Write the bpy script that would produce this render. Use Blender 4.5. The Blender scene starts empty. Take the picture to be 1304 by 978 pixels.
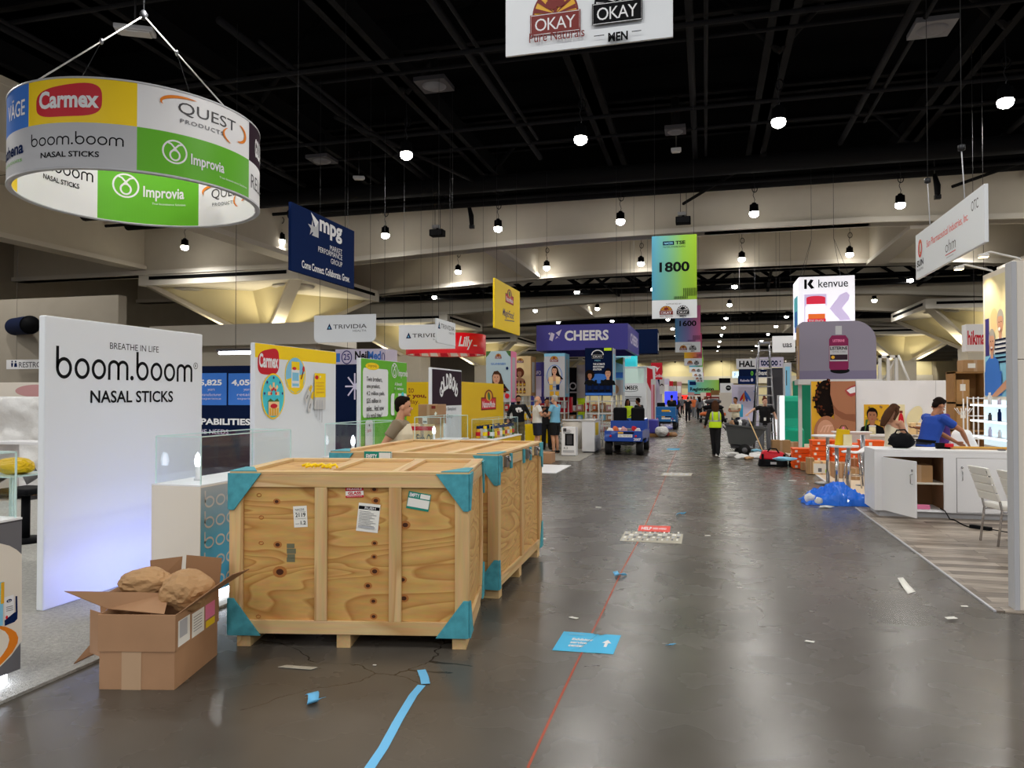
import bpy, bmesh, math, random
from mathutils import Vector as V, Matrix
R = math.radians; PI = math.pi
random.seed(7)
C = bpy.context.scene.collection
# ------------------------------------------------------------------ camera model (1304x978), aisle runs along +Y
F, CX, CY, CAMZ = 944.0, 652.0, 489.0, 1.8
PITCH, YAW = math.atan(15/944), math.atan(246/944)
def ray(px, py):
    x = (px-CX)/F; y = -(py-CY)/F
    f = math.cos(PITCH)-y*math.sin(PITCH); z = math.sin(PITCH)+y*math.cos(PITCH)
    return V((x*math.cos(YAW)-f*math.sin(YAW), x*math.sin(YAW)+f*math.cos(YAW), z))
EYE = V((0, 0, CAMZ))
def G(px, py, z=0.0): r = ray(px, py); return EYE+r*((z-CAMZ)/r.z)
def DY(px, py, Y): r = ray(px, py); return EYE+r*(Y/r.y)
def DX(px, py, X): r = ray(px, py); return EYE+r*(X/r.x)

# ------------------------------------------------------------------ materials
def lin(c):
    return tuple(((v/255)/12.92 if v/255 <= .04045 else ((v/255+.055)/1.055)**2.4) for v in c)
MATS = {}
def mat(name, rgb, rough=.6, metal=0, emit=0, alpha=1, coat=0, spec=.3, noise=0, nscale=8, bump=0, bscale=60, trans=0):
    m = bpy.data.materials.new(name); m.use_nodes = True
    nt = m.node_tree; b = nt.nodes['Principled BSDF']
    c = lin(rgb)
    b.inputs['Base Color'].default_value = (*c, 1)
    b.inputs['Roughness'].default_value = rough
    b.inputs['Metallic'].default_value = metal
    b.inputs['Specular IOR Level'].default_value = spec
    b.inputs['Coat Weight'].default_value = coat
    if trans: b.inputs['Transmission Weight'].default_value = trans
    if emit:
        b.inputs['Emission Color'].default_value = (*c, 1); b.inputs['Emission Strength'].default_value = emit
    if noise or bump:
        tc = nt.nodes.new('ShaderNodeTexCoord')
    if noise:
        n = nt.nodes.new('ShaderNodeTexNoise'); n.inputs['Scale'].default_value = nscale; n.inputs['Detail'].default_value = 6
        nt.links.new(tc.outputs['Object'], n.inputs['Vector'])
        mx = nt.nodes.new('ShaderNodeMix'); mx.data_type = 'RGBA'
        mx.inputs['A'].default_value = (*[v*(1-noise) for v in c], 1); mx.inputs['B'].default_value = (*[min(1, v*(1+noise)) for v in c], 1)
        nt.links.new(n.outputs['Fac'], mx.inputs['Factor']); nt.links.new(mx.outputs['Result'], b.inputs['Base Color'])
    if bump:
        n2 = nt.nodes.new('ShaderNodeTexNoise'); n2.inputs['Scale'].default_value = bscale; n2.inputs['Detail'].default_value = 5
        nt.links.new(tc.outputs['Object'], n2.inputs['Vector'])
        bp = nt.nodes.new('ShaderNodeBump'); bp.inputs['Strength'].default_value = bump; bp.inputs['Distance'].default_value = .02
        nt.links.new(n2.outputs['Fac'], bp.inputs['Height']); nt.links.new(bp.outputs['Normal'], b.inputs['Normal'])
    MATS[name] = m
    return m
def wood(name, c1, c2, axis, scale=3.0, dist=6.0, stretch=.12, rough=.55):
    """plywood and planks: contour bands of a stretched noise field"""
    m = mat(name, c1, rough); nt = m.node_tree; b = nt.nodes['Principled BSDF']
    tc = nt.nodes.new('ShaderNodeTexCoord'); mp = nt.nodes.new('ShaderNodeMapping')
    s = [1, 1, 1]; s[axis] = stretch
    mp.inputs['Scale'].default_value = s
    nt.links.new(tc.outputs['Object'], mp.inputs['Vector'])
    n = nt.nodes.new('ShaderNodeTexNoise'); n.inputs['Scale'].default_value = scale; n.inputs['Detail'].default_value = 2; n.inputs['Roughness'].default_value = .45; n.inputs['Distortion'].default_value = .6
    nt.links.new(mp.outputs['Vector'], n.inputs['Vector'])
    ml = nt.nodes.new('ShaderNodeMath'); ml.operation = 'MULTIPLY'; ml.inputs[1].default_value = dist
    nt.links.new(n.outputs['Fac'], ml.inputs[0])
    fr = nt.nodes.new('ShaderNodeMath'); fr.operation = 'FRACT'; nt.links.new(ml.outputs[0], fr.inputs[0])
    rp = nt.nodes.new('ShaderNodeValToRGB')
    e = rp.color_ramp.elements; e[0].position = 0; e[0].color = (*lin(c1), 1); e[1].position = 1; e[1].color = (*lin(c1), 1)
    k = rp.color_ramp.elements.new(.72); k.color = (*lin([(a+d)/2 for a, d in zip(c1, c2)]), 1)
    k = rp.color_ramp.elements.new(.9); k.color = (*lin(c2), 1)
    nt.links.new(fr.outputs[0], rp.inputs['Fac'])
    f2 = nt.nodes.new('ShaderNodeTexNoise'); f2.inputs['Scale'].default_value = 40; f2.inputs['Detail'].default_value = 4
    nt.links.new(mp.outputs['Vector'], f2.inputs['Vector'])
    mx = nt.nodes.new('ShaderNodeMix'); mx.data_type = 'RGBA'; mx.blend_type = 'MULTIPLY'; mx.inputs['Factor'].default_value = .35
    nt.links.new(rp.outputs['Color'], mx.inputs['A']); nt.links.new(f2.outputs['Color'], mx.inputs['B'])
    nt.links.new(mx.outputs['Result'], b.inputs['Base Color'])
    return m

mat('white', (232, 232, 234), .45); mat('panel_white', (226, 230, 234), .4); mat('warm_white', (226, 218, 205), .5)
mat('offwhite', (205, 203, 200), .5); mat('grey', (150, 150, 152), .5); mat('light_grey', (185, 186, 190), .5)
mat('mid_grey', (105, 105, 110), .5); mat('dark_grey', (62, 60, 64), .5); mat('black', (12, 12, 13), .8, spec=.06); mat('ink', (14, 15, 18), .7, spec=.1)
mat('rubber', (18, 18, 19), .7); mat('navy', (14, 34, 78), .8, spec=.06); mat('navy_dark', (10, 24, 56), .8, spec=.06); mat('tile_blue', (62, 118, 205), .7, spec=.1)
mat('yellow', (250, 212, 10), .45); mat('yellow_deep', (222, 182, 10), .45); mat('lime', (98, 178, 40), .45); mat('orange', (226, 128, 30), .5)
mat('red', (200, 16, 40), .45); mat('red_bright', (228, 18, 34), .4); mat('brown_red', (120, 30, 24), .5); mat('plum', (54, 40, 50), .8, spec=.06)
mat('teal', (16, 160, 128), .35); mat('teal_dark', (14, 128, 96), .45); mat('cyan', (70, 200, 215), .45); mat('sky', (130, 195, 225), .5)
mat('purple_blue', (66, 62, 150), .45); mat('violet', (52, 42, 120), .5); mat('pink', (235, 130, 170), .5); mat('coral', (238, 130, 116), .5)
mat('mist', (172, 192, 200), .5); mat('grey_violet', (120, 112, 138), .5); mat('magenta', (128, 24, 76), .35); mat('lilac', (205, 198, 222), .5); mat('gray_lilac', (136, 130, 146), .5)
mat('skin', (205, 152, 122), .5); mat('skin_tan', (168, 112, 80), .5); mat('skin_brown', (140, 86, 58), .5); mat('skin_pale', (226, 178, 152), .5)
mat('hair_dark', (26, 18, 15), .85, spec=.08); mat('hair_brown', (72, 46, 30), .8, spec=.1); mat('hair_grey', (168, 164, 158), .7); mat('hair_auburn', (98, 46, 24), .7, spec=.15); mat('hair_blond', (168, 128, 78), .7)
mat('lips', (168, 62, 62), .4); mat('leaf', (70, 110, 50), .5); mat('gold', (224, 170, 40), .45); mat('peach', (240, 205, 150), .5)
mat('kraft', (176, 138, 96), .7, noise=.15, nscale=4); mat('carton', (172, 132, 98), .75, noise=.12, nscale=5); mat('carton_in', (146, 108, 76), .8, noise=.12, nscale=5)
mat('carton_tape', (190, 158, 126), .35)
mat('chrome', (210, 210, 214), .15, 1); mat('steel', (150, 150, 154), .35, 1); mat('dark_steel', (52, 53, 56), .45, .6)
mat('tealpaint', (74, 156, 170), .65, noise=.5, nscale=16)
mat('tape_blue', (112, 190, 236), .6); mat('decal_blue', (62, 182, 228), .55); mat('decal_red', (226, 62, 48), .55); mat('rust_line', (170, 74, 48), .6)
mat('paper', (238, 236, 228), .7); mat('paper_dull', (190, 184, 168), .7); mat('green_label', (22, 138, 118), .5)
mat('beige', (204, 196, 180), .8, spec=.1, noise=.05, nscale=2); mat('beige_light', (214, 208, 196), .7); mat('cream', (232, 220, 176), .75); mat('block', (158, 150, 136), .85, noise=.12, nscale=1.2)
mat('ceil_black', (9, 9, 11), .95, spec=.1); mat('pipe_black', (15, 15, 17), .8, spec=.15); mat('pipe_grey', (23, 23, 26), .8, spec=.15); mat('duct_black', (12, 12, 14), .85, spec=.15); mat('wire', (40, 40, 42), .6)
mat('bulb', (255, 250, 240), .3, emit=38); mat('strip_light', (235, 242, 255), .3, emit=9); mat('lightbox', (250, 248, 255), .4, emit=.55)
mat('lightbox_teal', (60, 205, 215), .4, emit=.5); mat('lb_lilac', (205, 190, 225), .4, emit=.5); mat('lb_red', (225, 40, 70), .4, emit=.4); mat('lb_orange', (235, 110, 40), .4, emit=.4); mat('glow_soft', (205, 225, 215), .5, emit=.2); mat('screen_blue', (60, 70, 235), .4, emit=1.0); mat('glow_warm', (255, 226, 160), .4, emit=14)
mat('glow_panel', (215, 240, 250), .4, emit=.7); mat('glow_edge', (235, 250, 255), .3, emit=2.4); mat('red_lamp', (255, 40, 30), .4, emit=1.5)
mat('hivis', (205, 240, 30), .6); mat('camo', (112, 104, 74), .85, noise=.6, nscale=9); mat('denim', (34, 40, 58), .8); mat('cloth_black', (20, 20, 22), .85)
mat('cloth_white', (226, 226, 224), .8); mat('cloth_blue', (34, 70, 160), .8); mat('cloth_lblue', (118, 178, 208), .8); mat('cloth_cream', (228, 216, 188), .8); mat('cloth_taupe', (136, 122, 100), .8)
mat('cloth_purple', (80, 52, 130), .8); mat('cloth_grey', (110, 112, 118), .8); mat('cloth_orange', (214, 110, 60), .8); mat('cloth_rose', (200, 150, 150), .8)
mat('bin_orange', (240, 96, 24), .45); mat('cart_blue', (28, 70, 160), .35, coat=.3); mat('cart_blue_far', (36, 104, 168), .4); mat('tilt_grey', (78, 80, 80), .55)
mat('vinyl_white', (230, 228, 222), .4); mat('poly_blue', (24, 108, 228), .25, coat=.4, bump=1, bscale=14); mat('poly_white', (232, 232, 230), .3, bump=.6, bscale=12)
mat('carpet_grey', (176, 174, 168), .95, noise=.45, nscale=38, bump=1.0, bscale=90); mat('carpet_mid', (150, 146, 138), .95, noise=.3, nscale=20, bump=.4); mat('carpet_tan', (224, 204, 178), .9, noise=.08, nscale=3)
mat('wood_tan', (178, 136, 84), .6, noise=.15); mat('wood_shelf', (150, 112, 66), .65, noise=.2)
wood('plywood', (230, 184, 110), (194, 138, 72), 0, 2.6, 16, .2); wood('plywood_side', (232, 188, 118), (196, 142, 78), 1, 2.6, 16, .28)
wood('batten', (238, 202, 146), (208, 164, 106), 2, 4, 4, .08); wood('plank_x', (240, 206, 150), (210, 166, 108), 0, 4, 4, .08); wood('plank_y', (238, 204, 150), (208, 166, 110), 1, 4, 4, .08)
mat('knot', (74, 38, 18), .6); mat('knot_ring', (176, 112, 56), .6); mat('scuff', (112, 112, 88), .7)

def glass_mat():
    m = bpy.data.materials.new('acrylic'); m.use_nodes = True; nt = m.node_tree
    for n in list(nt.nodes): nt.nodes.remove(n)
    o = nt.nodes.new('ShaderNodeOutputMaterial'); t = nt.nodes.new('ShaderNodeBsdfTransparent'); g = nt.nodes.new('ShaderNodeBsdfGlossy')
    t.inputs['Color'].default_value = (.975, .99, .99, 1); g.inputs['Roughness'].default_value = .03
    f = nt.nodes.new('ShaderNodeLayerWeight'); f.inputs['Blend'].default_value = .12
    ad = nt.nodes.new('ShaderNodeMath'); ad.operation = 'MULTIPLY_ADD'; ad.inputs[1].default_value = .25; ad.inputs[2].default_value = .015; nt.links.new(f.outputs['Facing'], ad.inputs[0])
    mx = nt.nodes.new('ShaderNodeMixShader'); nt.links.new(ad.outputs[0], mx.inputs[0]); nt.links.new(t.outputs[0], mx.inputs[1]); nt.links.new(g.outputs[0], mx.inputs[2])
    nt.links.new(mx.outputs[0], o.inputs[0]); MATS['acrylic'] = m
glass_mat(); mat('acrylic_edge', (205, 232, 230), .2)

def grad_mat(name, stops, axis=0, lo=0.0, hi=1.0):
    """printed colour gradient along an object axis"""
    m = mat(name, (128, 128, 128), .5); nt = m.node_tree; b = nt.nodes['Principled BSDF']
    tc = nt.nodes.new('ShaderNodeTexCoord'); sp = nt.nodes.new('ShaderNodeSeparateXYZ'); nt.links.new(tc.outputs['Object'], sp.inputs[0])
    mr = nt.nodes.new('ShaderNodeMapRange'); mr.inputs['From Min'].default_value = lo; mr.inputs['From Max'].default_value = hi
    nt.links.new(sp.outputs[axis], mr.inputs['Value'])
    rp = nt.nodes.new('ShaderNodeValToRGB'); e = rp.color_ramp.elements
    e[0].position = stops[0][0]; e[0].color = (*lin(stops[0][1]), 1); e[1].position = stops[-1][0]; e[1].color = (*lin(stops[-1][1]), 1)
    for p, c in stops[1:-1]: k = e.new(p); k.color = (*lin(c), 1)
    nt.links.new(mr.outputs[0], rp.inputs[0]); nt.links.new(rp.outputs[0], b.inputs['Base Color'])

def floor_mat():
    m = mat('concrete', (74, 70, 64), .22); nt = m.node_tree; b = nt.nodes['Principled BSDF']
    tc = nt.nodes.new('ShaderNodeTexCoord')
    n = nt.nodes.new('ShaderNodeTexNoise'); n.inputs['Scale'].default_value = .7; n.inputs['Detail'].default_value = 3; n.inputs['Roughness'].default_value = .5
    nt.links.new(tc.outputs['Object'], n.inputs['Vector'])
    rp = nt.nodes.new('ShaderNodeValToRGB'); e = rp.color_ramp.elements
    e[0].position = .3; e[0].color = (*lin((72, 67, 60)), 1); e[1].position = .72; e[1].color = (*lin((96, 91, 84)), 1)
    nt.links.new(n.outputs['Fac'], rp.inputs[0])
    # hairline cracks
    vn = nt.nodes.new('ShaderNodeTexVoronoi'); vn.feature = 'DISTANCE_TO_EDGE'; vn.inputs['Scale'].default_value = .32
    n3 = nt.nodes.new('ShaderNodeTexNoise'); n3.inputs['Scale'].default_value = 1.6; n3.inputs['Detail'].default_value = 6
    nt.links.new(tc.outputs['Object'], n3.inputs['Vector'])
    va = nt.nodes.new('ShaderNodeVectorMath'); va.operation = 'MULTIPLY_ADD'; va.inputs[1].default_value = (.5, .5, 0)
    nt.links.new(n3.outputs['Color'], va.inputs[0]); nt.links.new(tc.outputs['Object'], va.inputs[2]); nt.links.new(va.outputs[0], vn.inputs['Vector'])
    lt = nt.nodes.new('ShaderNodeMath'); lt.operation = 'LESS_THAN'; lt.inputs[1].default_value = .0011; nt.links.new(vn.outputs['Distance'], lt.inputs[0])
    n4 = nt.nodes.new('ShaderNodeTexNoise'); n4.inputs['Scale'].default_value = .5; nt.links.new(tc.outputs['Object'], n4.inputs['Vector'])
    gt = nt.nodes.new('ShaderNodeMath'); gt.operation = 'GREATER_THAN'; gt.inputs[1].default_value = .5; nt.links.new(n4.outputs['Fac'], gt.inputs[0])
    an = nt.nodes.new('ShaderNodeMath'); an.operation = 'MULTIPLY'; nt.links.new(lt.outputs[0], an.inputs[0]); nt.links.new(gt.outputs[0], an.inputs[1])
    mx = nt.nodes.new('ShaderNodeMix'); mx.data_type = 'RGBA'; mx.inputs['B'].default_value = (*lin((46, 43, 39)), 1)
    nt.links.new(an.outputs[0], mx.inputs['Factor']); nt.links.new(rp.outputs[0], mx.inputs['A']); nt.links.new(mx.outputs['Result'], b.inputs['Base Color'])
    n2 = nt.nodes.new('ShaderNodeTexNoise'); n2.inputs['Scale'].default_value = 2.2; n2.inputs['Detail'].default_value = 3
    nt.links.new(tc.outputs['Object'], n2.inputs['Vector'])
    mr = nt.nodes.new('ShaderNodeMapRange'); mr.inputs['From Min'].default_value = .3; mr.inputs['From Max'].default_value = .7
    mr.inputs['To Min'].default_value = .24; mr.inputs['To Max'].default_value = .30
    nt.links.new(n2.outputs['Fac'], mr.inputs[0]); nt.links.new(mr.outputs[0], b.inputs['Roughness'])
    n5 = nt.nodes.new('ShaderNodeTexNoise'); n5.inputs['Scale'].default_value = 7; n5.inputs['Detail'].default_value = 2
    nt.links.new(tc.outputs['Object'], n5.inputs['Vector'])
    bp = nt.nodes.new('ShaderNodeBump'); bp.inputs['Strength'].default_value = .05; bp.inputs['Distance'].default_value = .03
    nt.links.new(n5.outputs['Fac'], bp.inputs['Height'])
floor_mat()
def plank_mat(name, c1, c2):
    m = mat(name, c1, .4); nt = m.node_tree; b = nt.nodes['Principled BSDF']
    tc = nt.nodes.new('ShaderNodeTexCoord')
    br = nt.nodes.new('ShaderNodeTexBrick'); br.inputs['Scale'].default_value = 1; br.inputs['Brick Width'].default_value = 1.2; br.inputs['Row Height'].default_value = .17
    br.inputs['Mortar Size'].default_value = .003; br.inputs['Color1'].default_value = (*lin(c1), 1); br.inputs['Color2'].default_value = (*lin(c2), 1); br.inputs['Mortar'].default_value = (*lin([v*.7 for v in c2]), 1)
    nt.links.new(tc.outputs['Object'], br.inputs['Vector'])
    mp = nt.nodes.new('ShaderNodeMapping'); mp.inputs['Scale'].default_value = (1.2, 14, 1); nt.links.new(tc.outputs['Object'], mp.inputs['Vector'])
    n = nt.nodes.new('ShaderNodeTexNoise'); n.inputs['Scale'].default_value = 2; n.inputs['Detail'].default_value = 6; nt.links.new(mp.outputs[0], n.inputs['Vector'])
    rp = nt.nodes.new('ShaderNodeValToRGB'); e = rp.color_ramp.elements; e[0].position = .3; e[0].color = (.14, .13, .12, 1); e[1].position = .7; e[1].color = (1, 1, 1, 1)
    nt.links.new(n.outputs['Fac'], rp.inputs[0])
    mx = nt.nodes.new('ShaderNodeMix'); mx.data_type = 'RGBA'; mx.blend_type = 'MULTIPLY'; mx.inputs['Factor'].default_value = .8
    nt.links.new(br.outputs['Color'], mx.inputs['A']); nt.links.new(rp.outputs[0], mx.inputs['B']); nt.links.new(mx.outputs['Result'], b.inputs['Base Color'])
plank_mat('vinyl_plank', (206, 192, 176), (118, 104, 92))

# ------------------------------------------------------------------ mesh builder
def M_(loc=(0, 0, 0), rz=0, rx=0, ry=0): return Matrix.Translation(loc) @ Matrix.Rotation(rz, 4, 'Z') @ Matrix.Rotation(ry, 4, 'Y') @ Matrix.Rotation(rx, 4, 'X')
def wm(o):
    m = o.matrix_basis.copy(); q = o.parent
    while q is not None: m = q.matrix_basis @ m; q = q.parent
    return m
class MB:
    def __init__(s): s.v = []; s.f = []; s.fm = []; s.sm = []; s.ms = []; s.T = Matrix.Identity(4)
    def mi(s, m):
        if m not in s.ms: s.ms.append(m)
        return s.ms.index(m)
    def add(s, vs, fs, m, smooth=False):
        b = len(s.v); k = s.mi(m); s.v += [s.T @ V(p) for p in vs]
        for f in fs: s.f.append([i+b for i in f]); s.fm.append(k); s.sm.append(smooth)
        return s
    def box(s, x0, x1, y0, y1, z0, z1, m):
        vs = [(x, y, z) for z in (z0, z1) for y in (y0, y1) for x in (x0, x1)]
        return s.add(vs, [(0, 2, 3, 1), (4, 5, 7, 6), (0, 1, 5, 4), (2, 6, 7, 3), (0, 4, 6, 2), (1, 3, 7, 5)], m)
    def poly(s, pts, m): return s.add(pts, [tuple(range(len(pts)))], m)
    def prism(s, pts, d, m):
        n = len(pts); d = V(d); vs = [V(p) for p in pts]+[V(p)+d for p in pts]
        fs = [tuple(range(n-1, -1, -1)), tuple(range(n, 2*n))]+[(i, (i+1) % n, n+(i+1) % n, n+i) for i in range(n)]
        return s.add(vs, fs, m)
    def tube(s, pts, r, m, n=8, cap=True, smooth=True, ax=None):
        pts = [V(p) for p in pts]; k = len(pts)
        rs = r if isinstance(r, (list, tuple)) else [r]*k
        vs = []; fs = []; prev = None
        for i, p in enumerate(pts):
            t = (pts[min(i+1, k-1)]-pts[max(i-1, 0)])
            t = t.normalized() if t.length > 1e-9 else V((0, 0, 1))
            if ax is not None: u = V(ax)-t*t.dot(V(ax))
            elif prev is None: u = (V((1, 0, 0)) if abs(t.x) < .9 else V((0, 1, 0))); u = u-t*t.dot(u)
            else: u = prev-t*t.dot(prev)
            u.normalize(); prev = u; w = t.cross(u)
            ra, rb = rs[i] if isinstance(rs[i], (list, tuple)) else (rs[i], rs[i])
            for j in range(n):
                a = 2*PI*j/n; vs.append(p+u*(ra*math.cos(a))+w*(rb*math.sin(a)))
        for i in range(k-1):
            for j in range(n):
                a = i*n+j; b = i*n+(j+1) % n; fs.append((a, b, b+n, a+n))
        if cap: fs.append(tuple(range(n-1, -1, -1))); fs.append(tuple((k-1)*n+j for j in range(n)))
        return s.add(vs, fs, m, smooth)
    def lathe(s, prof, m, c=(0, 0, 0), n=20, smooth=True, a0=0, a1=2*PI):
        c = V(c); vs = []; fs = []; k = len(prof); full = abs(a1-a0-2*PI) < 1e-6; nn = n if full else n+1
        for j in range(nn):
            a = a0+(a1-a0)*j/n
            for r, z in prof: vs.append(c+V((r*math.cos(a), r*math.sin(a), z)))
        for j in range(n):
            j2 = (j+1) % nn
            for i in range(k-1): fs.append((j*k+i, j2*k+i, j2*k+i+1, j*k+i+1))
        return s.add(vs, fs, m, smooth)
    def ell(s, c, r, m, n=14, k=9, rot=None, smooth=True):
        c = V(c); vs = [V((0, 0, -1))]; fs = []
        for i in range(1, k):
            ph = -PI/2+PI*i/k
            for j in range(n):
                a = 2*PI*j/n; vs.append(V((math.cos(ph)*math.cos(a), math.cos(ph)*math.sin(a), math.sin(ph))))
        vs.append(V((0, 0, 1)))
        for j in range(n):
            fs.append((0, 1+(j+1) % n, 1+j))
            for i in range(k-2):
                a = 1+i*n+j; b = 1+i*n+(j+1) % n; fs.append((a, b, b+n, a+n))
            fs.append((1+(k-2)*n+j, 1+(k-2)*n+(j+1) % n, len(vs)-1))
        out = []
        for p in vs:
            q = V((p.x*r[0], p.y*r[1], p.z*r[2]))
            if rot is not None: q = rot @ q
            out.append(c+q)
        return s.add(out, fs, m, smooth)
    def crumple(s, c, r, m, seed=1, amp=.25, sub=2, flat=True):
        bm = bmesh.new(); bmesh.ops.create_icosphere(bm, subdivisions=sub, radius=1); rn = random.Random(seed)
        vs = []
        for q in bm.verts:
            k = 1+rn.uniform(-amp, amp); vs.append((c[0]+q.co.x*r[0]*k, c[1]+q.co.y*r[1]*k, c[2]+q.co.z*r[2]*k))
        bm.verts.index_update(); fs = [tuple(w.index for w in f.verts) for f in bm.faces]; bm.free()
        return s.add(vs, fs, m, not flat)
    def wadded(s, c, r, m, seed):
        from mathutils import noise
        bm = bmesh.new(); bmesh.ops.create_icosphere(bm, subdivisions=4, radius=1); vs = []; o = V((seed*3.1, seed, 0))
        for q in bm.verts:
            p = q.co; k = 1+.16*noise.noise(p*1.3+o)-.14*abs(noise.noise(p*2.6+o))-.09*abs(noise.noise(p*5.5+o)); vs.append((c[0]+p.x*r[0]*k, c[1]+p.y*r[1]*k, c[2]+p.z*r[2]*k))
        bm.verts.index_update(); fs = [tuple(w.index for w in f.verts) for f in bm.faces]; bm.free(); return s.add(vs, fs, m, False)
    def mesh(s, name):
        me = bpy.data.meshes.new(name); me.from_pydata([tuple(p) for p in s.v], [], s.f)
        for m in s.ms: me.materials.append(MATS[m])
        me.polygons.foreach_set('material_index', s.fm); me.polygons.foreach_set('use_smooth', s.sm); me.update()
        return me
    def build(s, name, parent=None, bevel=0, recalc=True):
        me = s.mesh(name)
        if recalc:
            bm = bmesh.new(); bm.from_mesh(me); bmesh.ops.recalc_face_normals(bm, faces=bm.faces); bm.to_mesh(me); bm.free()
        o = bpy.data.objects.new(name, me); C.objects.link(o)
        if parent is not None:
            o.parent = parent; o.matrix_parent_inverse = Matrix.Identity(4)
            # vertices were given in world space unless the parent is at the origin: shift them
            me.transform(wm(parent).inverted())
        if bevel:
            b = o.modifiers.new('Bevel', 'BEVEL'); b.width = bevel; b.segments = 2; b.limit_method = 'ANGLE'; b.angle_limit = R(40)
        return o
def tag(o, label, cat, group=None):
    o['label'] = label; o['category'] = cat
    if group: o['group'] = group
    return o
def thing(name, label, cat, loc=(0, 0, 0), rz=0, group=None):
    o = bpy.data.objects.new(name, None); o.empty_display_size = .1; C.objects.link(o)
    o.location = V(loc); o.rotation_euler = (0, 0, rz); o.matrix_basis = M_(loc, rz)
    return tag(o, label, cat, group)
def struct(mb, name, bevel=0):
    o = mb.build(name, bevel=bevel); o['kind'] = 'structure'; return o
def copy_thing(o, loc, rz, label, group=None):
    r = o.copy(); C.objects.link(r); r.matrix_basis = M_(loc, rz); r['label'] = label
    if group: r['group'] = group
    for ch in list(o.children):
        c = ch.copy(); C.objects.link(c); c.parent = r
        for g in ch.children:
            d = g.copy(); C.objects.link(d); d.parent = c
    return r

# ------------------------------------------------------------------ flat artwork on a plane (or on a cylinder)
_TXT = {}
def text_mesh(t, bold, shear, sp):
    key = (t, bold, shear, sp)
    if key not in _TXT:
        cu = bpy.data.curves.new('t', 'FONT'); cu.body = t; cu.size = 1; cu.offset = bold; cu.shear = shear; cu.space_character = sp; cu.resolution_u = 3
        ob = bpy.data.objects.new('t', cu); C.objects.link(ob)
        dg = bpy.context.evaluated_depsgraph_get(); me = bpy.data.meshes.new_from_object(ob.evaluated_get(dg))
        vs = [tuple(p.co[:2]) for p in me.vertices]; fs = [tuple(p.vertices) for p in me.polygons]
        bpy.data.objects.remove(ob); bpy.data.curves.remove(cu); bpy.data.meshes.remove(me)
        xs = [p[0] for p in vs]; ys = [p[1] for p in vs]
        _TXT[key] = (vs, fs, min(xs), max(xs), min(ys), max(ys))
    return _TXT[key]
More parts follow.
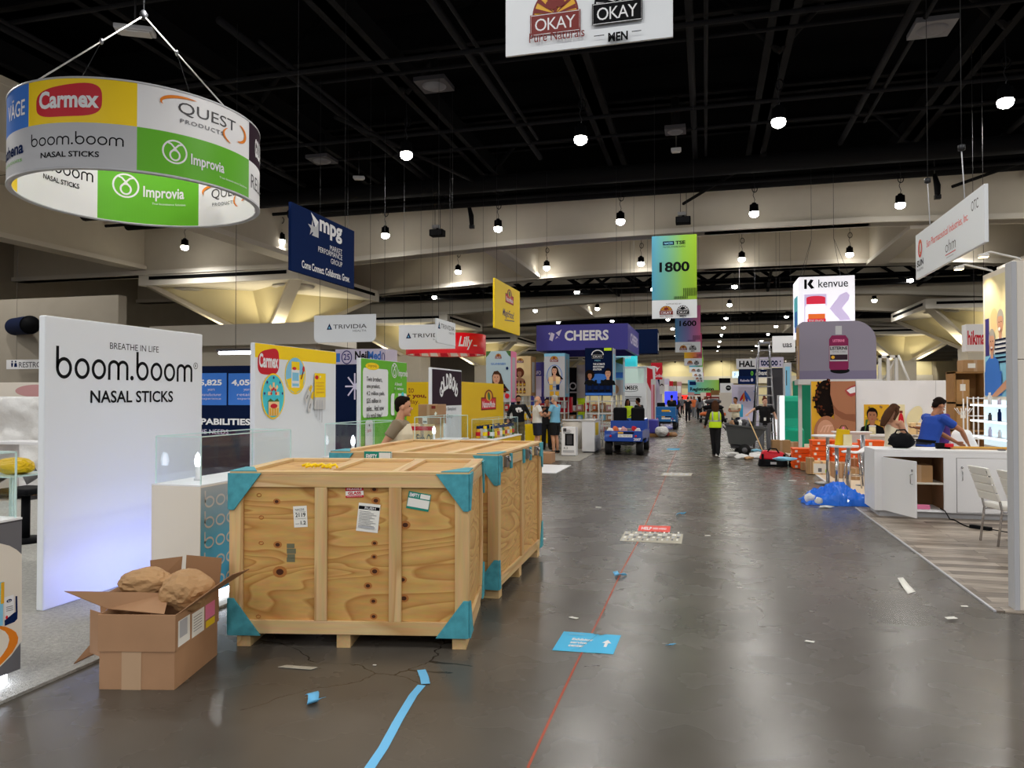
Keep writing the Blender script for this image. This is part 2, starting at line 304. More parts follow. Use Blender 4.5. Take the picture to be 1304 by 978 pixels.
class Sheet:
    """u to the right, v up, in metres; every later shape lies a hair in front of the one before"""
    def __init__(s, mb, A, B, z0, step=.0005, base=.001):
        s.mb = mb; A = V(A); B = V(B); s.O = V((A.x, A.y, z0)); d = V((B.x-A.x, B.y-A.y, 0)); s.W = d.length; s.U = d.normalized(); s.N = s.U.cross(V((0, 0, 1)))
        s.step = min(step, .0006); s.l = min(base, .0025); s.cyl = None
    def p(s, u, v):
        if s.cyl:
            c, r, a0, sg = s.cyl; a = a0+sg*u/r; rr = r+s.l*s.out
            return V((c[0]+rr*math.cos(a), c[1]+rr*math.sin(a), c[2]+v))
        return s.O+s.U*u+V((0, 0, v))+s.N*s.l
    def uv(s, px, py):
        r = ray(px, py); t = (s.O-EYE).dot(s.N)/r.dot(s.N); q = EYE+r*t-s.O
        return q.dot(s.U), q.z
    def up(s): s.l += s.step
    def poly(s, pts, m, px=False):
        if px: pts = [s.uv(*q) for q in pts]
        if s.cyl:   # follow the curve: cut the outline into narrow upright strips
            lo = min(p[0] for p in pts); hi = max(p[0] for p in pts); n = max(1, int((hi-lo)/.05))
            def clip(P, lim, sg):
                out = []
                for i, a in enumerate(P):
                    b = P[i-1]; ia, ib = sg*(a[0]-lim) >= 0, sg*(b[0]-lim) >= 0
                    if ia != ib: t = (lim-b[0])/(a[0]-b[0]); out.append((lim, b[1]+(a[1]-b[1])*t))
                    if ia: out.append(a)
                return out
            for k in range(n):
                P = clip(clip(list(pts), lo+(hi-lo)*k/n, 1), lo+(hi-lo)*(k+1)/n, -1) if n > 1 else pts
                if len(P) > 2: s.mb.add([s.p(*q) for q in P], [tuple(range(len(P)))], m)
            s.up(); return
        s.mb.add([s.p(*q) for q in pts], [tuple(range(len(pts)))], m); s.up()
    def rect(s, u0, v0, u1, v1, m, n=1):
        if s.cyl: n = max(n, int(abs(u1-u0)/.05)+1)
        vs = []; fs = []
        for i in range(n+1):
            u = u0+(u1-u0)*i/n; vs += [s.p(u, v0), s.p(u, v1)]
        for i in range(n): fs.append((2*i, 2*i+2, 2*i+3, 2*i+1))
        s.mb.add(vs, fs, m); s.up()
    def rectpx(s, x0, y0, x1, y1, m):
        a = s.uv(x0, y0); b = s.uv(x1, y1); s.rect(a[0], b[1], b[0], a[1], m)
    def ell(s, cu, cv, ru, rv, m, rot=0, a0=0, a1=2*PI, n=28):
        pts = []
        full = abs(a1-a0-2*PI) < 1e-6
        for i in range(n if full else n+1):
            a = a0+(a1-a0)*i/n; x = ru*math.cos(a); y = rv*math.sin(a); pts.append((cu+x*math.cos(rot)-y*math.sin(rot), cv+x*math.sin(rot)+y*math.cos(rot)))
        s.poly(pts, m)
    def ellpx(s, cx, cy, rx, ry, m, rot=0, **k):
        a = s.uv(cx-rx, cy); b = s.uv(cx+rx, cy); c = s.uv(cx, cy-ry); d = s.uv(cx, cy+ry)
        s.ell((a[0]+b[0])/2, (c[1]+d[1])/2, (b[0]-a[0])/2, (c[1]-d[1])/2, m, rot, **k)
    def stroke(s, pts, w, m, closed=False):
        """polyline with a constant (or per-point) width"""
        n = len(pts); L = []; Rr = []
        for i in range(n):
            a = V(pts[(i-1) % n] if closed or i > 0 else pts[i]); b = V(pts[(i+1) % n] if closed or i < n-1 else pts[i])
            d = (b-a); d = d.normalized() if d.length > 1e-9 else V((1, 0)); nn = V((-d.y, d.x)); ww = (w[i] if isinstance(w, (list, tuple)) else w)/2
            q = V(pts[i]); L.append(q+nn*ww); Rr.append(q-nn*ww)
        vs = [s.p(*q) for q in L]+[s.p(*q) for q in Rr]; fs = []
        for i in range(n if closed else n-1):
            j = (i+1) % n; fs.append((i, n+i, n+j, j))
        s.mb.add(vs, fs, m); s.up()
    def arc(s, cu, cv, ru, rv, w, m, a0=0, a1=2*PI, n=28, rot=0, taper=False):
        full = abs(a1-a0-2*PI) < 1e-6; pts = []; ws = []
        for i in range(n if full else n+1):
            t = i/n; a = a0+(a1-a0)*t; x = ru*math.cos(a); y = rv*math.sin(a)
            pts.append((cu+x*math.cos(rot)-y*math.sin(rot), cv+x*math.sin(rot)+y*math.cos(rot))); ws.append(w*(math.sin(PI*t)**.7 if taper else 1))
        s.stroke(pts, ws, m, full)
    def text(s, t, u0, v0, u1, v1, m, bold=0, shear=0, sp=1):
        bold = min(bold, .035)
        if s.cyl: s.l += .003
        vs, fs, x0, x1, y0, y1 = text_mesh(t, bold, shear, sp)
        s.mb.add([s.p(u0+(u1-u0)*(x-x0)/(x1-x0), v0+(v1-v0)*(y-y0)/(y1-y0)) for x, y in vs], fs, m); s.up()
    def textpx(s, t, x0, y0, x1, y1, m, **k):
        a = s.uv(x0, y0); b = s.uv(x1, y1); s.text(t, a[0], b[1], b[0], a[1], m, **k)
def board(name, label, cat, A, B, z0, z1, t, m, face=None, group=None, bevel=.006, edge=None):
    """a panel standing or hanging between plan points A (viewer's left) and B; returns root, artwork builder and its sheet"""
    A = V((A[0], A[1], 0)); B = V((B[0], B[1], 0)); U = (B-A).normalized(); N = U.cross(V((0, 0, 1)))
    root = thing(name, label, cat, ((A.x+B.x)/2-N.x*t/2, (A.y+B.y)/2-N.y*t/2, z0), 0, group)
    mb = MB(); up = V((0, 0, 1))
    mb.prism([A+up*z0, B+up*z0, B+up*z1, A+up*z1], -N*t, m); mb.build('panel', root, bevel)
    art = MB(); sh = Sheet(art, A, B, z0)
    return root, art, sh
def done(art, root, name='artwork'): return art.build(name, root, recalc=False)
def wires(root, tops, name='hanging_wire', r=.006):
    for a, b in tops:
        mb = MB(); mb.tube([a, b], r, 'steel', 5); mb.build(name, root)

# ------------------------------------------------------------------ logo drawings
def boom_word(s, u0, v0, u1, h, m, w=None):
    """b o o m . b o o m in an even round line; h is the x-height"""
    st_ = s.step; s.step = 0; asc = h*1.5; units = [('b', .98), ('o', .98), ('o', .98), ('m', 1.36), ('.', .5), ('b', .98), ('o', .98), ('o', .98), ('m', 1.32)]
    tot = sum(k for _, k in units); sx = (u1-u0)/tot; w = w or h*.16; x = u0; r = h/2-w/2
    for c, k in units:
        W = k*sx
        if c == 'b':
            ru = W*.44-w/2
            s.arc(x+ru+w/2, v0+h/2, ru, r, w, m); s.stroke([(x+w/2, v0+h*.5), (x+w/2, v0+asc)], w, m)
        elif c == 'o': ru = W*.44-w/2; s.arc(x+W*.46, v0+h/2, ru, r, w, m)
        elif c == 'm':
            ru = W*.212
            for q in (0, 1):
                cu = x+W*.02+w/2+ru*(1+2*q)
                s.stroke([(cu-ru, v0)]+[(cu-ru*math.cos(PI*i/10), v0+h-w/2-ru*.9+ru*.9*math.sin(PI*i/10)) for i in range(11)]+[(cu+ru, v0)], w, m)
        else: s.ell(x+W*.42, v0+w*.75, w*.75, w*.75, m)
        x += W
    s.step = st_; s.up()
def improvia(s, u0, v0, h, m, word=True):
    r = h/2; s.arc(u0+r, v0+r, r*.94, r*.94, h*.07, m)
    pts = []
    for i in range(25):
        a = PI*2*i/24; pts.append((u0+r+r*.38*math.sin(a)*(1+.0*math.cos(a)), v0+r*.72+r*.42*math.cos(a)))
    s.stroke(pts, h*.07, m)
    s.stroke([(u0+r*.38, v0+r*1.72), (u0+r*.7, v0+r*1.62), (u0+r*1.0, v0+r*1.3), (u0+r*1.35, v0+r*.9)], h*.07, m)
    s.stroke([(u0+r*1.62, v0+r*1.72), (u0+r*1.3, v0+r*1.62), (u0+r*1.0, v0+r*1.3), (u0+r*.65, v0+r*.9)], h*.07, m)
    if word: s.text('Improvia', u0+h*1.15, v0-h*.02, u0+h*2.75, v0+h*.58, m, bold=.02)
def sun_arch(s, cu, v0, w, h, gold, dark, light, word='OKAY', sub=None):
    """arched badge: rays over a tree, a block with a white word under it"""
    s.ell(cu, v0+h*.42, w*.46, h*.58, dark, a0=0, a1=PI); s.ell(cu, v0+h*.44, w*.42, h*.52, gold, a0=0, a1=PI)
    for i in range(7):
        a = PI*(i+.5)/7
        s.poly([(cu, v0+h*.44), (cu+w*.42*math.cos(a-.1), v0+h*.44+h*.52*math.sin(a-.1)), (cu+w*.42*math.cos(a+.1), v0+h*.44+h*.52*math.sin(a+.1))], dark)
    s.rect(cu-w*.03, v0+h*.4, cu+w*.03, v0+h*.66, dark)
    for du, dv, q in ((-.09, .66, .1), (.09, .66, .1), (0, .74, .11), (-.04, .6, .08)): s.ell(cu+w*du, v0+h*dv, w*q, h*q*.9, dark, n=14)
    s.rect(cu-w*.5, v0, cu+w*.5, v0+h*.46, dark); s.rect(cu-w*.47, v0+h*.03, cu+w*.47, v0+h*.43, dark)
    s.stroke([(cu-w*.48, v0+h*.02), (cu+w*.48, v0+h*.02), (cu+w*.48, v0+h*.44), (cu-w*.48, v0+h*.44)], w*.012, light, True)
    s.text(word, cu-w*.4, v0+h*.09, cu+w*.4, v0+h*.36, light, bold=.0, sp=.9)
def leaf_badge(s, cu, v0, w, h, txt=True):
    s.rect(cu-w/2, v0, cu+w/2, v0+h*.62, 'brown_red'); s.ell(cu, v0+h*.6, w*.3, h*.4, 'brown_red', a0=0, a1=PI)
    s.rect(cu-w*.46, v0+h*.06, cu+w*.46, v0+h*.56, 'red')
    s.ell(cu, v0+h*.68, w*.2, h*.24, 'gold'); s.ell(cu, v0+h*.68, w*.1, h*.19, 'leaf', rot=-.5)
    if txt: s.text('NatureMade', cu-w*.42, v0+h*.12, cu+w*.42, v0+h*.44, 'white', bold=.02)
def carmex(s, cu, cv, w, h, txt=True):
    pts = []
    for i in range(40):
        a = 2*PI*i/40; x = math.copysign(abs(math.cos(a))**.55, math.cos(a)); y = math.copysign(abs(math.sin(a))**.6, math.sin(a))
        pts.append((cu+x*w/2, cv+(y*(h/2)*(.86+.1*x)+x*h*.06)))
    s.poly(pts, 'red')
    s.text('Carmex', cu-w*.44, cv-h*.2, cu+w*.46, cv+h*.28, 'white', bold=.035)
def quest(s, u0, v0, u1, h):
    W = u1-u0; cu = (u0+u1)/2
    s.text('QUEST', u0+W*.16, v0+h*.42, u0+W*.84, v0+h*.82, 'dark_grey', bold=.0); s.text('PRODUCTS', u0+W*.18, v0+h*.2, u0+W*.66, v0+h*.32, 'mid_grey', bold=.01, sp=1.25)
    s.arc(u0+W*.28, v0+h*.72, W*.28, h*.24, h*.09, 'orange', a0=PI*1.12, a1=PI*.42, taper=True)
    s.arc(u0+W*.86, v0+h*.5, W*.15, h*.28, h*.11, 'orange', a0=PI*.42, a1=-PI*.5, taper=True)
    s.arc(u0+W*.86, v0+h*.3, W*.2, h*.28, h*.07, 'orange', a0=PI*.75, a1=PI*1.35, taper=True)
def portrait(s, cu, cv, h, skin, hair, style='long', top='white'):
    """head and shoulders, h = head height, (cu,cv) = face centre"""
    w = h*.72
    if style == 'long':
        s.poly([(cu-w*.55, cv+h*.2), (cu-w*.3, cv+h*.6), (cu+w*.2, cv+h*.66), (cu+w*.6, cv+h*.35), (cu+w*.95, cv-h*.5), (cu+w*1.7, cv-h*1.15), (cu+w*.5, cv-h*1.2), (cu+w*.1, cv-h*.6), (cu-w*.5, cv-h*.7)], hair)
    elif style == 'afro': s.ell(cu, cv+h*.15, w*1.05, h*.8, hair)
    elif style == 'short': s.ell(cu, cv+h*.16, w*.56, h*.5, hair)
    s.poly([(cu-w*1.3, cv-h*1.4), (cu-w*1.1, cv-h*.9), (cu-w*.25, cv-h*.62), (cu-w*.22, cv-h*.3), (cu+w*.22, cv-h*.3), (cu+w*.25, cv-h*.62), (cu+w*1.1, cv-h*.9), (cu+w*1.3, cv-h*1.4)], skin if top is None else top)
    s.poly([(cu-w*.24, cv-h*.75), (cu-w*.22, cv-h*.3), (cu+w*.22, cv-h*.3), (cu+w*.24, cv-h*.75)], skin)
    s.ell(cu, cv, w*.46, h*.52, skin)
    s.poly([(cu-w*.5, cv+h*.12), (cu-w*.42, cv+h*.45), (cu, cv+h*.58), (cu+w*.42, cv+h*.45), (cu+w*.5, cv+h*.12), (cu+w*.3, cv+h*.32), (cu-w*.3, cv+h*.34)], hair)
    for q in (-1, 1):
        s.ell(cu+q*w*.18, cv+h*.06, w*.07, h*.03, 'ink', n=10); s.stroke([(cu+q*w*.1, cv+h*.14), (cu+q*w*.28, cv+h*.15)], h*.02, hair)
    s.stroke([(cu, cv+h*.04), (cu+w*.03, cv-h*.13), (cu-w*.04, cv-h*.14)], h*.015, 'lips'); s.ell(cu, cv-h*.26, w*.13, h*.035, 'lips', n=12)
def bottle2d(s, cu, v0, w, h, body, cap, label=None):
    s.poly([(cu-w/2, v0), (cu+w/2, v0), (cu+w/2, v0+h*.62), (cu+w*.22, v0+h*.76), (cu+w*.22, v0+h*.82), (cu-w*.22, v0+h*.82), (cu-w*.22, v0+h*.76), (cu-w/2, v0+h*.62)], body)
    s.rect(cu-w*.24, v0+h*.8, cu+w*.24, v0+h, cap)
    if label: s.rect(cu-w*.42, v0+h*.15, cu+w*.42, v0+h*.5, label)
ORD = 'first second third fourth fifth sixth seventh eighth ninth tenth eleventh twelfth thirteenth fourteenth fifteenth sixteenth'.split()
# ================================================================== the hall
m = MB(); m.box(-48, 45, -14, 152, -.2, 0, 'concrete'); struct(m, 'floor')
m = MB(); m.box(-48, 45, -14, 152, 13, 13.3, 'ceil_black'); struct(m, 'ceiling')
m = MB(); m.box(-34.3, -34, -14, 152, 0, 13, 'block'); struct(m, 'wall_left')
m = MB(); m.box(40, 40.3, -14, 152, 0, 13, 'block'); struct(m, 'wall_right')
m = MB(); m.box(-48, 45, 150, 150.4, 0, 13, 'cream'); m.box(-48, 45, 149.3, 150, 4.2, 5.6, 'beige_light'); struct(m, 'wall_back')
BAYS = [30+20*k for k in range(6)]
def beam(Y, low, x0=-40, x1=40, bright=False):
    prof = [(-34, 7.6), (-18, 7.6), (-9, 8.05), (-6, 8.17), (0, 8.24), (6, 8.24), (11, 8.08), (17, 7.7), (40, 7.7)]
    prof = [(x, z+low) for x, z in prof]
    mm = MB(); mm.prism([V((x, Y, z)) for x, z in prof]+[V((40, Y, 10)), V((-34, Y, 10))], (0, .6, 0), 'beige')
    for (xa, za), (xb, zb) in zip(prof, prof[1:]):
        mm.prism([V((xa, Y-.14, za)), V((xb, Y-.14, zb)), V((xb, Y-.14, zb+.2)), V((xa, Y-.14, za+.2))], (0, .9, 0), 'beige_light')
    struct(mm, 'beam')
for b in BAYS:
    beam(b, 0); beam(b+8.5, -.06)
    mm = MB(); mm.box(-34, 40, b-.05, b+9.1, 10, 10.25, 'beige'); struct(mm, 'ceiling')
    for X in (-8.85, 7.9):
        mm = MB(); mm.box(X-.28, X+.28, b+.6, b+8.5, 8.2, 10, 'beige'); mm.box(X-.42, X+.42, b+.6, b+8.5, 8.06, 8.24, 'beige_light'); struct(mm, 'beam')
    # column head: square slab with a dark air slot over a hollow pyramid that carries it
    for cx in (-22.1, 17.3):
        cy = b+4.25; h = 4.3
        mm = MB(); mm.box(cx-h, cx+h, cy-h, cy+h, 7.1, 7.7, 'beige_light')
        mm.box(cx-h*.86, cx+h*.86, cy-h-.03, cy-h, 7.36, 7.52, 'black'); mm.box(cx-h*.86, cx+h*.86, cy+h, cy+h+.03, 7.36, 7.52, 'black')
        for q in (-1, 1): mm.box(cx+q*h-.03, cx+q*h+.03, cy-h*.86, cy+h*.86, 7.36, 7.52, 'black')
        for q in (-1, 1): mm.lathe([(.05, 7.1), (.95, 7.1), (1.0, 7.04), (.75, 6.98), (.6, 7.02), (.5, 6.95), (.05, 6.95)], 'beige_light', (cx+q*2.9, cy-2.4, 0), 24)
        t0, t1 = h*.92, .8; z0, z1 = 7.1, 4.9
        r0 = [V((cx+sx*t0, cy+sy*t0, z0)) for sx, sy in ((-1, -1), (1, -1), (1, 1), (-1, 1))]
        r1 = [V((cx+sx*t1, cy+sy*t1, z1)) for sx, sy in ((-1, -1), (1, -1), (1, 1), (-1, 1))]
        for i in range(4):
            j = (i+1) % 4; mid = (r0[i]+r0[j])/2; mid = V((cx, cy, z0))+(mid-V((cx, cy, z0)))*.35
            k = (r1[i]+r1[j])/2; k = V((cx, cy, z1))+(k-V((cx, cy, z1)))*.6
            mm.poly([r0[i], mid, k, r1[i]], 'cream'); mm.poly([mid, r0[j], r1[j], k], 'cream')
            d = (r0[i]-V((cx, cy, z0))).normalized(); sd = V((-d.y, d.x, 0))*.28
            mm.prism([r0[i]-sd+d*.15, r0[i]+sd+d*.15, r1[i]+sd*1.1+d*.1, r1[i]-sd*1.1+d*.1], d*-.5, 'beige')
        mm.box(cx-1, cx+1, cy-1, cy+1, 0, 4.95, 'beige')
        struct(mm, 'column')
    if b < 80:
        for cx in (-22.1, 17.3):
            for k, (dx, dy) in enumerate(((-1.5, -1.2), (1.2, -1.5), (1.5, 1.2))):
                L = bpy.data.lights.new('column_uplight', 'SPOT'); L.energy = 280; L.color = (1, .88, .6); L.spot_size = R(140); L.spot_blend = .8; L.shadow_soft_size = .3
                o = bpy.data.objects.new('column_uplight', L); o.location = (cx+dx*1.15, b+4.25+dy*1.15, 4.75); o.rotation_euler = (R(180), 0, 0); C.objects.link(o)
# ribs that run toward the viewer on the far left, and added fill lights that brighten the far wall
for X in (-17.9, -26.4):
    mm = MB(); mm.box(X-.28, X+.28, 13, 30, 8.0, 9.9, 'beige'); mm.box(X-.42, X+.42, 13, 30, 7.86, 8.06, 'beige_light'); struct(mm, 'beam')
mm = MB(); mm.box(-33.9, -26.6, 21, 21.6, 8.1, 9.9, 'beige'); mm.box(-33.9, -26.6, 20.86, 21.74, 7.96, 8.14, 'beige_light'); struct(mm, 'beam')
mm = MB(); mm.box(-34, -17.6, 13, 30, 9.9, 10.1, 'beige'); struct(mm, 'ceiling')
for k in range(10):  # invented lamps, put in to brighten the dark hall end
    X = -40+8.6*k; L = bpy.data.lights.get('far_wall_fill') or bpy.data.lights.new('far_wall_fill', 'SPOT'); L.energy = 700; L.color = (1, .93, .75); L.spot_size = R(130); L.spot_blend = .6; L.shadow_soft_size = .2
    t = thing('far_wall_fill', f'small added fill lamp, {ORD[k]} along the far end wall' if 'ORD' in globals() else '', 'lamp', (X, 146.5, 8.2)); mm = MB(); mm.lathe([(.05, .3), (.14, .25), (.16, 0), (.1, 0)], 'ink', (X, 146.5, 8.2), 10); mm.build('lamp_cap', t)
    mm = MB(); mm.tube([(X, 146.5, 8.45), (X, 146.5, 10)], .02, 'wire', 5); mm.build('stem', t)
    o = bpy.data.objects.new('far_wall_fill_light', L); C.objects.link(o); o.parent = t; o.location = (0, 0, -.1); o.rotation_euler = V((0, .8, -1)).to_track_quat('-Z', 'Y').to_euler()
# black roof steel over the front of the hall and between the bays
def pipe(p, q, r, mt='pipe_black', name='ceiling_pipe', n=8):
    mm = MB(); mm.tube([p, q], r, mt, n); struct(mm, name)
def girder(p, q, w, h, mt='ceil_black', name='ceiling_beam'):
    p = V(p); q = V(q); d = (q-p).normalized(); sd = V((-d.y, d.x, 0))*w/2; up = V((0, 0, h))
    mm = MB(); mm.prism([p-sd, p+sd, q+sd, q-sd], up, mt); mm.prism([p-sd*2.2, p+sd*2.2, q+sd*2.2, q-sd*2.2], (0, 0, .06), mt); struct(mm, name)
for k, X in enumerate((-22.5, -17.7, -12.85, -8.0, -3.1, 1.75, 6.6, 11.5, 16.3)):
    girder((X, -6, 10.3), (X, 29.5, 10.3), .3, .7, 'pipe_black' if k % 2 else 'duct_black')
for Y in (3.5, 9.7, 14.5, 19.05, 24.0, 27.2): girder((-33, Y, 11.2), (32, Y, 11.2), .35, 1.1, 'duct_black')
for Y, z, r in ((6.2, 10.1, .07), (8.1, 10.0, .05), (11.6, 9.9, .06), (13.1, 10.15, .05), (16.4, 9.85, .06), (17.6, 10.1, .05), (21.5, 9.95, .06), (23.3, 10.0, .05)):
    pipe((-30, Y, z), (30, Y, z), r, 'pipe_grey')
pipe((-30, 26.4, 9.7), (30, 26.4, 9.7), .3, 'pipe_black', 'ceiling_duct', 14); pipe((-30, 28.9, 9.75), (30, 28.9, 9.75), .22, 'duct_black', 'ceiling_duct', 14); pipe((-30, 27.6, 9.45), (30, 27.6, 9.45), .07, 'pipe_black')
for Y, X in ((19.05, -12.8), (19.05, -8), (19.05, 1.75), (19.05, 6.6), (9.7, -3.1), (9.7, 1.75), (9.7, 6.6), (27.2, -8), (27.2, 6.6), (27.2, 11.5)):
    pipe((X, Y, 10.2), (X+2.3, Y-.2, 12.6), .08, 'pipe_black', 'ceiling_brace'); pipe((X, Y-.1, 10.2), (X-2.3, Y-.3, 12.6), .08, 'pipe_black', 'ceiling_brace')
for X, a, c in ((-15.2, 8, 26), (-10.3, 14, 29.8), (-5.5, 4, 25), (-.3, 6, 28), (4.3, 10, 26), (9.2, 6, 28)):
    pipe((X, a, 10.05), (X, c, 10.05), .09, 'pipe_grey'); pipe((X+.35, a+1, 10.0), (X+.35, c-2, 10.0), .05, 'pipe_grey')
for x0, y0, x1, y1 in ((-9.6, 18, -7.9, 28.6), (8.6, 29.6, 12.5, 25.5), (11, 29.6, 13.5, 27), (-.8, 29.6, 2, 26)): pipe((x0, y0, 9.3), (x1, y1, 9.9), .06, 'pipe_black', 'ceiling_brace')
# trusses in the dark strips between the bays
for b in BAYS[:4]:
    for Y in (b+11.6, b+15.5, b+18.2):
        mm = MB(); mm.box(-34, 40, Y, Y+.25, 9.75, 10.05, 'ceil_black'); mm.box(-34, 40, Y, Y+.25, 8.45, 8.75, 'ceil_black')
        x = -34
        while x < 38:
            mm.tube([(x, Y+.12, 8.6), (x+1.9, Y+.12, 9.9)], .1, 'ceil_black', 6); mm.tube([(x+1.9, Y+.12, 9.9), (x+3.8, Y+.12, 8.6)], .1, 'ceil_black', 6); x += 3.8
        struct(mm, 'ceiling_truss')
    for X in (-14, -6.2, 3.3, 12): pipe((X, b+9.1, 8.55), (X+.6, b+20, 8.55), .09, 'pipe_black')
    for Y in (b+13, b+17): pipe((-30, Y, 8.3), (30, Y, 8.3), .06, 'pipe_black')
# air diffusers and small grey boxes under the black roof
def diffuser(px, py, z, s, label, mt='light_grey'):
    p = G(px, py, z); t = thing('air_diffuser', label, 'ceiling vent', p)
    mm = MB(); mm.prism([V((-s, -s, 0)), V((s, -s, 0)), V((s, s, 0)), V((-s, s, 0))], (0, 0, .12), mt); mm.T = Matrix.Identity(4)
    mm.v = [v+V(p) for v in mm.v]; mm.build('frame', t, .01)
    mm = MB(); mm.lathe([(.02, -.05), (s*.35, -.03), (s*.5, .0), (s*.75, .02), (s*.75, -.01), (s*.55, -.05), (s*.3, -.07), (.02, -.07)], 'mid_grey', p, 20); mm.build('vent_ring', t)
    mm = MB(); mm.tube([p+V((0, 0, .1)), V((p.x, p.y, 10.6 if z < 10.2 else 11.4))], .12, 'duct_black', 8); mm.build('duct', t)
diffuser(553, 110, 9.9, .42, 'square white air diffuser in the black ceiling, above and between the first two lamps', 'dark_grey')
diffuser(1187, 38, 9.9, .42, 'square white air diffuser in the black ceiling over the hanging pharmaceutical sign', 'mid_grey')
diffuser(860, 168, 9.6, .3, 'small round-faced vent under the dark trunk of pipes right of the top banner', 'dark_grey')
diffuser(410, 205, 9.7, .4, 'flat grey vent in the black ceiling above the navy hanging sign', 'dark_grey')
def lightbox_fixture(px, py, z, label, w=.5, d=.25, rz=0):
    p = G(px, py, z); t = thing('ceiling_fixture', label, 'ceiling fixture', p, rz)
    T = M_(p, rz); mm = MB(); mm.T = T; mm.box(-w/2, w/2, -d/2, d/2, 0, .1, 'light_grey'); mm.build('housing', t, .02)
    mm = MB(); mm.T = T; mm.box(-w*.4, w*.4, -d*.36, d*.36, -.03, 0, 'offwhite'); mm.build('lens', t, .01)
    mm = MB(); mm.T = T; mm.tube([(0, 0, .1), (0, 0, 10.6-z)], .02, 'dark_steel', 6); mm.build('stem', t)
lightbox_fixture(172, 42, 9.3, 'unlit pale fixture in the roof above the ring sign cables', .75, .35, .5)
lightbox_fixture(861, 193, 9.2, 'small white box fixture on the pipe drop right of the top banner', .3, .2)
lightbox_fixture(457, 228, 9.6, 'small pale fixture under the roof pipe above the navy hanging sign', .4, .2, .3)
def speaker_box(px, py, z, label):
    p = G(px, py, z); t = thing('hanging_speaker', label, 'speaker', p)
    mm = MB(); mm.box(p.x-.28, p.x+.28, p.y-.2, p.y+.2, p.z-.13, p.z+.13, 'ink'); mm.build('cabinet', t, .02)
    mm = MB(); mm.box(p.x-.24, p.x+.24, p.y-.215, p.y-.2, p.z-.1, p.z+.1, 'dark_steel'); mm.build('grille', t)
    mm = MB(); mm.tube([(p.x, p.y, p.z+.13), (p.x, p.y, p.z+.34)], .05, 'dark_steel', 8); mm.box(p.x-.2, p.x+.1, p.y-.1, p.y+.1, p.z+.2, p.z+.32, 'light_grey'); mm.tube([(p.x-.1, p.y, p.z+.3), (p.x-.1, p.y, 10)], .012, 'dark_steel', 5); mm.tube([(p.x+.12, p.y, p.z+.13), (p.x+.12, p.y, 10)], .012, 'dark_steel', 5); mm.build('hanger', t)
speaker_box(557, 297, 8.3, 'black box speaker hung before the first beige beam, beside the navy sign')
speaker_box(870, 281, 8.5, 'black box speaker hung in front of the beam just above the 1800 banner')
speaker_box(623, 246, 9.3, 'black box speaker tucked at the top edge of the first beige beam') if False else None
# folded black chain bags that hang on the face of the first beam
def chain_bag(px, py0, py1, Y, label):
    a = DY(px, py0, Y); b = DY(px+4, py1, Y); t = thing('chain_hoist', label, 'hoist', b)
    mm = MB(); mm.tube([a, (a+b)/2+V((.04, 0, 0)), b], [.07, .11, .09], 'ink', 7); mm.build('chain_bag', t)
    mm = MB(); mm.box(b.x-.1, b.x+.1, b.y-.08, b.y+.08, b.z-.1, b.z+.05, 'dark_steel'); mm.build('hook_block', t, .01)
    mm = MB(); mm.tube([a, V((a.x, a.y, 10.5))], .02, 'dark_steel', 5); mm.build('chain', t)
chain_bag(597, 262, 288, 29.2, 'black chain bag hanging on the first beam, between its first two lamps')
chain_bag(1190, 222, 250, 28.6, 'black chain bag with blue strap hanging above the pharmaceutical sign')
# ------------------------------------------------------------------ hall lamps: a regular grid, each a thing of its own
def make_lamp(detail):
    mm = MB(); mm.lathe([(.02, .34), (.07, .34), (.09, .28), (.15, .27), (.16, .02), (.17, 0), (.1, .0)], 'ink', n=16)
    cap = mm.mesh('lamp_cap'); mm = MB(); mm.lathe([(.155, 0), (.17, -.05), (.15, -.13), (.08, -.18), (0, -.19)], 'bulb', n=16); bulb = mm.mesh('bulb')
    mm = MB(); mm.tube([(0, 0, .33), (.03, 0, .45), (-.03, .0, .62), (.02, 0, .78), (0, 0, 1.4)], .012, 'dark_steel', 5)
    mm.tube([(.09*math.cos(a*PI/6)+.03, .02, .86+.13*math.sin(a*PI/6)) for a in range(13)], .016, 'ink', 5); cord = mm.mesh('cord')
    return cap, bulb, cord
LAMP = make_lamp(True)
ROWY = [18.95+9.35*k for k in range(14)]
COLX = [-3.1+4.85*k for k in range(-6, 7)]
def project(p):
    d = V(p)-EYE; r = d.x*math.cos(YAW)+d.y*math.sin(YAW); f = -d.x*math.sin(YAW)+d.y*math.cos(YAW)
    y = -f*math.sin(PITCH)+d.z*math.cos(PITCH); f2 = f*math.cos(PITCH)+d.z*math.sin(PITCH)
    return (CX+F*r/f2, CY-F*y/f2) if f2 > .1 else (-9999, -9999)
LB = bpy.data.lights.new('lamp_beam', 'SPOT'); LB.energy = 400; LB.color = (1, .975, .935); LB.spot_size = R(164); LB.spot_blend = .5; LB.shadow_soft_size = .16
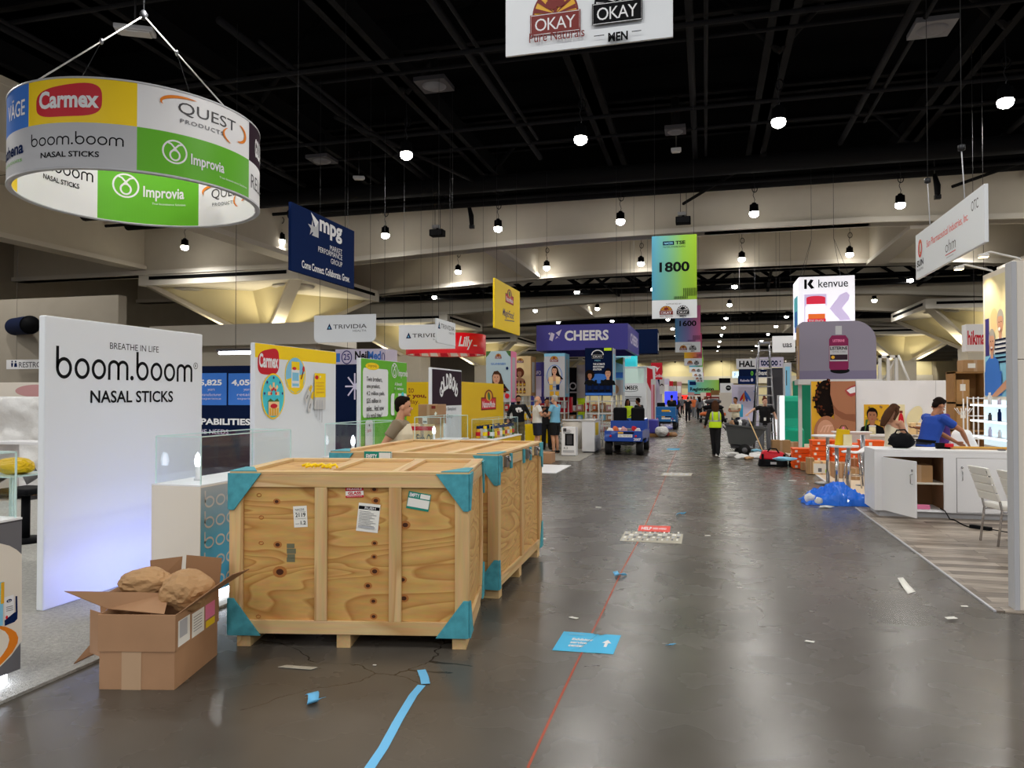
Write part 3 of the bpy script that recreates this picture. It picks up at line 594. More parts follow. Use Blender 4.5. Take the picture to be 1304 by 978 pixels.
for i, Y in enumerate([-8.2, .4, 9.6]+ROWY):
    seen = 0; hid = 0
    for j, X in enumerate(COLX):
        if i > 3 and not (-24 < X < 22): continue
        if any(abs(X-cx) < 4.6 for cx in (-22.1, 17.3)) and any(b-.5 < Y < b+9 for b in BAYS): continue
        z = 8.5; px, py = project((X, Y, z))
        if i >= 3:
            if -5 < px < 1310 and py > -5:
                seen += 1; lab = f'hanging dome lamp with black cap, {ORD[seen-1]} from the left in the {ORD[i-3]} lamp row'
            else:
                hid += 1; lab = f'hanging dome lamp past the edge of view, number {ORD[hid-1]} in the {ORD[i-3]} lamp row'
        else: hid += 1; lab = f'hanging dome lamp behind the viewer, {ORD[hid-1]} in its row of {("back", "overhead", "front")[i]} lamps'
        r = thing('hall_lamp', lab, 'lamp', (X, Y, z), 0, 'hall lamps hung in rows')
        for nm, me in zip(('lamp_cap', 'bulb', 'cord'), LAMP):
            if nm == 'cord' and i > 7: continue
            o = bpy.data.objects.new(nm, me); C.objects.link(o); o.parent = r
        lo = bpy.data.objects.new('lamp_beam', LB); C.objects.link(lo); lo.parent = r; lo.location = (0, 0, -.3)
# little white wall-washers clipped to the flanges of the coffers
# ================================================================== left booth: carpet, four brand panels, display pedestals
m = MB(); m.box(-11.5, -3.98, -1, 17.2, .001, .02, 'carpet_grey'); tag(m.build('booth_carpet'), 'shaggy light grey carpet under the row of tall white panels', 'carpet')
m = MB(); m.box(-22, -11.5, 2, 17, .001, .012, 'vinyl_plank'); m.T = Matrix.Identity(4); tag(m.build('booth_flooring'), 'grey wood-look flooring beyond the shaggy carpet, under the wrapped booth', 'flooring')
PX = -5.3
def tall_panel(k, label, t=.07):
    y0 = DX((57.4, 324.8, 459, 549.6)[k], 450, PX).y; y1 = DX((258, 428, 518.2, 588)[k], 450, PX).y
    return board('display_wall', label, 'display wall', (PX, y0), (PX, y1), .02, (2.47, 2.45, 2.405, 2.37)[k], t, 'panel_white', bevel=.012)
# white panel with the nasal stick lettering
r, a, s = tall_panel(0, 'tall white panel lettered with a rounded black name and NASAL STICKS')
s.textpx('BREATHE IN LIFE', 140, 436, 202, 449, 'ink', bold=-.002); done(a, r, 'headline_lettering'); a = MB(); s.mb = a
q0 = s.uv(71, 481); q1 = s.uv(245, 488); h = s.uv(245, 466)[1]-s.uv(245, 488)[1]
v0 = s.uv(150, 484)[1]; boom_word(s, q0[0], v0, q1[0], h*1.0, 'ink')
c = s.uv(249, 466); s.arc(c[0], c[1], .032, .032, .006, 'ink'); s.text('R', c[0]-.013, c[1]-.016, c[0]+.015, c[1]+.016, 'ink')
done(a, r, 'name_lettering'); a = MB(); s.mb = a
s.textpx('NASAL STICKS', 115, 497, 220, 512, 'ink', bold=.018)
done(a, r, 'lettering')
# white and yellow panel with three product pictures
r, a, s = tall_panel(1, 'white panel with yellow top band, red blob logo and oval product pictures')
W = s.W; s.rect(0, 2.25, W, 2.425, 'yellow')
carmex(s, *s.uv(342, 461), s.uv(357, 461)[0]-s.uv(330, 461)[0], .37)
c = s.uv(376, 478)
def oval(c, ru, rv, bg):
    s.q = rv/.42
    s.ell(c[0], c[1], ru, rv, 'yellow'); s.ell(c[0], c[1], ru*.92, rv*.93, bg)
ru = s.uv(389, 478)[0]-c[0]; oval(c, ru, .255, 'sky')
s.poly([(c[0]-ru*.85, c[1]-.1*s.q), (c[0]+ru*.9, c[1]+.05*s.q), (c[0]+ru*.7, c[1]-.28*s.q), (c[0], c[1]-.4*s.q), (c[0]-ru*.6, c[1]-.3*s.q)], 'yellow')
s.poly([(c[0]-.1, c[1]-.27*s.q), (c[0]+.1, c[1]-.27*s.q), (c[0]+.1, c[1]+.3*s.q), (c[0]-.1, c[1]+.3*s.q)], 'white'); s.rect(c[0]-.1, c[1]+.12*s.q, c[0]+.1, c[1]+.3*s.q, 'yellow'); s.ell(c[0]-.03, c[1]+.15*s.q, .05, .022, 'red'); s.rect(c[0]-.08, c[1]-.12*s.q, c[0]+.08, c[1]+.06*s.q, 'sky'); s.rect(c[0]-.08, c[1]-.24*s.q, c[0]+.08, c[1]-.18*s.q, 'sky')
s.stroke([(c[0]+.14, c[1]-.08*s.q), (c[0]+.2, c[1]+.12*s.q)], .025, 'brown_red'); s.ell(c[0]+.2, c[1]+.15*s.q, .03, .04, 'red', n=10)
c = s.uv(347.5, 504.5); ru = s.uv(362, 504)[0]-c[0]; oval(c, ru, .29, 'cyan')
for k in range(5):
    an = PI*k/4; p = (c[0]+ru*.5*math.cos(an), c[1]+.05*s.q+.14*math.sin(an)); e = (c[0]+ru*.22*math.cos(an), c[1]+.05*s.q+.06*math.sin(an))
    s.stroke([e, p], .045, 'peach'); s.ell(e[0], e[1], .02, .02, 'red', n=8); s.ell(c[0]+ru*.78*math.cos(an), c[1]+.05*s.q+.2*math.sin(an), .018, .018, 'violet', n=8)
s.rect(c[0]-.12, c[1]-.36*s.q, c[0]+.12, c[1]-.1*s.q, 'peach'); s.ell(c[0], c[1]-.18*s.q, .08, .03, 'red', n=12); s.poly([(c[0]-.14, c[1]-.1*s.q), (c[0]-.08, c[1]-.04*s.q), (c[0], c[1]-.09*s.q), (c[0]+.08, c[1]-.04*s.q), (c[0]+.12, c[1]-.1*s.q)], 'leaf')
for k in range(4): s.rect(c[0]-.1+.055*k, c[1]-.35*s.q, c[0]-.065+.055*k, c[1]-.22*s.q, 'gold')
a0 = s.uv(399, 475); a1 = s.uv(413, 521); s.rect(a0[0], a1[1], a1[0], a0[1], 'offwhite'); s.rect(a0[0], a0[1]-.34, a1[0], a0[1], 'yellow')
s.ell(a0[0]+.06, a0[1]-.06, .05, .03, 'red', n=12); s.ell((a0[0]+a1[0])/2, a0[1]-.05, .015, .015, 'white', n=8)
for k in range(4): s.rect(a0[0]+.04, a0[1]-.14-.045*k, a1[0]-.05, a0[1]-.125-.045*k, 'gold')
for k in range(3): s.stroke([(a0[0]+.07+.07*k, a0[1]-.38), (a0[0]+.06+.07*k, a0[1]-.62-.04*k)], .02, 'light_grey')
for q in ((395, 491, 387, 511), (397, 499, 391, 524)):
    p0 = s.uv(q[0], q[1]); p1 = s.uv(q[2], q[3]); d = (V(p1)-V(p0)); mdl = V(p0)+d*.35
    s.stroke([tuple(V(p0)), tuple(mdl)], [.05, .07], 'yellow_deep'); s.stroke([tuple(mdl), tuple(V(p1))], [.075, .085], 'offwhite'); s.stroke([tuple(mdl+d*.25), tuple(mdl+d*.5)], .02, 'mid_grey')
done(a, r)
# green panel with a text card
r, a, s = tall_panel(2, 'green panel with a rounded white text card and small yellow tab')
s.rect(.02, .02, s.W-.01, 2.38, 'lime')
def card(x0, y0, x1, y1):
    p = s.uv(x0, y0); q = s.uv(x1, y1); s.rect(p[0], q[1]+.06, q[0], p[1]-.06, 'white'); s.rect(p[0]+.06, q[1], q[0]-.06, p[1], 'white')
    for cu in (p[0]+.06, q[0]-.06):
        for cv in (q[1]+.06, p[1]-.06): s.ell(cu, cv, .06, .06, 'white', n=14)
    return p, q
p, q = card(462, 468, 494, 530)
c = s.uv(474, 466.5); s.ell(c[0], c[1], .26, .06, 'yellow', n=18); s.text('Improvia', c[0]-.16, c[1]-.03, c[0]+.16, c[1]+.035, 'brown_red')
for k, t in enumerate(['Twin brothers,', 'one product,', '4.2 million pads,', '$35 million in', 'sales... And now', "it's retail time!"]):
    wd = [.78, .66, .9, .7, .86, .76][k]*.86; y = p[1]-.2-k*.118; s.text(t, p[0]+.13, y-.03, p[0]+.13+wd*.9, y+.06, 'dark_grey', bold=.012)
c = s.uv(498, 481); improvia(s, c[0], c[1], .26, 'white'); c = s.uv(502, 491)
for k in (0, 1): s.text(('A Smooth', 'Experience')[k], c[0], c[1]-.09*k, c[0]+.32+.06*k, c[1]+.06-.09*k, 'white', bold=.02)
p, q = card(497, 501, 517, 528); cm = ((p[0]+q[0])/2, (p[1]+q[1])/2); s.ell(cm[0]-.12, cm[1], .1, .3, 'lime'); s.ell(cm[0]+.1, cm[1]-.15, .14, .16, 'sky'); s.ell(cm[0]+.16, cm[1]+.1, .08, .12, 'cyan')
p, q = card(464, 535, 473.5, 575); s.text('Scan for', p[0]+.06, p[1]-.2, q[0]-.06, p[1]-.14, 'red'); s.ell((p[0]+q[0])/2, p[1]-.09, .02, .02, 'dark_grey', n=8)
done(a, r)
# white panel with a plum square
r, a, s = tall_panel(3, 'white panel with a dark plum square and arched white wavy letters')
s.rect(.03, 1.57, s.W-.02, 2.32, 'plum')
cu, cv = s.W*.55, 1.73
for k, ch in enumerate('GOLDBOND'):
    an = R(165-150*k/7); hh = .2+.13*math.sin(PI*(k+.5)/8)
    ca, sa = math.cos(an), math.sin(an); base = (cu+.33*ca*1.3, cv+.22*sa)
    vs, fs, x0, x1, y0, y1 = text_mesh(ch, .05, 0, 1)
    out = []
    for x, y in vs:
        lx = ((x-x0)/(x1-x0)-.5)*.17; ly = (y-y0)/(y1-y0)*hh; ra = an-PI/2; ra *= .5
        out.append(s.p(base[0]+lx*math.cos(ra)-ly*math.sin(ra), base[1]-.02+lx*math.sin(ra)+ly*math.cos(ra)))
    a.add(out, fs, 'white'); s.up()
s.text('Made Simplest', .55, 1.44, 1.5, 1.54, 'mid_grey'); s.text('by Design', .72, 1.29, 1.3, 1.39, 'mid_grey')
done(a, r)

# pedestals: cabinet with a printed aisle side, glowing plinth, and an acrylic case on top
PZ = 1.03
grad_mat('boom_print', [(0, (60, 170, 225)), (.55, (90, 175, 210)), (1, (168, 176, 182))], 2, 0, 1)
def pedestal(y0, y1, label, kind):
    x0, x1 = -4.62, -4.13
    t = thing('display_pedestal', label, 'pedestal', ((x0+x1)/2, (y0+y1)/2, .02))
    mm = MB(); mm.box(x0, x1, y0, y1, .1, PZ, 'warm_white' if kind else 'dark_grey'); mm.build('cabinet', t, .005)
    mm = MB(); mm.box(x0+.05, x1-.05, y0+.05, y1-.05, .02, .1, 'strip_light'); mm.build('plinth_light', t)
    mm = MB(); mm.box(x0, x1, y0, y1, PZ, PZ+.012, 'white'); mm.build('top', t)
    art = MB(); s = Sheet(art, (x1, y0), (x1, y1), .1)
    if kind == 1:
        s.rect(.005, .003, s.W-.005, .92, 'boom_print')
        for k in range(5): boom_word(s, .05, .04+.175*k, 1.42, .1, 'offwhite')
    elif kind == 2:
        s.rect(.005, .003, s.W-.005, .92, 'yellow')
    elif kind == 0:
        s.rect(.005, .003, s.W-.004, .92, 'mid_grey')
        s.poly([(-60, 690), (0, 692), (12, 695), (21, 700), (27.6, 706), (27.6, 816), (14, 835), (0, 849), (-60, 890)], 'warm_white', True)
        s.poly([(-4, 800), (0, 797), (7, 798), (14, 801), (20, 805), (23, 812), (22, 819), (16, 830), (8, 839), (0, 847), (-4, 850)], 'orange', True); s.poly([(-4, 802), (0, 801), (6, 804), (10, 809), (11.5, 815), (9, 824), (4, 832), (0, 837), (-4, 840)], 'warm_white', True)
        s.poly([(4.5, 761), (17, 757), (18, 790), (5.5, 797)], 'white', True); s.poly([(5.2, 790), (17.6, 780), (22, 778), (21.5, 788), (18, 792), (5.5, 797)], 'navy', True); s.poly([(19, 759), (21.4, 759), (21.8, 782), (19.4, 783)], 'navy', True)
        s.ellpx(11, 765, 3.4, 2.2, 'navy'); s.textpx('Xen', 8.9, 764, 13.2, 766.3, 'white')
        for k in range(3): s.poly([(7, 773+2.4*k), (15.5, 771+2.4*k), (15.5, 771.8+2.4*k), (7, 773.8+2.4*k)], 'mid_grey', True)
        s.ellpx(7.5, 786, 1.5, 2.2, 'red', n=10); s.rectpx(-3, 742, 2.5, 796, 'sky'); s.rectpx(0, 742, 4, 768, 'gold')
    art.build('print', t, recalc=False)
    return t
def acrylic_case(x0, x1, y0, y1, z0, z1, label):
    t = thing('acrylic_case', label, 'display case', ((x0+x1)/2, (y0+y1)/2, z0)); w = .012
    for n_, b in (('pane', (x0, x1, y0, y0+w)), ('pane', (x0, x1, y1-w, y1)), ('pane', (x0, x0+w, y0+w, y1-w)), ('pane', (x1-w, x1, y0+w, y1-w))):
        mm = MB(); mm.box(*b, z0, z1, 'acrylic'); mm.build(n_, t)
    mm = MB(); e = .0045
    for x in (x0, x1):
        for y in (y0, y1): mm.box(x-e, x+e, y-e, y+e, z0, z1, 'acrylic_edge')
    for y in (y0, y1): mm.box(x0, x1, y-e, y+e, z1-e, z1+e, 'acrylic_edge')
    for x in (x0, x1): mm.box(x-e, x+e, y0, y1, z1-e, z1+e, 'acrylic_edge')
    mm.build('edges', t)
P0 = [2.3, 5.41, 8.36, 11.31]; PL = [DX(28, 700, -4.13).y-2.3, 1.47, 1.47, 1.47]
for k, (lab, kd) in enumerate((('dark grey pedestal printed with a pale circle and orange swoosh, beside the carton', 0), ('white pedestal whose aisle side repeats a rounded name over blue', 1), ('yellow-sided pedestal behind the crates, before the yellow-banded panel', 2), ('white pedestal behind the far crate, before the green panel', 3))):
    pedestal(P0[k], P0[k]+PL[k], lab, kd)
    acrylic_case(-4.6, -4.15, P0[k]+.03, P0[k]+PL[k]-.03, PZ+.013, 1.45, ('clear acrylic case on the dark pedestal with the orange swoosh', 'clear acrylic case on the pedestal printed with repeated rounded names', 'clear acrylic case before the yellow-banded panel, above the near crate', 'clear acrylic case before the green panel, above the far crate')[k])
# small lit holder inside the second case, yellow bag in the first
def holder(x, y, label):
    t = thing('product_holder', label, 'display light', (x, y, PZ+.013)); z = PZ+.013
    mm = MB(); mm.lathe([(0, 0), (.035, 0), (.03, .02), (.02, .03), (.02, .12), (0, .12)], 'white', (x, y, z), 14); mm.build('stand', t)
    mm = MB(); mm.lathe([(0, .12), (.02, .125), (.028, .17), (.018, .22), (0, .25)], 'strip_light', (x, y, z), 12); mm.build('tip_light', t)
for k, (x, y) in enumerate(((-4.42, 5.75), (-4.4, 8.75), (-4.4, 11.7))): holder(x, y, ('small glowing white holder in the case beside the rounded-name panel', 'small glowing holder in the case before the yellow-banded panel', 'small glowing holder in the case before the green panel')[k])
m = MB(); m.crumple((-4.38, 3.35, PZ+.14), (.14, .2, .09), 'yellow_deep', 3, .25, 2); tag(m.build('folded_bag'), 'crumpled yellow bag inside the acrylic case on the dark pedestal', 'bag')
# blue floor wash light between pedestal and panel
t = thing('floor_uplight', 'small LED floor light washing the tall white panel with blue', 'floor light', (-4.68, 5.9, .02))
m = MB(); m.box(-4.71, -4.64, 5.15, 6.65, .02, .1, 'black'); m.build('housing', t, .01); m = MB(); m.box(-4.714, -4.71, 5.17, 6.63, .04, .09, 'screen_blue'); m.build('lens', t)
L = bpy.data.lights.new('blue_wash', 'AREA'); L.energy = 6.5; L.color = (.30, .36, 1); L.shape = 'RECTANGLE'; L.size = 1.5; L.size_y = .06
o = bpy.data.objects.new('blue_wash', L); C.objects.link(o); o.parent = t; o.location = (-.04, 0, .06); o.rotation_euler = (R(90+12), 0, R(90))

# ================================================================== wooden crates
def crate(name, label, loc, rz, W, D, H, second):
    t = thing(name, label, 'crate', loc, rz); T = M_(loc, rz); zb = .1
    def mk(): q = MB(); q.T = T; return q
    b = .1; th = .024
    # plywood walls and lid
    mm = mk(); mm.box(b*.3, W-b*.3, th, th+.012, zb+.03, H-.02, 'plywood')
    rn = random.Random(3 if not second else 9)
    cols = (.14, .29, .61, .66, .8)
    if not second:
        kn = [(.195, .82), (.2, .55), (.21, .38), (.605, .9), (.612, .83), (.612, .66), (.607, .565), (.605, .48), (.608, .39), (.603, .205), (.604, .11), (.735, .68), (.725, .34), (.73, .225), (.58, .3)]
        for k, (u, v) in enumerate(kn):
            r_ = .022 if k in (2,) else rn.uniform(.01, .016); x = u*W; z = zb+v*(H-zb); y = th-.001
            for rr, mt in ((r_*1.9, 'knot_ring'), (r_, 'knot')):
                mm.poly([(x+rr*1.25*math.cos(a*PI/7), y, z+rr*math.sin(a*PI/7)) for a in range(14)], mt); y -= .001
        for u, v in ((.12, .86), (.13, .72), (.13, .56), (.12, .1)):
            x = u*W; z = zb+v*(H-zb); mm.tube([(x+.016*math.cos(a*PI/6), th-.001, z+.012*math.sin(a*PI/6)) for a in range(13)], .003, 'knot_ring', 4, False)
        for q, (x, z, dx, dz) in enumerate(((.255*W, .58*H, .028, .016), (.258*W, .55*H, .033, .018), (.257*W, .52*H, .028, .016), (.256*W, .5*H, .03, .016))):
            mm.box(x-dx, x+dx, th-.0015, th-.0005, z-dz, z+dz, 'scuff')
    mm.build('front_plywood', t)
    mm = mk(); mm.box(W-th-.012, W-th, b*.3, D-b*.3, zb+.03, H-.02, 'plywood_side'); mm.build('side_plywood', t)
    mm = mk(); mm.box(th, th+.012, b*.3, D-b*.3, zb+.03, H-.02, 'plywood_side'); mm.build('side_plywood', t)
    mm = mk(); mm.box(b*.3, W-b*.3, D-th-.012, D-th, zb+.03, H-.02, 'plywood'); mm.build('back_plywood', t)
    mm = mk(); mm.box(.02, W-.02, .02, D-.02, H-.03, H-.012, 'plywood'); mm.build('lid_plywood', t)
    mm = mk(); mm.box(.02, W-.02, .02, D-.02, zb, zb+.02, 'plywood'); mm.build('bottom_board', t)
    def bt(nm, *a, mt='batten'):
        q = mk(); q.box(*a, mt); q.build(nm, t, .003)
    # front and back frames
    for y0, y1 in ((0, th), (D-th, D)):
        bt('batten', b, W-b, y0, y1, H-.1, H-.012, mt='plank_x'); bt('batten', b, W-b, y0, y1, zb, zb+b*.95, mt='plank_x')
        bt('batten', 0, b, y0, y1, zb, H-.02); bt('batten', W-b, W, y0, y1, zb, H-.02)
        if not (second and y0 == 0):
            for u in (.385, .695): bt('batten', u*W-.045, u*W+.045, y0, y1, zb+b*.95, H-.1)
    # side frames
    for x0, x1 in ((0, th), (W-th, W)):
        bt('batten', x0, x1, th, D-th, H-.115, H-.02, mt='plank_y'); bt('batten', x0, x1, th, D-th, zb, zb+.09, mt='plank_y')
        for v in ((.02, .5, .94) if second else (.03, .93)): bt('batten', x0, x1, max(th, v*D-.04), min(D-th, v*D+.05), zb+.09, H-.115)
    # lid battens
    for a in ((0, W, 0, .09), (0, W, D-.09, D)): bt('lid_batten', *a, H-.012, H+.012, mt='plank_x')
    for u in (0, .385, .695, 1):
        x = min(max(u*W-.045, 0), W-.09); bt('lid_batten', x, x+.09, .09, D-.09, H-.012, H+.012, mt='plank_y')
    # skids
    for u in ((.03, .45, .93) if not second else (.02, .5, .92)):
        bt('skid', u*W, u*W+.1, .02, D-.02, 0, zb, mt='plank_y') if not second else None
    if second:
        for v in (.02, .42, .88): bt('skid', .02, W-.005, v*D, v*D+.11, 0, zb, mt='plank_x')
    # painted corner plates
    cs = .235
    for sx in (0, 1):
        for top in (1, 0):
            if second and not top and sx == 0: continue
            X0 = 0 if sx == 0 else W; d = cs if sx == 0 else -cs; Z0 = H+.0 if top else zb-.012; e = -cs if top else cs
            q = mk(); q.prism([V((X0, -.014, Z0)), V((X0+d, -.014, Z0)), V((X0+d*.16, -.014, Z0+e*1.12)), V((X0, -.014, Z0+e*1.12))], (0, .014, 0), 'tealpaint'); q.build('corner_plate', t, .002)
            Xs = -.014 if sx == 0 else W+.014
            q = mk(); q.prism([V((Xs, 0, Z0)), V((Xs, .06 if second else .2, Z0)), V((Xs, .03, Z0+e*1.1)), V((Xs, 0, Z0+e*1.1))], (.014 if sx == 0 else -.014, 0, 0), 'tealpaint'); q.build('corner_plate', t, .002)
            q = mk(); q.prism([V((Xs, D, Z0)), V((Xs, D-.15, Z0)), V((Xs, D-.03, Z0+e*1.2)), V((Xs, D, Z0+e*1.2))], (.014 if sx == 0 else -.014, 0, 0), 'tealpaint'); q.build('corner_plate', t, .002)
    for x in (0, W):
        s0 = 1 if x == 0 else -1
        q = mk(); q.prism([V((x, 0, H+.012)), V((x+s0*.2, 0, H+.012)), V((x+s0*.06, .3, H+.012)), V((x, .3, H+.012))], (0, 0, .006), 'tealpaint'); q.build('corner_plate', t)
    if second:   # steel clasps with painted plates along the lid edge
        for v in (.03, .22, .5, .66, .93):
            q = mk(); q.box(W, W+.02, v*D-.025, v*D+.03, H-.15, H-.01, 'tealpaint'); q.build('clasp_plate', t, .003)
        for v in (.12, .58, .8):
            q = mk(); q.box(W, W+.03, v*D-.04, v*D+.04, H-.12, H-.02, 'steel'); q.tube([(W+.035, v*D-.05, H-.03), (W+.05, v*D, H-.07), (W+.035, v*D+.05, H-.03)], .009, 'steel', 6); q.build('clasp', t, .003)
    return t, T
FLc = G(291, 824); FRc = G(597, 829); d = FRc-FLc; RZ1 = math.atan2(d.y, d.x); W1 = d.length
H1 = (DX(600, 598, 0) and 0) or 1.245
t1, T1 = crate('shipping_crate', 'plywood crate with blue corner plates and white paper labels, nearest the viewer', FLc, RZ1, W1, 1.17, H1, False)
def on_crate(fx, fz): return T1 @ V((fx*W1, -.0015+.024, .1+fz*(H1-.1)))
def label_on(x0, z0, x1, z1, rot, name, lab, painter, y=.0215):
    """paper sticker on the crate front, coordinates in metres on its face"""
    mm = MB(); o = T1 @ V((x0, y, z0)); d = (T1.to_3x3() @ V((1, 0, 0)))
    s = Sheet(mm, (0, 0), (1, 0), 0, .0005, 0); W = x1-x0; Hh = z1-z0
    t = thing(name, lab, 'label', T1 @ V(((x0+x1)/2, y, (z0+z1)/2)), RZ1)
    c0 = V(((x0+x1)/2, (z0+z1)/2))
    s.O = V((0, 0, 0)); nrm = T1.to_3x3() @ V((0, -1, 0))
    def P(u, v):
        du, dv = u-W/2, v-Hh/2; x = c0.x+du*math.cos(rot)-dv*math.sin(rot); z = c0.y+du*math.sin(rot)+dv*math.cos(rot)
        return (T1 @ V((x, y, z)))+nrm*s.l
    s.p = P; s.rect(0, 0, W, Hh, 'paper'); painter(s, W, Hh); mm.build('sheet', t, recalc=False)
def pa(s, W, Hh):
    s.text('NACDS', W*.14, Hh*.78, W*.8, Hh*.88, 'ink', bold=.01); s.text('2119', W*.14, Hh*.48, W*.88, Hh*.68, 'ink', bold=.02); s.text('1.2', W*.5, Hh*.12, W*.88, Hh*.3, 'ink', bold=.02); s.rect(W*.1, Hh*.4, W*.92, Hh*.41, 'ink'); s.rect(W*.1, Hh*.72, W*.92, Hh*.73, 'ink'); s.rect(W*.12, Hh*.16, W*.4, Hh*.18, 'mid_grey')
def pb(s, W, Hh):
    s.rect(W*.02, Hh*.78, W*.98, Hh*.9, 'ink'); s.text('RUSH', W*.3, Hh*.8, W*.8, Hh*.88, 'white', bold=.02)
    for k in range(11): s.rect(W*.08, Hh*(.7-.055*k), W*(.6+.34*((k*7) % 5)/5), Hh*(.715-.055*k), 'mid_grey')
    s.rect(W*.1, Hh*.14, W*.85, Hh*.2, 'light_grey')
def pc(s, W, Hh):
    s.rect(0, Hh*.62, W, Hh, 'red'); s.rect(0, 0, W, Hh*.2, 'red'); s.text('FRAGILE', W*.08, Hh*.72, W*.92, Hh*.88, 'white', bold=.02); s.text('GLASS', W*.14, Hh*.27, W*.86, Hh*.56, 'red', bold=.04); s.text('HANDLE WITH CARE', W*.08, Hh*.07, W*.92, Hh*.14, 'white')
def pd(s, W, Hh):
    s.rect(0, Hh*.62, W, Hh, 'green_label'); s.rect(0, 0, W, Hh*.13, 'green_label'); s.text('EMPTY', W*.06, Hh*.7, W*.5, Hh*.92, 'white', bold=.04); s.rect(W*.54, Hh*.68, W*.97, Hh*.94, 'paper'); s.rect(0, 0, W*.025, Hh, 'green_label'); s.rect(W*.975, 0, W, Hh, 'green_label')
def fp(px, py):   # photo pixel -> metres on the crate front
    n = T1.to_3x3() @ V((0, -1, 0)); r = ray(px, py); q = EYE+r*((FLc-EYE).dot(n)/r.dot(n)); l = T1.inverted() @ q; return l.x, l.z
def lb(x0, y0, x1, y1, *a, **k):
    p = fp(x0, y1); q = fp(x1, y0); label_on(p[0], p[1], q[0], q[1], *a, **k)
lb(372.5, 645, 390, 672, .06, 'paper_label', 'white numbered paper label, lowest on the crate front, reading 2119', pa)
lb(454, 642, 482, 678, -.1, 'paper_label', 'tall white printed sheet with black header on the crate front', pb)
lb(439, 620.5, 462, 634, .04, 'paper_label', 'small red and white GLASS sticker on the crate front', pc)
lb(518, 628, 547, 650, -.17, 'paper_label', 'tilted green and white EMPTY label on the near crate front', pd)
q = T1 @ V((.52, .25, H1+.012))
m = MB()
for k in range(7): m.tube([q+V((.04*k-.1+.02*math.sin(k*2), .03*math.cos(k*1.7), .012)), q+V((.04*k-.06, .03*math.cos(k*2.3)+.02, .03)), q+V((.04*k-.03, -.03*math.cos(k*1.3), .012))], .01, 'yellow', 6)
tag(m.build('strap_bundle'), 'small tangle of yellow strap on the near crate lid', 'strap')
BX = G(673, 724).x+.02
Y20 = 6.28; D2 = 2.0; W2 = 1.62; H2 = 1.27
t2, T2 = crate('shipping_crate', 'plywood crate with steel clasps standing behind the near crate', (BX-W2, Y20, 0), R(1.2), W2, D2, H2, True)
mm = MB(); mm.box(BX-W2+.35, BX-W2+.62, Y20-.014, Y20+.004, H2-.13, H2+.02, 'paper'); s = Sheet(mm, (BX-W2+.35, Y20-.014), (BX-W2+.62, Y20-.014), H2-.13, .0006)
s.rect(0, .06, .27, .15, 'green_label'); s.text('EMPTY', .02, .08, .13, .125, 'white', bold=.04); s.rect(.15, .075, .265, .14, 'paper'); s.rect(0, 0, .27, .02, 'green_label')
tag(mm.build('paper_label', recalc=False), 'green EMPTY label on the front of the far crate', 'label')

# ================================================================== open carton with paper wads
A0 = G(126, 878); A1 = G(222, 879); d = (A1-A0); rz = math.atan2(d.y, d.x)
BW, BD = d.length, .62; cl = A0; T = M_(cl, rz)
t = thing('cardboard_carton', 'open brown carton spilling paper wads, standing in front of the white pedestal', 'carton', cl, rz)
def mk(): q = MB(); q.T = T; return q
w = .006; h1, h2 = .235, .46
for a_ in ((0, BW, 0, w), (0, BW, BD-w, BD), (0, w, w, BD-w), (BW-w, BW, w, BD-w)):
    q = mk(); q.box(*a_, 0, h1, 'carton'); q.build('lower_wall', t, .002)
o_ = .007
for a_ in ((-o_, BW+o_, -o_, w-o_), (-o_, BW+o_, BD-w+o_, BD+o_), (-o_, w-o_, w, BD-w), (BW-w+o_, BW+o_, w, BD-w)):
    q = mk(); q.box(*a_, h1-.002, h2, 'carton'); q.build('upper_wall', t, .002)
q = mk(); q.box(w, BW-w, w, BD-w, .0, .006, 'carton'); q.build('bottom', t)
q = mk(); q.box(BW*.3, BW*.56, -.0022, -.0008, .0, h1-.004, 'carton_tape'); q.build('tape', t)
def flap(nm, pts, mt='carton'):
    q = mk(); q.prism([V(p) for p in pts], (V(pts[1])-V(pts[0])).cross(V(pts[2])-V(pts[0])).normalized()*.005, mt); q.build(nm, t, .001)
flap('flap', [(-.005, .1, h2), (BW*.86, .0, h2+.0), (BW*.72, .2, h2+.075), (-.26, .06, h2+.12)], 'carton')      # creased front flap thrown to the aisle
flap('flap', [(BW+.006, .02, h2), (BW+.006, BD*.95, h2), (BW+.24, BD*.92, h2+.15), (BW+.30, .12, h2+.22)], 'carton')
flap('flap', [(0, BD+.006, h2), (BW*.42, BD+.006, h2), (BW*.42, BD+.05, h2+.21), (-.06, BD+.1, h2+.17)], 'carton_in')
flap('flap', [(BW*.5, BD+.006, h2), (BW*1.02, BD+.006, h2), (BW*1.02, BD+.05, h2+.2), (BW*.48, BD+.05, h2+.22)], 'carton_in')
flap('flap', [(-.115, .1, h2-.27), (-.008, .03, h2-.27), (-.008, .03, h2), (-.115, .1, h2)], 'carton')
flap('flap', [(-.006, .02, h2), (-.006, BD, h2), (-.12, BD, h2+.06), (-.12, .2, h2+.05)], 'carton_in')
art = mk()
for u0, u1, v0, v1, c_ in ((.03, .2, .25, .41, 'paper'), (.05, .16, .3, .405, 'light_grey'), (.23, .42, .245, .4, 'paper'), (.44, .6, .3, .40, 'pink'), (.45, .6, .245, .29, 'yellow')):
    x = BW+o_+.001+.0008*(c_ in ('light_grey',)); art.add([(x, u0*BD*1.5, v0), (x, u1*BD*1.5, v0), (x, u1*BD*1.5, v1), (x, u0*BD*1.5, v1)], [(0, 1, 2, 3)], c_)
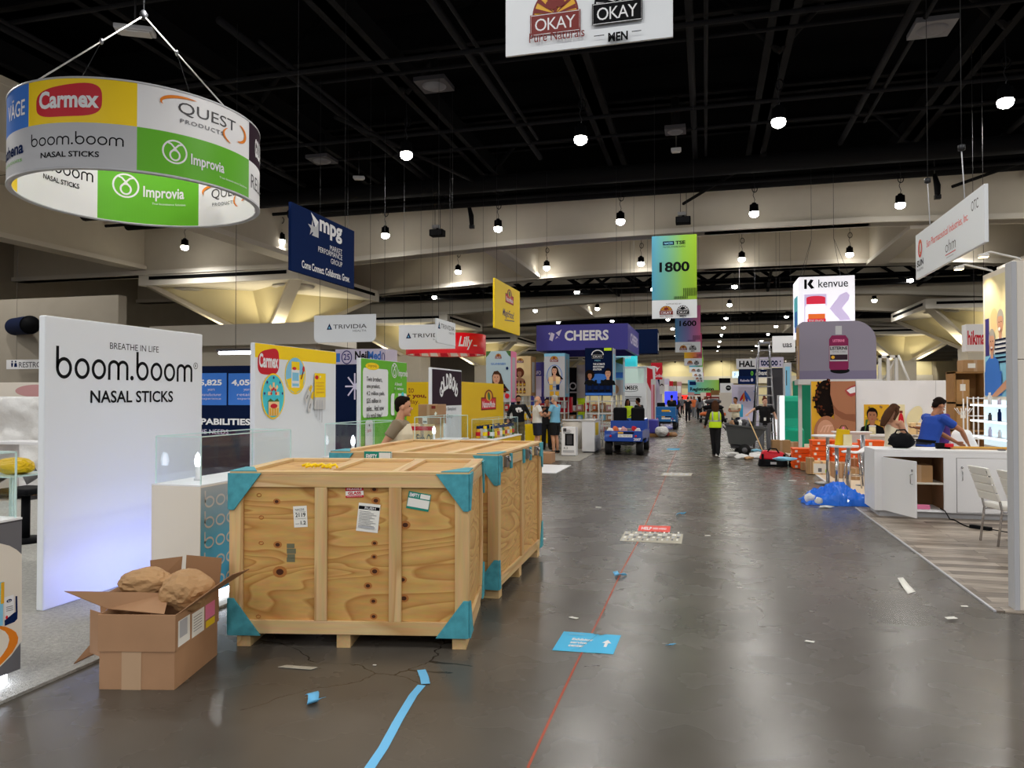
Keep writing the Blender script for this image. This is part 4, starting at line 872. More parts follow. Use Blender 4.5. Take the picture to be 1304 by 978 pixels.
for k in range(6): art.add([(BW+o_+.003, .23*BD*1.5+.02, .28+.018*k), (BW+o_+.003, .38*BD*1.5, .28+.018*k), (BW+o_+.003, .38*BD*1.5, .284+.018*k), (BW+o_+.003, .23*BD*1.5+.02, .284+.018*k)], [(0, 1, 2, 3)], 'mid_grey')
art.build('shipping_label', t, recalc=False)
def wad(c, r, seed, label):
    q = mk(); q.wadded(c, r, 'kraft', seed); o = q.build('paper_wad'); tag(o, label, 'packing paper', 'kraft paper wads in the open carton'); return o
wad((BW*.2, BD*.6, h2+.10), (.19, .15, .1), 5, 'round wad of brown packing paper by the left flaps of the open carton')
wad((BW*.66, BD*.72, h2+.07), (.12, .12, .1), 8, 'low wad of brown packing paper in the middle of the open carton')
wad((BW*.9, BD*.42, h2+.08), (.17, .19, .13), 11, 'largest wad of brown packing paper bulging over the labelled side')
m = MB(); p0 = G(94, 850); p1 = G(124, 826); p2 = G(127, 834); m.prism([p0+V((0, 0, .022)), p2+V((0, 0, .025)), p1+V((-.03, .06, .09))], (0, 0, .005), 'carton_in'); tag(m.build('cardboard_scrap'), 'loose dark cardboard flap on the carpet edge beside the open carton', 'cardboard')
# ================================================================== hanging signs
def hang(root, pts, z=9.9):
    for p in pts:
        mm = MB(); mm.tube([p, V((p[0], p[1], z))], .005, 'wire', 5); mm.build('hanging_wire', root)
# ---- round overhead sign
RC = V((0, 0, 0)); dpt = 11.5; xc = (178-652)/F*dpt
RCX, RCY = xc*math.cos(YAW)-dpt*math.sin(YAW), xc*math.sin(YAW)+dpt*math.cos(YAW)
RR, RB, RT = 1.74, 4.82, 6.02
t = thing('ring_sign', 'large round overhead sign of coloured brand squares hung on cables', 'hanging sign', (RCX, RCY, RB))
m = MB(); m.lathe([(RR, RB), (RR, RT), (RR-.05, RT), (RR-.05, RB), (RR, RB)], 'white', (RCX, RCY, 0), 96); m.build('band', t)
m = MB(); m.lathe([(RR+.012, RB-.012), (RR+.012, RB+.012), (RR-.062, RB+.012), (RR-.062, RB-.012), (RR+.012, RB-.012)], 'light_grey', (RCX, RCY, 0), 96); m.lathe([(RR+.012, RT-.012), (RR+.012, RT+.012), (RR-.062, RT+.012), (RR-.062, RT-.012), (RR+.012, RT-.012)], 'light_grey', (RCX, RCY, 0), 96); m.build('rim', t)
TOC = math.atan2(-RCY, -RCX)        # direction from the ring towards the viewer
def ring_sheet(outside):
    a = MB(); s = Sheet(a, (0, 0), (1, 0), 0, .0006, .0025); s.step = .001; s.l = .003; s.out = 1 if outside else -1
    s.cyl = ((RCX, RCY, RB), RR if outside else RR-.05, TOC if outside else TOC+PI, 1 if outside else -1); return a, s
def ring_u(px, py, outside=True):
    r = ray(px, py); c = V((RCX, RCY)); d2 = V((r.x, r.y)); rr = RR if outside else RR-.05
    A_ = d2.dot(d2); B_ = -2*d2.dot(c); C_ = c.dot(c)-rr*rr; D_ = math.sqrt(max(B_*B_-4*A_*C_, 0)); tt = (-B_-D_)/(2*A_) if outside else (-B_+D_)/(2*A_)
    q = V((r.x*tt, r.y*tt)); an = math.atan2(q.y-RCY, q.x-RCX); z = CAMZ+r.z*tt
    da = (an-(TOC if outside else TOC+PI)+PI) % (2*PI)-PI
    return (da*rr if outside else -da*rr), z-RB
Hh = RT-RB; hm = Hh/2
uA = ring_u(37, 120)[0]; uB = ring_u(175, 100)[0]; uC = ring_u(317, 150)[0]; q4 = uB-uA; q5 = uC-uB
def fld(name, u0, v0, u1, v1, m_, draw=None, outside=True):
    a, s = ring_sheet(outside); s.rect(u0, v0, u1, v1, m_)
    if draw: draw(s, u0, v0, u1-u0, v1-v0)
    a.build(name, t, recalc=False)
fld('printed_square', uA, hm, uB, Hh-.012, 'yellow', lambda s, u, v, w, h: carmex(s, u+w*.41, v+h*.5, w*.62, h*.84))
def dq(s, u, v, w, h): quest(s, u+w*.16, v+h*.12, u+w*.92, h*.8)
fld('printed_square', uB, hm, uC, Hh-.012, 'white', dq)
def db(s, u, v, w, h): boom_word(s, u+w*.04, v+h*.5, u+w*.9, h*.2, 'ink'); s.text('NASAL STICKS', u+w*.16, v+h*.22, u+w*.7, v+h*.35, 'ink', bold=.02)
fld('printed_square', uA, .012, uB, hm, 'light_grey', db)
def di(s, u, v, w, h): improvia(s, u+w*.17, v+h*.28, h*.56, 'white'); s.text('True Incontinence Solutions', u+w*.62, v+h*.2, u+w*.95, v+h*.25, 'white')
fld('printed_square', uB, .012, uC, hm, 'lime', di)
fld('printed_square', uA-1.3, hm, uA, Hh-.012, 'tile_blue', lambda s, u, v, w, h: s.text('VÄGE', u+w*.52, v+h*.3, u+w*.94, v+h*.75, 'white', bold=.01))
def dh(s, u, v, w, h): s.text('athena', u+w*.35, v+h*.42, u+w*.92, v+h*.72, 'navy', bold=.03); s.text('solutions', u+w*.4, v+h*.24, u+w*.9, v+h*.34, 'lime')
fld('printed_square', uA-1.3, .012, uA, hm, 'light_grey', dh)
fld('printed_square', uC, hm, uC+1.2, Hh-.012, 'plum', lambda s, u, v, w, h: s.text('GOLD BOND', u+w*.2, v+h*.22, u+w*.8, v+h*.72, 'white', bold=.03))
fld('printed_square', uC, .012, uC+1.2, hm, 'white', lambda s, u, v, w, h: s.text('RELIEF', u+w*.06, v+h*.32, u+w*.7, v+h*.68, 'dark_grey'))
# inside of the far half: the same squares seen from within
iA = ring_u(124, 250, False)[0]; iB = ring_u(253, 250, False)[0]; iw = iB-iA
fld('printed_square', iA, .012, iB, Hh-.012, 'lime', lambda s, u, v, w, h: (improvia(s, u+w*.14, v+h*.36, h*.36, 'white'), s.text('True Incontinence Solutions', u+w*.52, v+h*.3, u+w*.86, v+h*.33, 'white')), False)
fld('printed_square', iB, .012, iB+iw, Hh-.012, 'white', lambda s, u, v, w, h: quest(s, u+w*.05, v+h*.2, u+w*.7, h*.42), False)
fld('printed_square', iA-iw, .012, iA, Hh-.012, 'white', lambda s, u, v, w, h: (boom_word(s, u+w*.1, v+h*.5, u+w*.96, h*.13, 'ink'), s.text('NASAL STICKS', u+w*.42, v+h*.36, u+w*.82, v+h*.43, 'ink', bold=.02)), False)
fld('printed_square', iA-iw*1.9, .012, iA-iw, Hh-.012, 'yellow', None, False); fld('printed_square', iB+iw, .012, iB+iw*1.8, Hh-.012, 'plum', None, False)
apex = DY(183, 20, RCY)
m = MB(); m.lathe([(.0, -.06), (.05, -.05), (.06, .03), (.03, .08), (0, .09)], 'dark_steel', apex, 10); m.tube([apex, V((apex.x, apex.y, 10.4))], .012, 'dark_steel', 6); m.build('hoist_hook', t)
for an in (ring_u(40, 97)[0]/RR, ring_u(290, 121)[0]/RR):
    p = V((RCX+(RR-.03)*math.cos(TOC+an), RCY+(RR-.03)*math.sin(TOC+an), RT)); k = apex.lerp(p, .42)
    m = MB(); m.tube([apex, k, p], .011, 'offwhite', 6); m.tube([k, V((RCX+(RR-.03)*math.cos(TOC+PI-an), RCY+(RR-.03)*math.sin(TOC+PI-an), RT))], .006, 'dark_steel', 5); m.ell(k, (.03, .03, .05), 'steel', 8, 5); m.build('cable', t)

# ---- navy sign along the aisle
r, a, s = board('hanging_sign', 'navy hanging sign with white lowercase letters and a star', 'hanging sign', (-7, 11.54), (-7, 13.95), 4.0, 5.2, .06, 'navy')
s.textpx('mpg', 407, 279, 435.5, 312, 'white', bold=.06)
c = s.uv(400, 287); s.poly([(c[0]-.12, c[1]+.22), (c[0]+.16, c[1]+.1), (c[0]+.16, c[1]-.2)], 'white'); s.poly([(c[0]-.08, c[1]-.2), (c[0]+.16, c[1]+.1), (c[0]+.16, c[1]-.2)], 'light_grey')
for k in range(5):
    an = PI/2+2*PI*k/5; cc = (c[0]-.06, c[1]-.07); s.poly([(cc[0]+.17*math.cos(an), cc[1]+.17*math.sin(an)), (cc[0]+.06*math.cos(an+.63), cc[1]+.06*math.sin(an+.63)), cc, (cc[0]+.06*math.cos(an-.63), cc[1]+.06*math.sin(an-.63))], 'light_grey')
for tx, x0, y0, y1 in (('MARKET', 420, 315, 324), ('PERFORMANCE', 405, 322, 332), ('GROUP', 421, 331, 340)):
    p = s.uv(x0, y0); q = s.uv(435.5, y1); v = s.uv(435.5, y0+2)[1]; s.text(tx, p[0], v-.12, q[0], v-.02, 'white')
c = s.uv(384, 334); s.text('Come Connect. Collaborate. Grow.', c[0], .1, s.W-.22, .24, 'white', bold=.02)
done(a, r); hang(r, [(-7.03, 11.8, 5.2), (-7.03, 13.6, 5.2)])

def hsign(name, label, pl, pr, Y, m_, t=.05, yb=None, **k):
    """board facing the viewer: pl=(x,ytop), pr=(x,ybottom) at hall depth Y"""
    a_ = DY(pl[0], pl[1], Y); b_ = DY(pr[0], pr[1], Y)
    return board(name, label, 'hanging sign', (a_.x, Y), (b_.x, Y), b_.z, a_.z, t, m_, **k)
def trividia(s, u0, v0, W, Hs):
    s.poly([(u0, v0), (u0+Hs*.95, v0), (u0+Hs*.48, v0+Hs)], 'navy'); s.poly([(u0+Hs*.3, v0+Hs*.18), (u0+Hs*.62, v0+Hs*.18), (u0+Hs*.46, v0+Hs*.55)], 'sky')
    s.text('TRIVIDIA', u0+Hs*1.15, v0+Hs*.12, u0+W, v0+Hs*.78, 'dark_grey', bold=.005); s.text('HEALTH.', u0+W*.66, v0-Hs*.42, u0+W, v0-Hs*.1, 'mid_grey')
def round_sign(label, A, B, z0, z1, rad, corners, t=.04):
    A = V((A[0], A[1], 0)); B = V((B[0], B[1], 0)); U = (B-A).normalized(); W = (B-A).length; N = U.cross(V((0, 0, 1)))
    def P(u, v): return A+U*u+V((0, 0, z0+v))
    H_ = z1-z0; pts = []
    for (cu, cv, a0, key) in ((rad, rad, PI, 'bl'), (W-rad, rad, 1.5*PI, 'br'), (W-rad, H_-rad, 0, 'tr'), (rad, H_-rad, .5*PI, 'tl')):
        if key in corners: pts += [(cu+rad*math.cos(a0+PI/2*i/6), cv+rad*math.sin(a0+PI/2*i/6)) for i in range(7)]
        else: pts.append(({'bl': 0, 'tl': 0}.get(key, W), {'bl': 0, 'br': 0}.get(key, H_)))
    root = thing('hanging_sign', label, 'hanging sign', (A+U*W/2-N*t/2+V((0, 0, z0))))
    mm = MB(); mm.prism([P(*q) for q in pts], -N*t, 'panel_white'); mm.build('panel', root)
    art = MB(); return root, art, Sheet(art, A, B, z0)
a_ = DY(400, 402, 17); b_ = DY(478, 435, 17)
r, a, s = round_sign('wide pale grey hanging sign with blue triangle logo, below the navy sign', (a_.x, 17), (b_.x, 17), b_.z, a_.z, .14, ('bl', 'br'))
p = s.uv(416, 420); trividia(s, p[0], p[1], s.uv(467, 420)[0]-p[0], .16); done(a, r); hang(r, [(a_.x+.15, 17.02, a_.z), (b_.x-.15, 17.02, a_.z)])
a_ = DY(508, 414, 20); b_ = DY(579, 444, 20)
r, a, s = round_sign('pale grey triangle-logo hanging sign overlapping the red round sign', (a_.x, 20), (b_.x, 20), b_.z, a_.z, .14, ('bl',))
p = s.uv(517, 431); trividia(s, p[0], p[1], s.uv(570, 431)[0]-p[0], .17); done(a, r); hang(r, [(a_.x+.15, 20.02, a_.z), (b_.x-.15, 20.02, a_.z)])
a_ = DX(556, 405, DY(556, 405, 17.4).x); b_ = DX(580, 413, a_.x)
r, a, s = round_sign('small angled triangle-logo sign hung before the wider one by the red round sign', (a_.x, a_.y), (a_.x, b_.y), DX(556, 436, a_.x).z, a_.z, .1, ('bl',))
trividia(s, .1, .36, s.W-.2, .18); done(a, r); hang(r, [(a_.x-.02, a_.y+.2, a_.z), (a_.x-.02, b_.y-.2, a_.z)])
# ---- yellow hanging sign along the aisle
r, a, s = board('hanging_sign', 'yellow hanging sign with red leaf badge and handwritten words', 'hanging sign', (-6.5, 22.75), (-6.5, 26.07), 3.98, 5.58, .06, 'yellow')
leaf_badge(s, s.W*.56, .98, 1.1, .5); s.text('MagicFood', .95, .42, 2.45, .74, 'violet', shear=.35, bold=.01); s.stroke([(1.2, .36), (2.5, .44)], .03, 'violet'); done(a, r); hang(r, [(-6.53, 23.1, 5.58), (-6.53, 25.7, 5.58)])
# ---- red round sign
cR = DY(568, 440, 25); RRr = 1.42
t = thing('ring_sign', 'red round hanging sign with white script and a patterned lower band', 'hanging sign', (cR.x, 25, 2.95))
m = MB(); m.lathe([(RRr, 3.25), (RRr, 3.95), (RRr-.05, 3.95), (RRr-.05, 3.25), (RRr, 3.25)], 'red_bright', (cR.x, 25, 0), 64); m.build('band', t)
a = MB(); s = Sheet(a, (0, 0), (1, 0), 0, .004, .006); s.out = 1; s.cyl = ((cR.x, 25, 3.25), RRr, math.atan2(-25, -cR.x), 1)
s.text('Lilly', .42, .12, .98, .58, 'white', shear=.3, bold=.03); s.rect(1.02, .26, 1.2, .3, 'white'); a.build('lettering', t, recalc=False)
m = MB(); m.lathe([(RRr-.06, 3.26), (RRr-.06, 3.9)], 'coral', (cR.x, 25, 0), 64)
rn = random.Random(4)
for k in range(22):
    an = PI*2*k/22; rr = RRr-.075; w = .16; m.poly([V((cR.x+rr*math.cos(an+du), 25+rr*math.sin(an+du), z)) for du, z in ((-w, 3.27), (w*.4, 3.27), (w*.9, 3.85), (-w*.2, 3.6))], ('warm_white', 'red', 'warm_white')[k % 3])
m.build('inner_print', t, recalc=False); hang(t, [(cR.x-1.2, 25.6, 3.95), (cR.x+1.2, 25.6, 3.95), (cR.x, 23.65, 3.95)])
# ---- white hanging sign with round 25 seal
r, a, s = hsign('hanging_sign', 'white hanging box sign with round 25 seal and black and blue letters', (427, 445), (491, 467), 19, 'lilac', .8)
s.textpx('1', 428, 450, 433, 461, 'tile_blue', bold=.05); c = s.uv(441.5, 455); s.arc(c[0], c[1], .15, .18, .03, 'violet'); s.text('25', c[0]-.1, c[1]-.08, c[0]+.1, c[1]+.1, 'violet', bold=.02)
s.textpx('Neil', 452, 447, 469, 458, 'ink', bold=.04); s.textpx('Med', 469, 447.3, 485, 458.3, 'tile_blue', bold=.04); c = s.uv(488, 455); s.arc(c[0], c[1], .04, .12, .02, 'violet'); done(a, r)
hang(r, [(DY(436, 445, 19).x, 19.3, DY(436, 445, 19).z), (DY(484, 445, 19).x, 19.3, DY(436, 445, 19).z)])
# ---- purple-blue canopy sign
t = thing('canopy_sign', 'purple-blue canopy sign with white capitals hung over the poster towers', 'hanging sign', (-4.2, 27, 3.42))
z0, z1 = 3.42, 4.33; m = MB(); m.box(-5.87, -2.6, 26, 26.12, z0, z1, 'purple_blue'); m.build('front_panel', t); m = MB(); m.box(-2.72, -2.6, 26.12, 30.4, z0, z1, 'purple_blue'); m.build('side_panel', t); m = MB(); m.box(-5.87, -5.75, 26.12, 30.4, z0, z1, 'purple_blue'); m.build('side_panel', t)
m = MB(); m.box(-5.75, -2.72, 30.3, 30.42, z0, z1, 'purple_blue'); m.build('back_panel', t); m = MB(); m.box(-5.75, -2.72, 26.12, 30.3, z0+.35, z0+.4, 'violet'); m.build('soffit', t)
a = MB(); s = Sheet(a, (-5.87, 26), (-2.6, 26), z0, .003, .004); s.textpx('CHEERS', 719, 421, 775, 433, 'white', bold=.045)
c = s.uv(707, 427.5); h = .17; s.poly([(c[0]-.22, c[1]-.14), (c[0]-.1, c[1]-.2), (c[0]-.02, c[1]+.06), (c[0]-.14, c[1]+.12)], 'lilac'); s.poly([(c[0]+.0, c[1]-.12), (c[0]+.1, c[1]-.06), (c[0]+.2, c[1]-.14), (c[0]+.06, c[1]-.02)], 'lilac'); s.poly([(c[0]+.02, c[1]+.1), (c[0]+.24, c[1]+.22), (c[0]+.14, c[1]-.02)], 'lilac'); s.poly([(c[0]-.26, c[1]+.08), (c[0]-.18, c[1]+.02), (c[0]-.18, c[1]+.12)], 'lilac'); done(a, t, 'front_lettering')
a = MB(); s = Sheet(a, (-2.6, 26), (-2.6, 30.4), z0, .003, .004); s.text('CHEERS', .9, .28, 3.9, .66, 'lilac', bold=.07); done(a, t, 'side_lettering'); hang(t, [(-5.5, 26.06, z1), (-3, 26.06, z1), (-2.66, 29, z1)])
t = thing('hanging_sign', 'dark box sign with pale letters just behind the purple canopy sign', 'hanging sign', (-2.2, 32, 3.9)); m = MB(); m.box(-2.9, -1.95, 32, 32.9, 3.6, 4.65, 'navy_dark'); m.build('box', t, .02)
a = MB(); s = Sheet(a, (-1.95, 32), (-1.95, 33), 3.6, .003, .004); s.rect(.2, .15, .8, .9, 'light_grey'); s.text('A', .35, .4, .65, .75, 'navy', bold=.03); done(a, t); hang(t, [(-2.4, 32.5, 4.65)])
# ---- turquoise light box, AMBER sign, red sign with bird
t = thing('hanging_sign', 'glowing turquoise box sign under the canopy sign', 'hanging sign', (-3.2, 29, 3.0)); a_ = DY(781, 449, 31); b_ = DY(810, 463, 31)
m = MB(); m.box(a_.x, b_.x, 31, 31.7, b_.z-.1, a_.z, 'lightbox_teal'); m.build('box', t, .02); a = MB(); s = Sheet(a, (a_.x, 31), (b_.x, 31), b_.z-.1, .003, .004); s.text('BRIGHT', .1, .3, s.W*.8, .42, 'white', bold=.03); done(a, t); hang(t, [(a_.x+.3, 31.5, a_.z)])
a_ = DY(794, 459, 36); b_ = DY(811, 478, 36)
r, a, s = board('hanging_sign', 'rounded white hanging sign with black capitals over a grey arc', 'hanging sign', (a_.x, 36), (b_.x, 36), b_.z-.05, a_.z, .3, 'offwhite'); s.text('AMBER', .03, .28, s.W*.98, .5, 'ink', bold=.03); s.arc(s.W/2, .3, s.W*.4, .15, .03, 'mid_grey', a0=PI*1.1, a1=PI*1.9); done(a, r); hang(r, [((a_.x+b_.x)/2, 36.1, a_.z)])
a_ = DY(829, 462, 44); b_ = DY(843, 483, 44)
r, a, s = board('hanging_sign', 'red box sign with a white bird and script, hung over the aisle booths', 'hanging sign', (a_.x, 44), (b_.x, 44), b_.z, a_.z, .65, 'red'); s.poly([(.1, .8), (.3, .62), (.32, .4), (.4, .58), (.52, .72), (.4, .66), (.34, .72)], 'white'); s.text('Cardinal', .2, .12, .66, .32, 'white', bold=.02); done(a, r); hang(r, [((a_.x+b_.x)/2, 44.3, a_.z)])
# ---- pharmaceutical sign along the aisle
r, a, s = board('hanging_sign', 'white pharmaceutical hanging sign with red-orange words, facing the aisle', 'hanging sign', (3.6, 14.4), (3.6, 11.08), 3.84, 4.62, .05, 'panel_white')
s.textpx('Sun Pharmaceutical Industries, Inc.', 1181, 297, 1233, 291, 'red_bright') if False else None
u0 = s.uv(1180, 312)[0]; u1 = s.uv(1233, 283)[0]; s.text('Sun Pharmaceutical Industries, Inc.', u0, .42, u1, .56, 'decal_red', bold=.005)
u0 = s.uv(1237, 272)[0]; u1 = s.uv(1246, 268)[0]; s.text('OTC', u0, .52, u1, .66, 'dark_grey'); u0 = s.uv(1204, 315)[0]; u1 = s.uv(1217, 308)[0]
s.text('ohm', u0, .16, u1, .34, 'dark_grey', bold=-.01); s.rect(u0, .115, u1, .13, 'red'); s.rect(u0+.05, .07, u1-.1, .085, 'light_grey')
u0 = s.uv(1168, 330)[0]; u1 = s.uv(1176, 326)[0]; s.text('SUN', u0, .2, u1, .31, 'ink', bold=.02); s.text('PHARMA', u0, .12, u1, .165, 'mid_grey'); cu = (u0+u1)/2; s.arc(cu, .5, .1, .13, .05, 'decal_red'); s.arc(cu+.03, .52, .06, .1, .03, 'orange', a0=1, a1=5)
done(a, r)
for y in (13.6, 11.9):
    m = MB(); m.tube([(3.62, y, 4.6), (3.62, y+.12, 5.35)], .008, 'light_grey', 6); m.lathe([(0, -.05), (.05, -.03), (.05, .04), (0, .06)], 'dark_steel', (3.62, y+.12, 5.4), 8); m.tube([(3.62, y+.12, 5.4), (3.62, y+.12, 10)], .005, 'wire', 5); m.build('hanging_wire', r)
# ---- aisle banners in a row down the hall
BX0, BX1 = -1.43, -.21
grad_mat('print_green', [(0, (84, 160, 190)), (.35, (110, 175, 150)), (.7, (140, 190, 70)), (1, (150, 190, 40))], 0, -.6, .6)
grad_mat('print_pink', [(0, (70, 140, 190)), (.5, (130, 120, 180)), (1, (220, 110, 160))], 0, -.6, .6)
grad_mat('print_orange', [(0, (235, 190, 30)), (.5, (230, 140, 60)), (1, (215, 90, 140))], 0, -.6, .6)
grad_mat('print_teal', [(0, (70, 150, 190)), (.5, (90, 170, 170)), (1, (130, 185, 90))], 0, -.6, .6)
NUMS = [(5.3, None, None), (21, '1800', 'print_green'), (37.6, '1600', 'print_pink'), (54.2, '1400', 'print_orange'), (70.8, '1200', 'print_teal'), (87.4, '1000', 'print_green'), (104, '800', 'print_pink'), (120.6, '600', 'print_orange')]
for k, (Y, num, pm) in enumerate(NUMS):
    nm = num or 'first'
    lab = f'aisle banner numbered {num} hung over the aisle above a white logo strip' if num and k < 4 else f'distant aisle banner, {ORD[k-1]} in the row of banners over the aisle' if num else 'white banner with two arched sun badges hung overhead, nearest of the aisle banners'
    r = thing('aisle_banner', lab, 'banner', ((BX0+BX1)/2, Y, 3.95), 0, 'aisle banners')
    m = MB(); m.box(BX0, BX1, Y, Y+.02, 3.95 if k else 4.33, 4.46, 'panel_white') if k else m.box(BX0, BX1, Y, Y+.02, 4.33, 5.2, 'panel_white'); m.build('logo_strip', r)
    if k:
        m = MB(); m.box(BX0, BX1, Y, Y+.02, 4.46, 6.26, pm); m.build('number_panel', r)
        a = MB(); s = Sheet(a, (BX0, Y), (BX1, Y), 4.46, .002+.0004*Y, .003); W = s.W
        s.text(num, W*.17, .78, W*.84, 1.06, 'ink', bold=.03)
        if k < 5:
            s.rect(W*.25, 1.53, W*.5, 1.64, 'navy_dark'); s.text('NACDS', W*.28, 1.555, W*.47, 1.615, 'sky', bold=.02); s.text('TSE', W*.53, 1.54, W*.75, 1.64, 'ink', bold=.06); s.text('TOTAL STORE EXPO', W*.25, 1.46, W*.75, 1.5, 'ink')
            for j in range(10): s.rect(W*(.7+.03*j), .1, W*(.712+.03*j), .32, 'ink')
            for j in range(12): s.rect(W*(.5+.026*j), .02, W*(.51+.026*j), .1, 'ink')
        done(a, r, 'number_print')
    a = MB(); zb = 3.95 if k else 4.33; s = Sheet(a, (BX0, Y), (BX1, Y), zb, .002+.0004*Y, .003); W = s.W; 
    if k:
        s.text('SUPPORTED BY', W*.32, .38, W*.66, .42, 'mid_grey'); sun_arch(s, W*.32, .1, W*.3, .25, 'gold', 'brown_red', 'white'); sun_arch(s, W*.69, .1, W*.28, .25, 'white', 'ink', 'white')
        s.text('Pure Naturals', W*.18, .03, W*.47, .075, 'brown_red'); s.text('MEN', W*.62, .03, W*.76, .08, 'ink', bold=.04)
    else:
        p0 = s.uv(674, 46); p1 = s.uv(741, 0); sun_arch(s, (p0[0]+p1[0])/2, p0[1]-.01, .375, .34, 'gold', 'brown_red', 'white'); q0 = s.uv(754, 40); q1 = s.uv(819, 40); sun_arch(s, (q0[0]+q1[0])/2, q0[1]+.03, .36, .34, 'white', 'ink', 'white')
        p = s.uv(675, 56); q = s.uv(745, 44); s.text('Pure Naturals', p[0], p[1]-.005, q[0], p[1]+.065, 'brown_red', bold=.005); p = s.uv(775, 51); q = s.uv(800, 41); s.text('MEN', p[0], q[1]-.065, q[0], q[1], 'ink', bold=.05)
        c = s.uv(765, 46)[1]-.01; s.rect(s.uv(757, 46)[0], c, s.uv(770, 46)[0], c+.006, 'ink'); s.rect(s.uv(805, 46)[0], c, s.uv(817, 46)[0], c+.006, 'ink')
    done(a, r, 'logo_print')
    if k < 6: hang(r, [(BX0+.08, Y+.01, 6.26 if k else 5.2), (BX1-.08, Y+.01, 6.26 if k else 5.2)], 10.2)
# ================================================================== people
def remeshed(mb, name, parent, vox, smooth=2, keep=None):
    me = mb.mesh(name+'_raw'); o = bpy.data.objects.new('tmp', me); C.objects.link(o)
    md = o.modifiers.new('r', 'REMESH'); md.mode = 'VOXEL'; md.voxel_size = vox; md.use_smooth_shade = True
    if smooth: sm = o.modifiers.new('s', 'SMOOTH'); sm.iterations = smooth; sm.factor = .4
    dg = bpy.context.evaluated_depsgraph_get(); out = bpy.data.meshes.new_from_object(o.evaluated_get(dg)); out.name = name
    out.materials.clear(); out.materials.append(MATS[mb.ms[0]])
    out.polygons.foreach_set('material_index', [0]*len(out.polygons)); out.polygons.foreach_set('use_smooth', [True]*len(out.polygons))
    bpy.data.objects.remove(o); bpy.data.meshes.remove(me)
    ob = bpy.data.objects.new(name, out); C.objects.link(ob); ob.parent = parent; return ob
DEF = dict(pel=(0, 0, .94), wai=(0, .0, 1.1), che=(0, .01, 1.3), neck=(0, -.01, 1.47), head=(0, .03, 1.625),
           sL=(-.19, -.01, 1.42), eL=(-.245, -.03, 1.14), wL=(-.25, .06, .9), sR=(.19, -.01, 1.42), eR=(.245, -.03, 1.14), wR=(.25, .06, .9),
           hL=(-.09, 0, .92), kL=(-.105, .02, .5), aL=(-.11, -.02, .085), hR=(.09, 0, .92), kR=(.105, .02, .5), aR=(.11, -.02, .085))
UP = ('wai', 'che', 'neck', 'head', 'sL', 'eL', 'wL', 'sR', 'eR', 'wR')
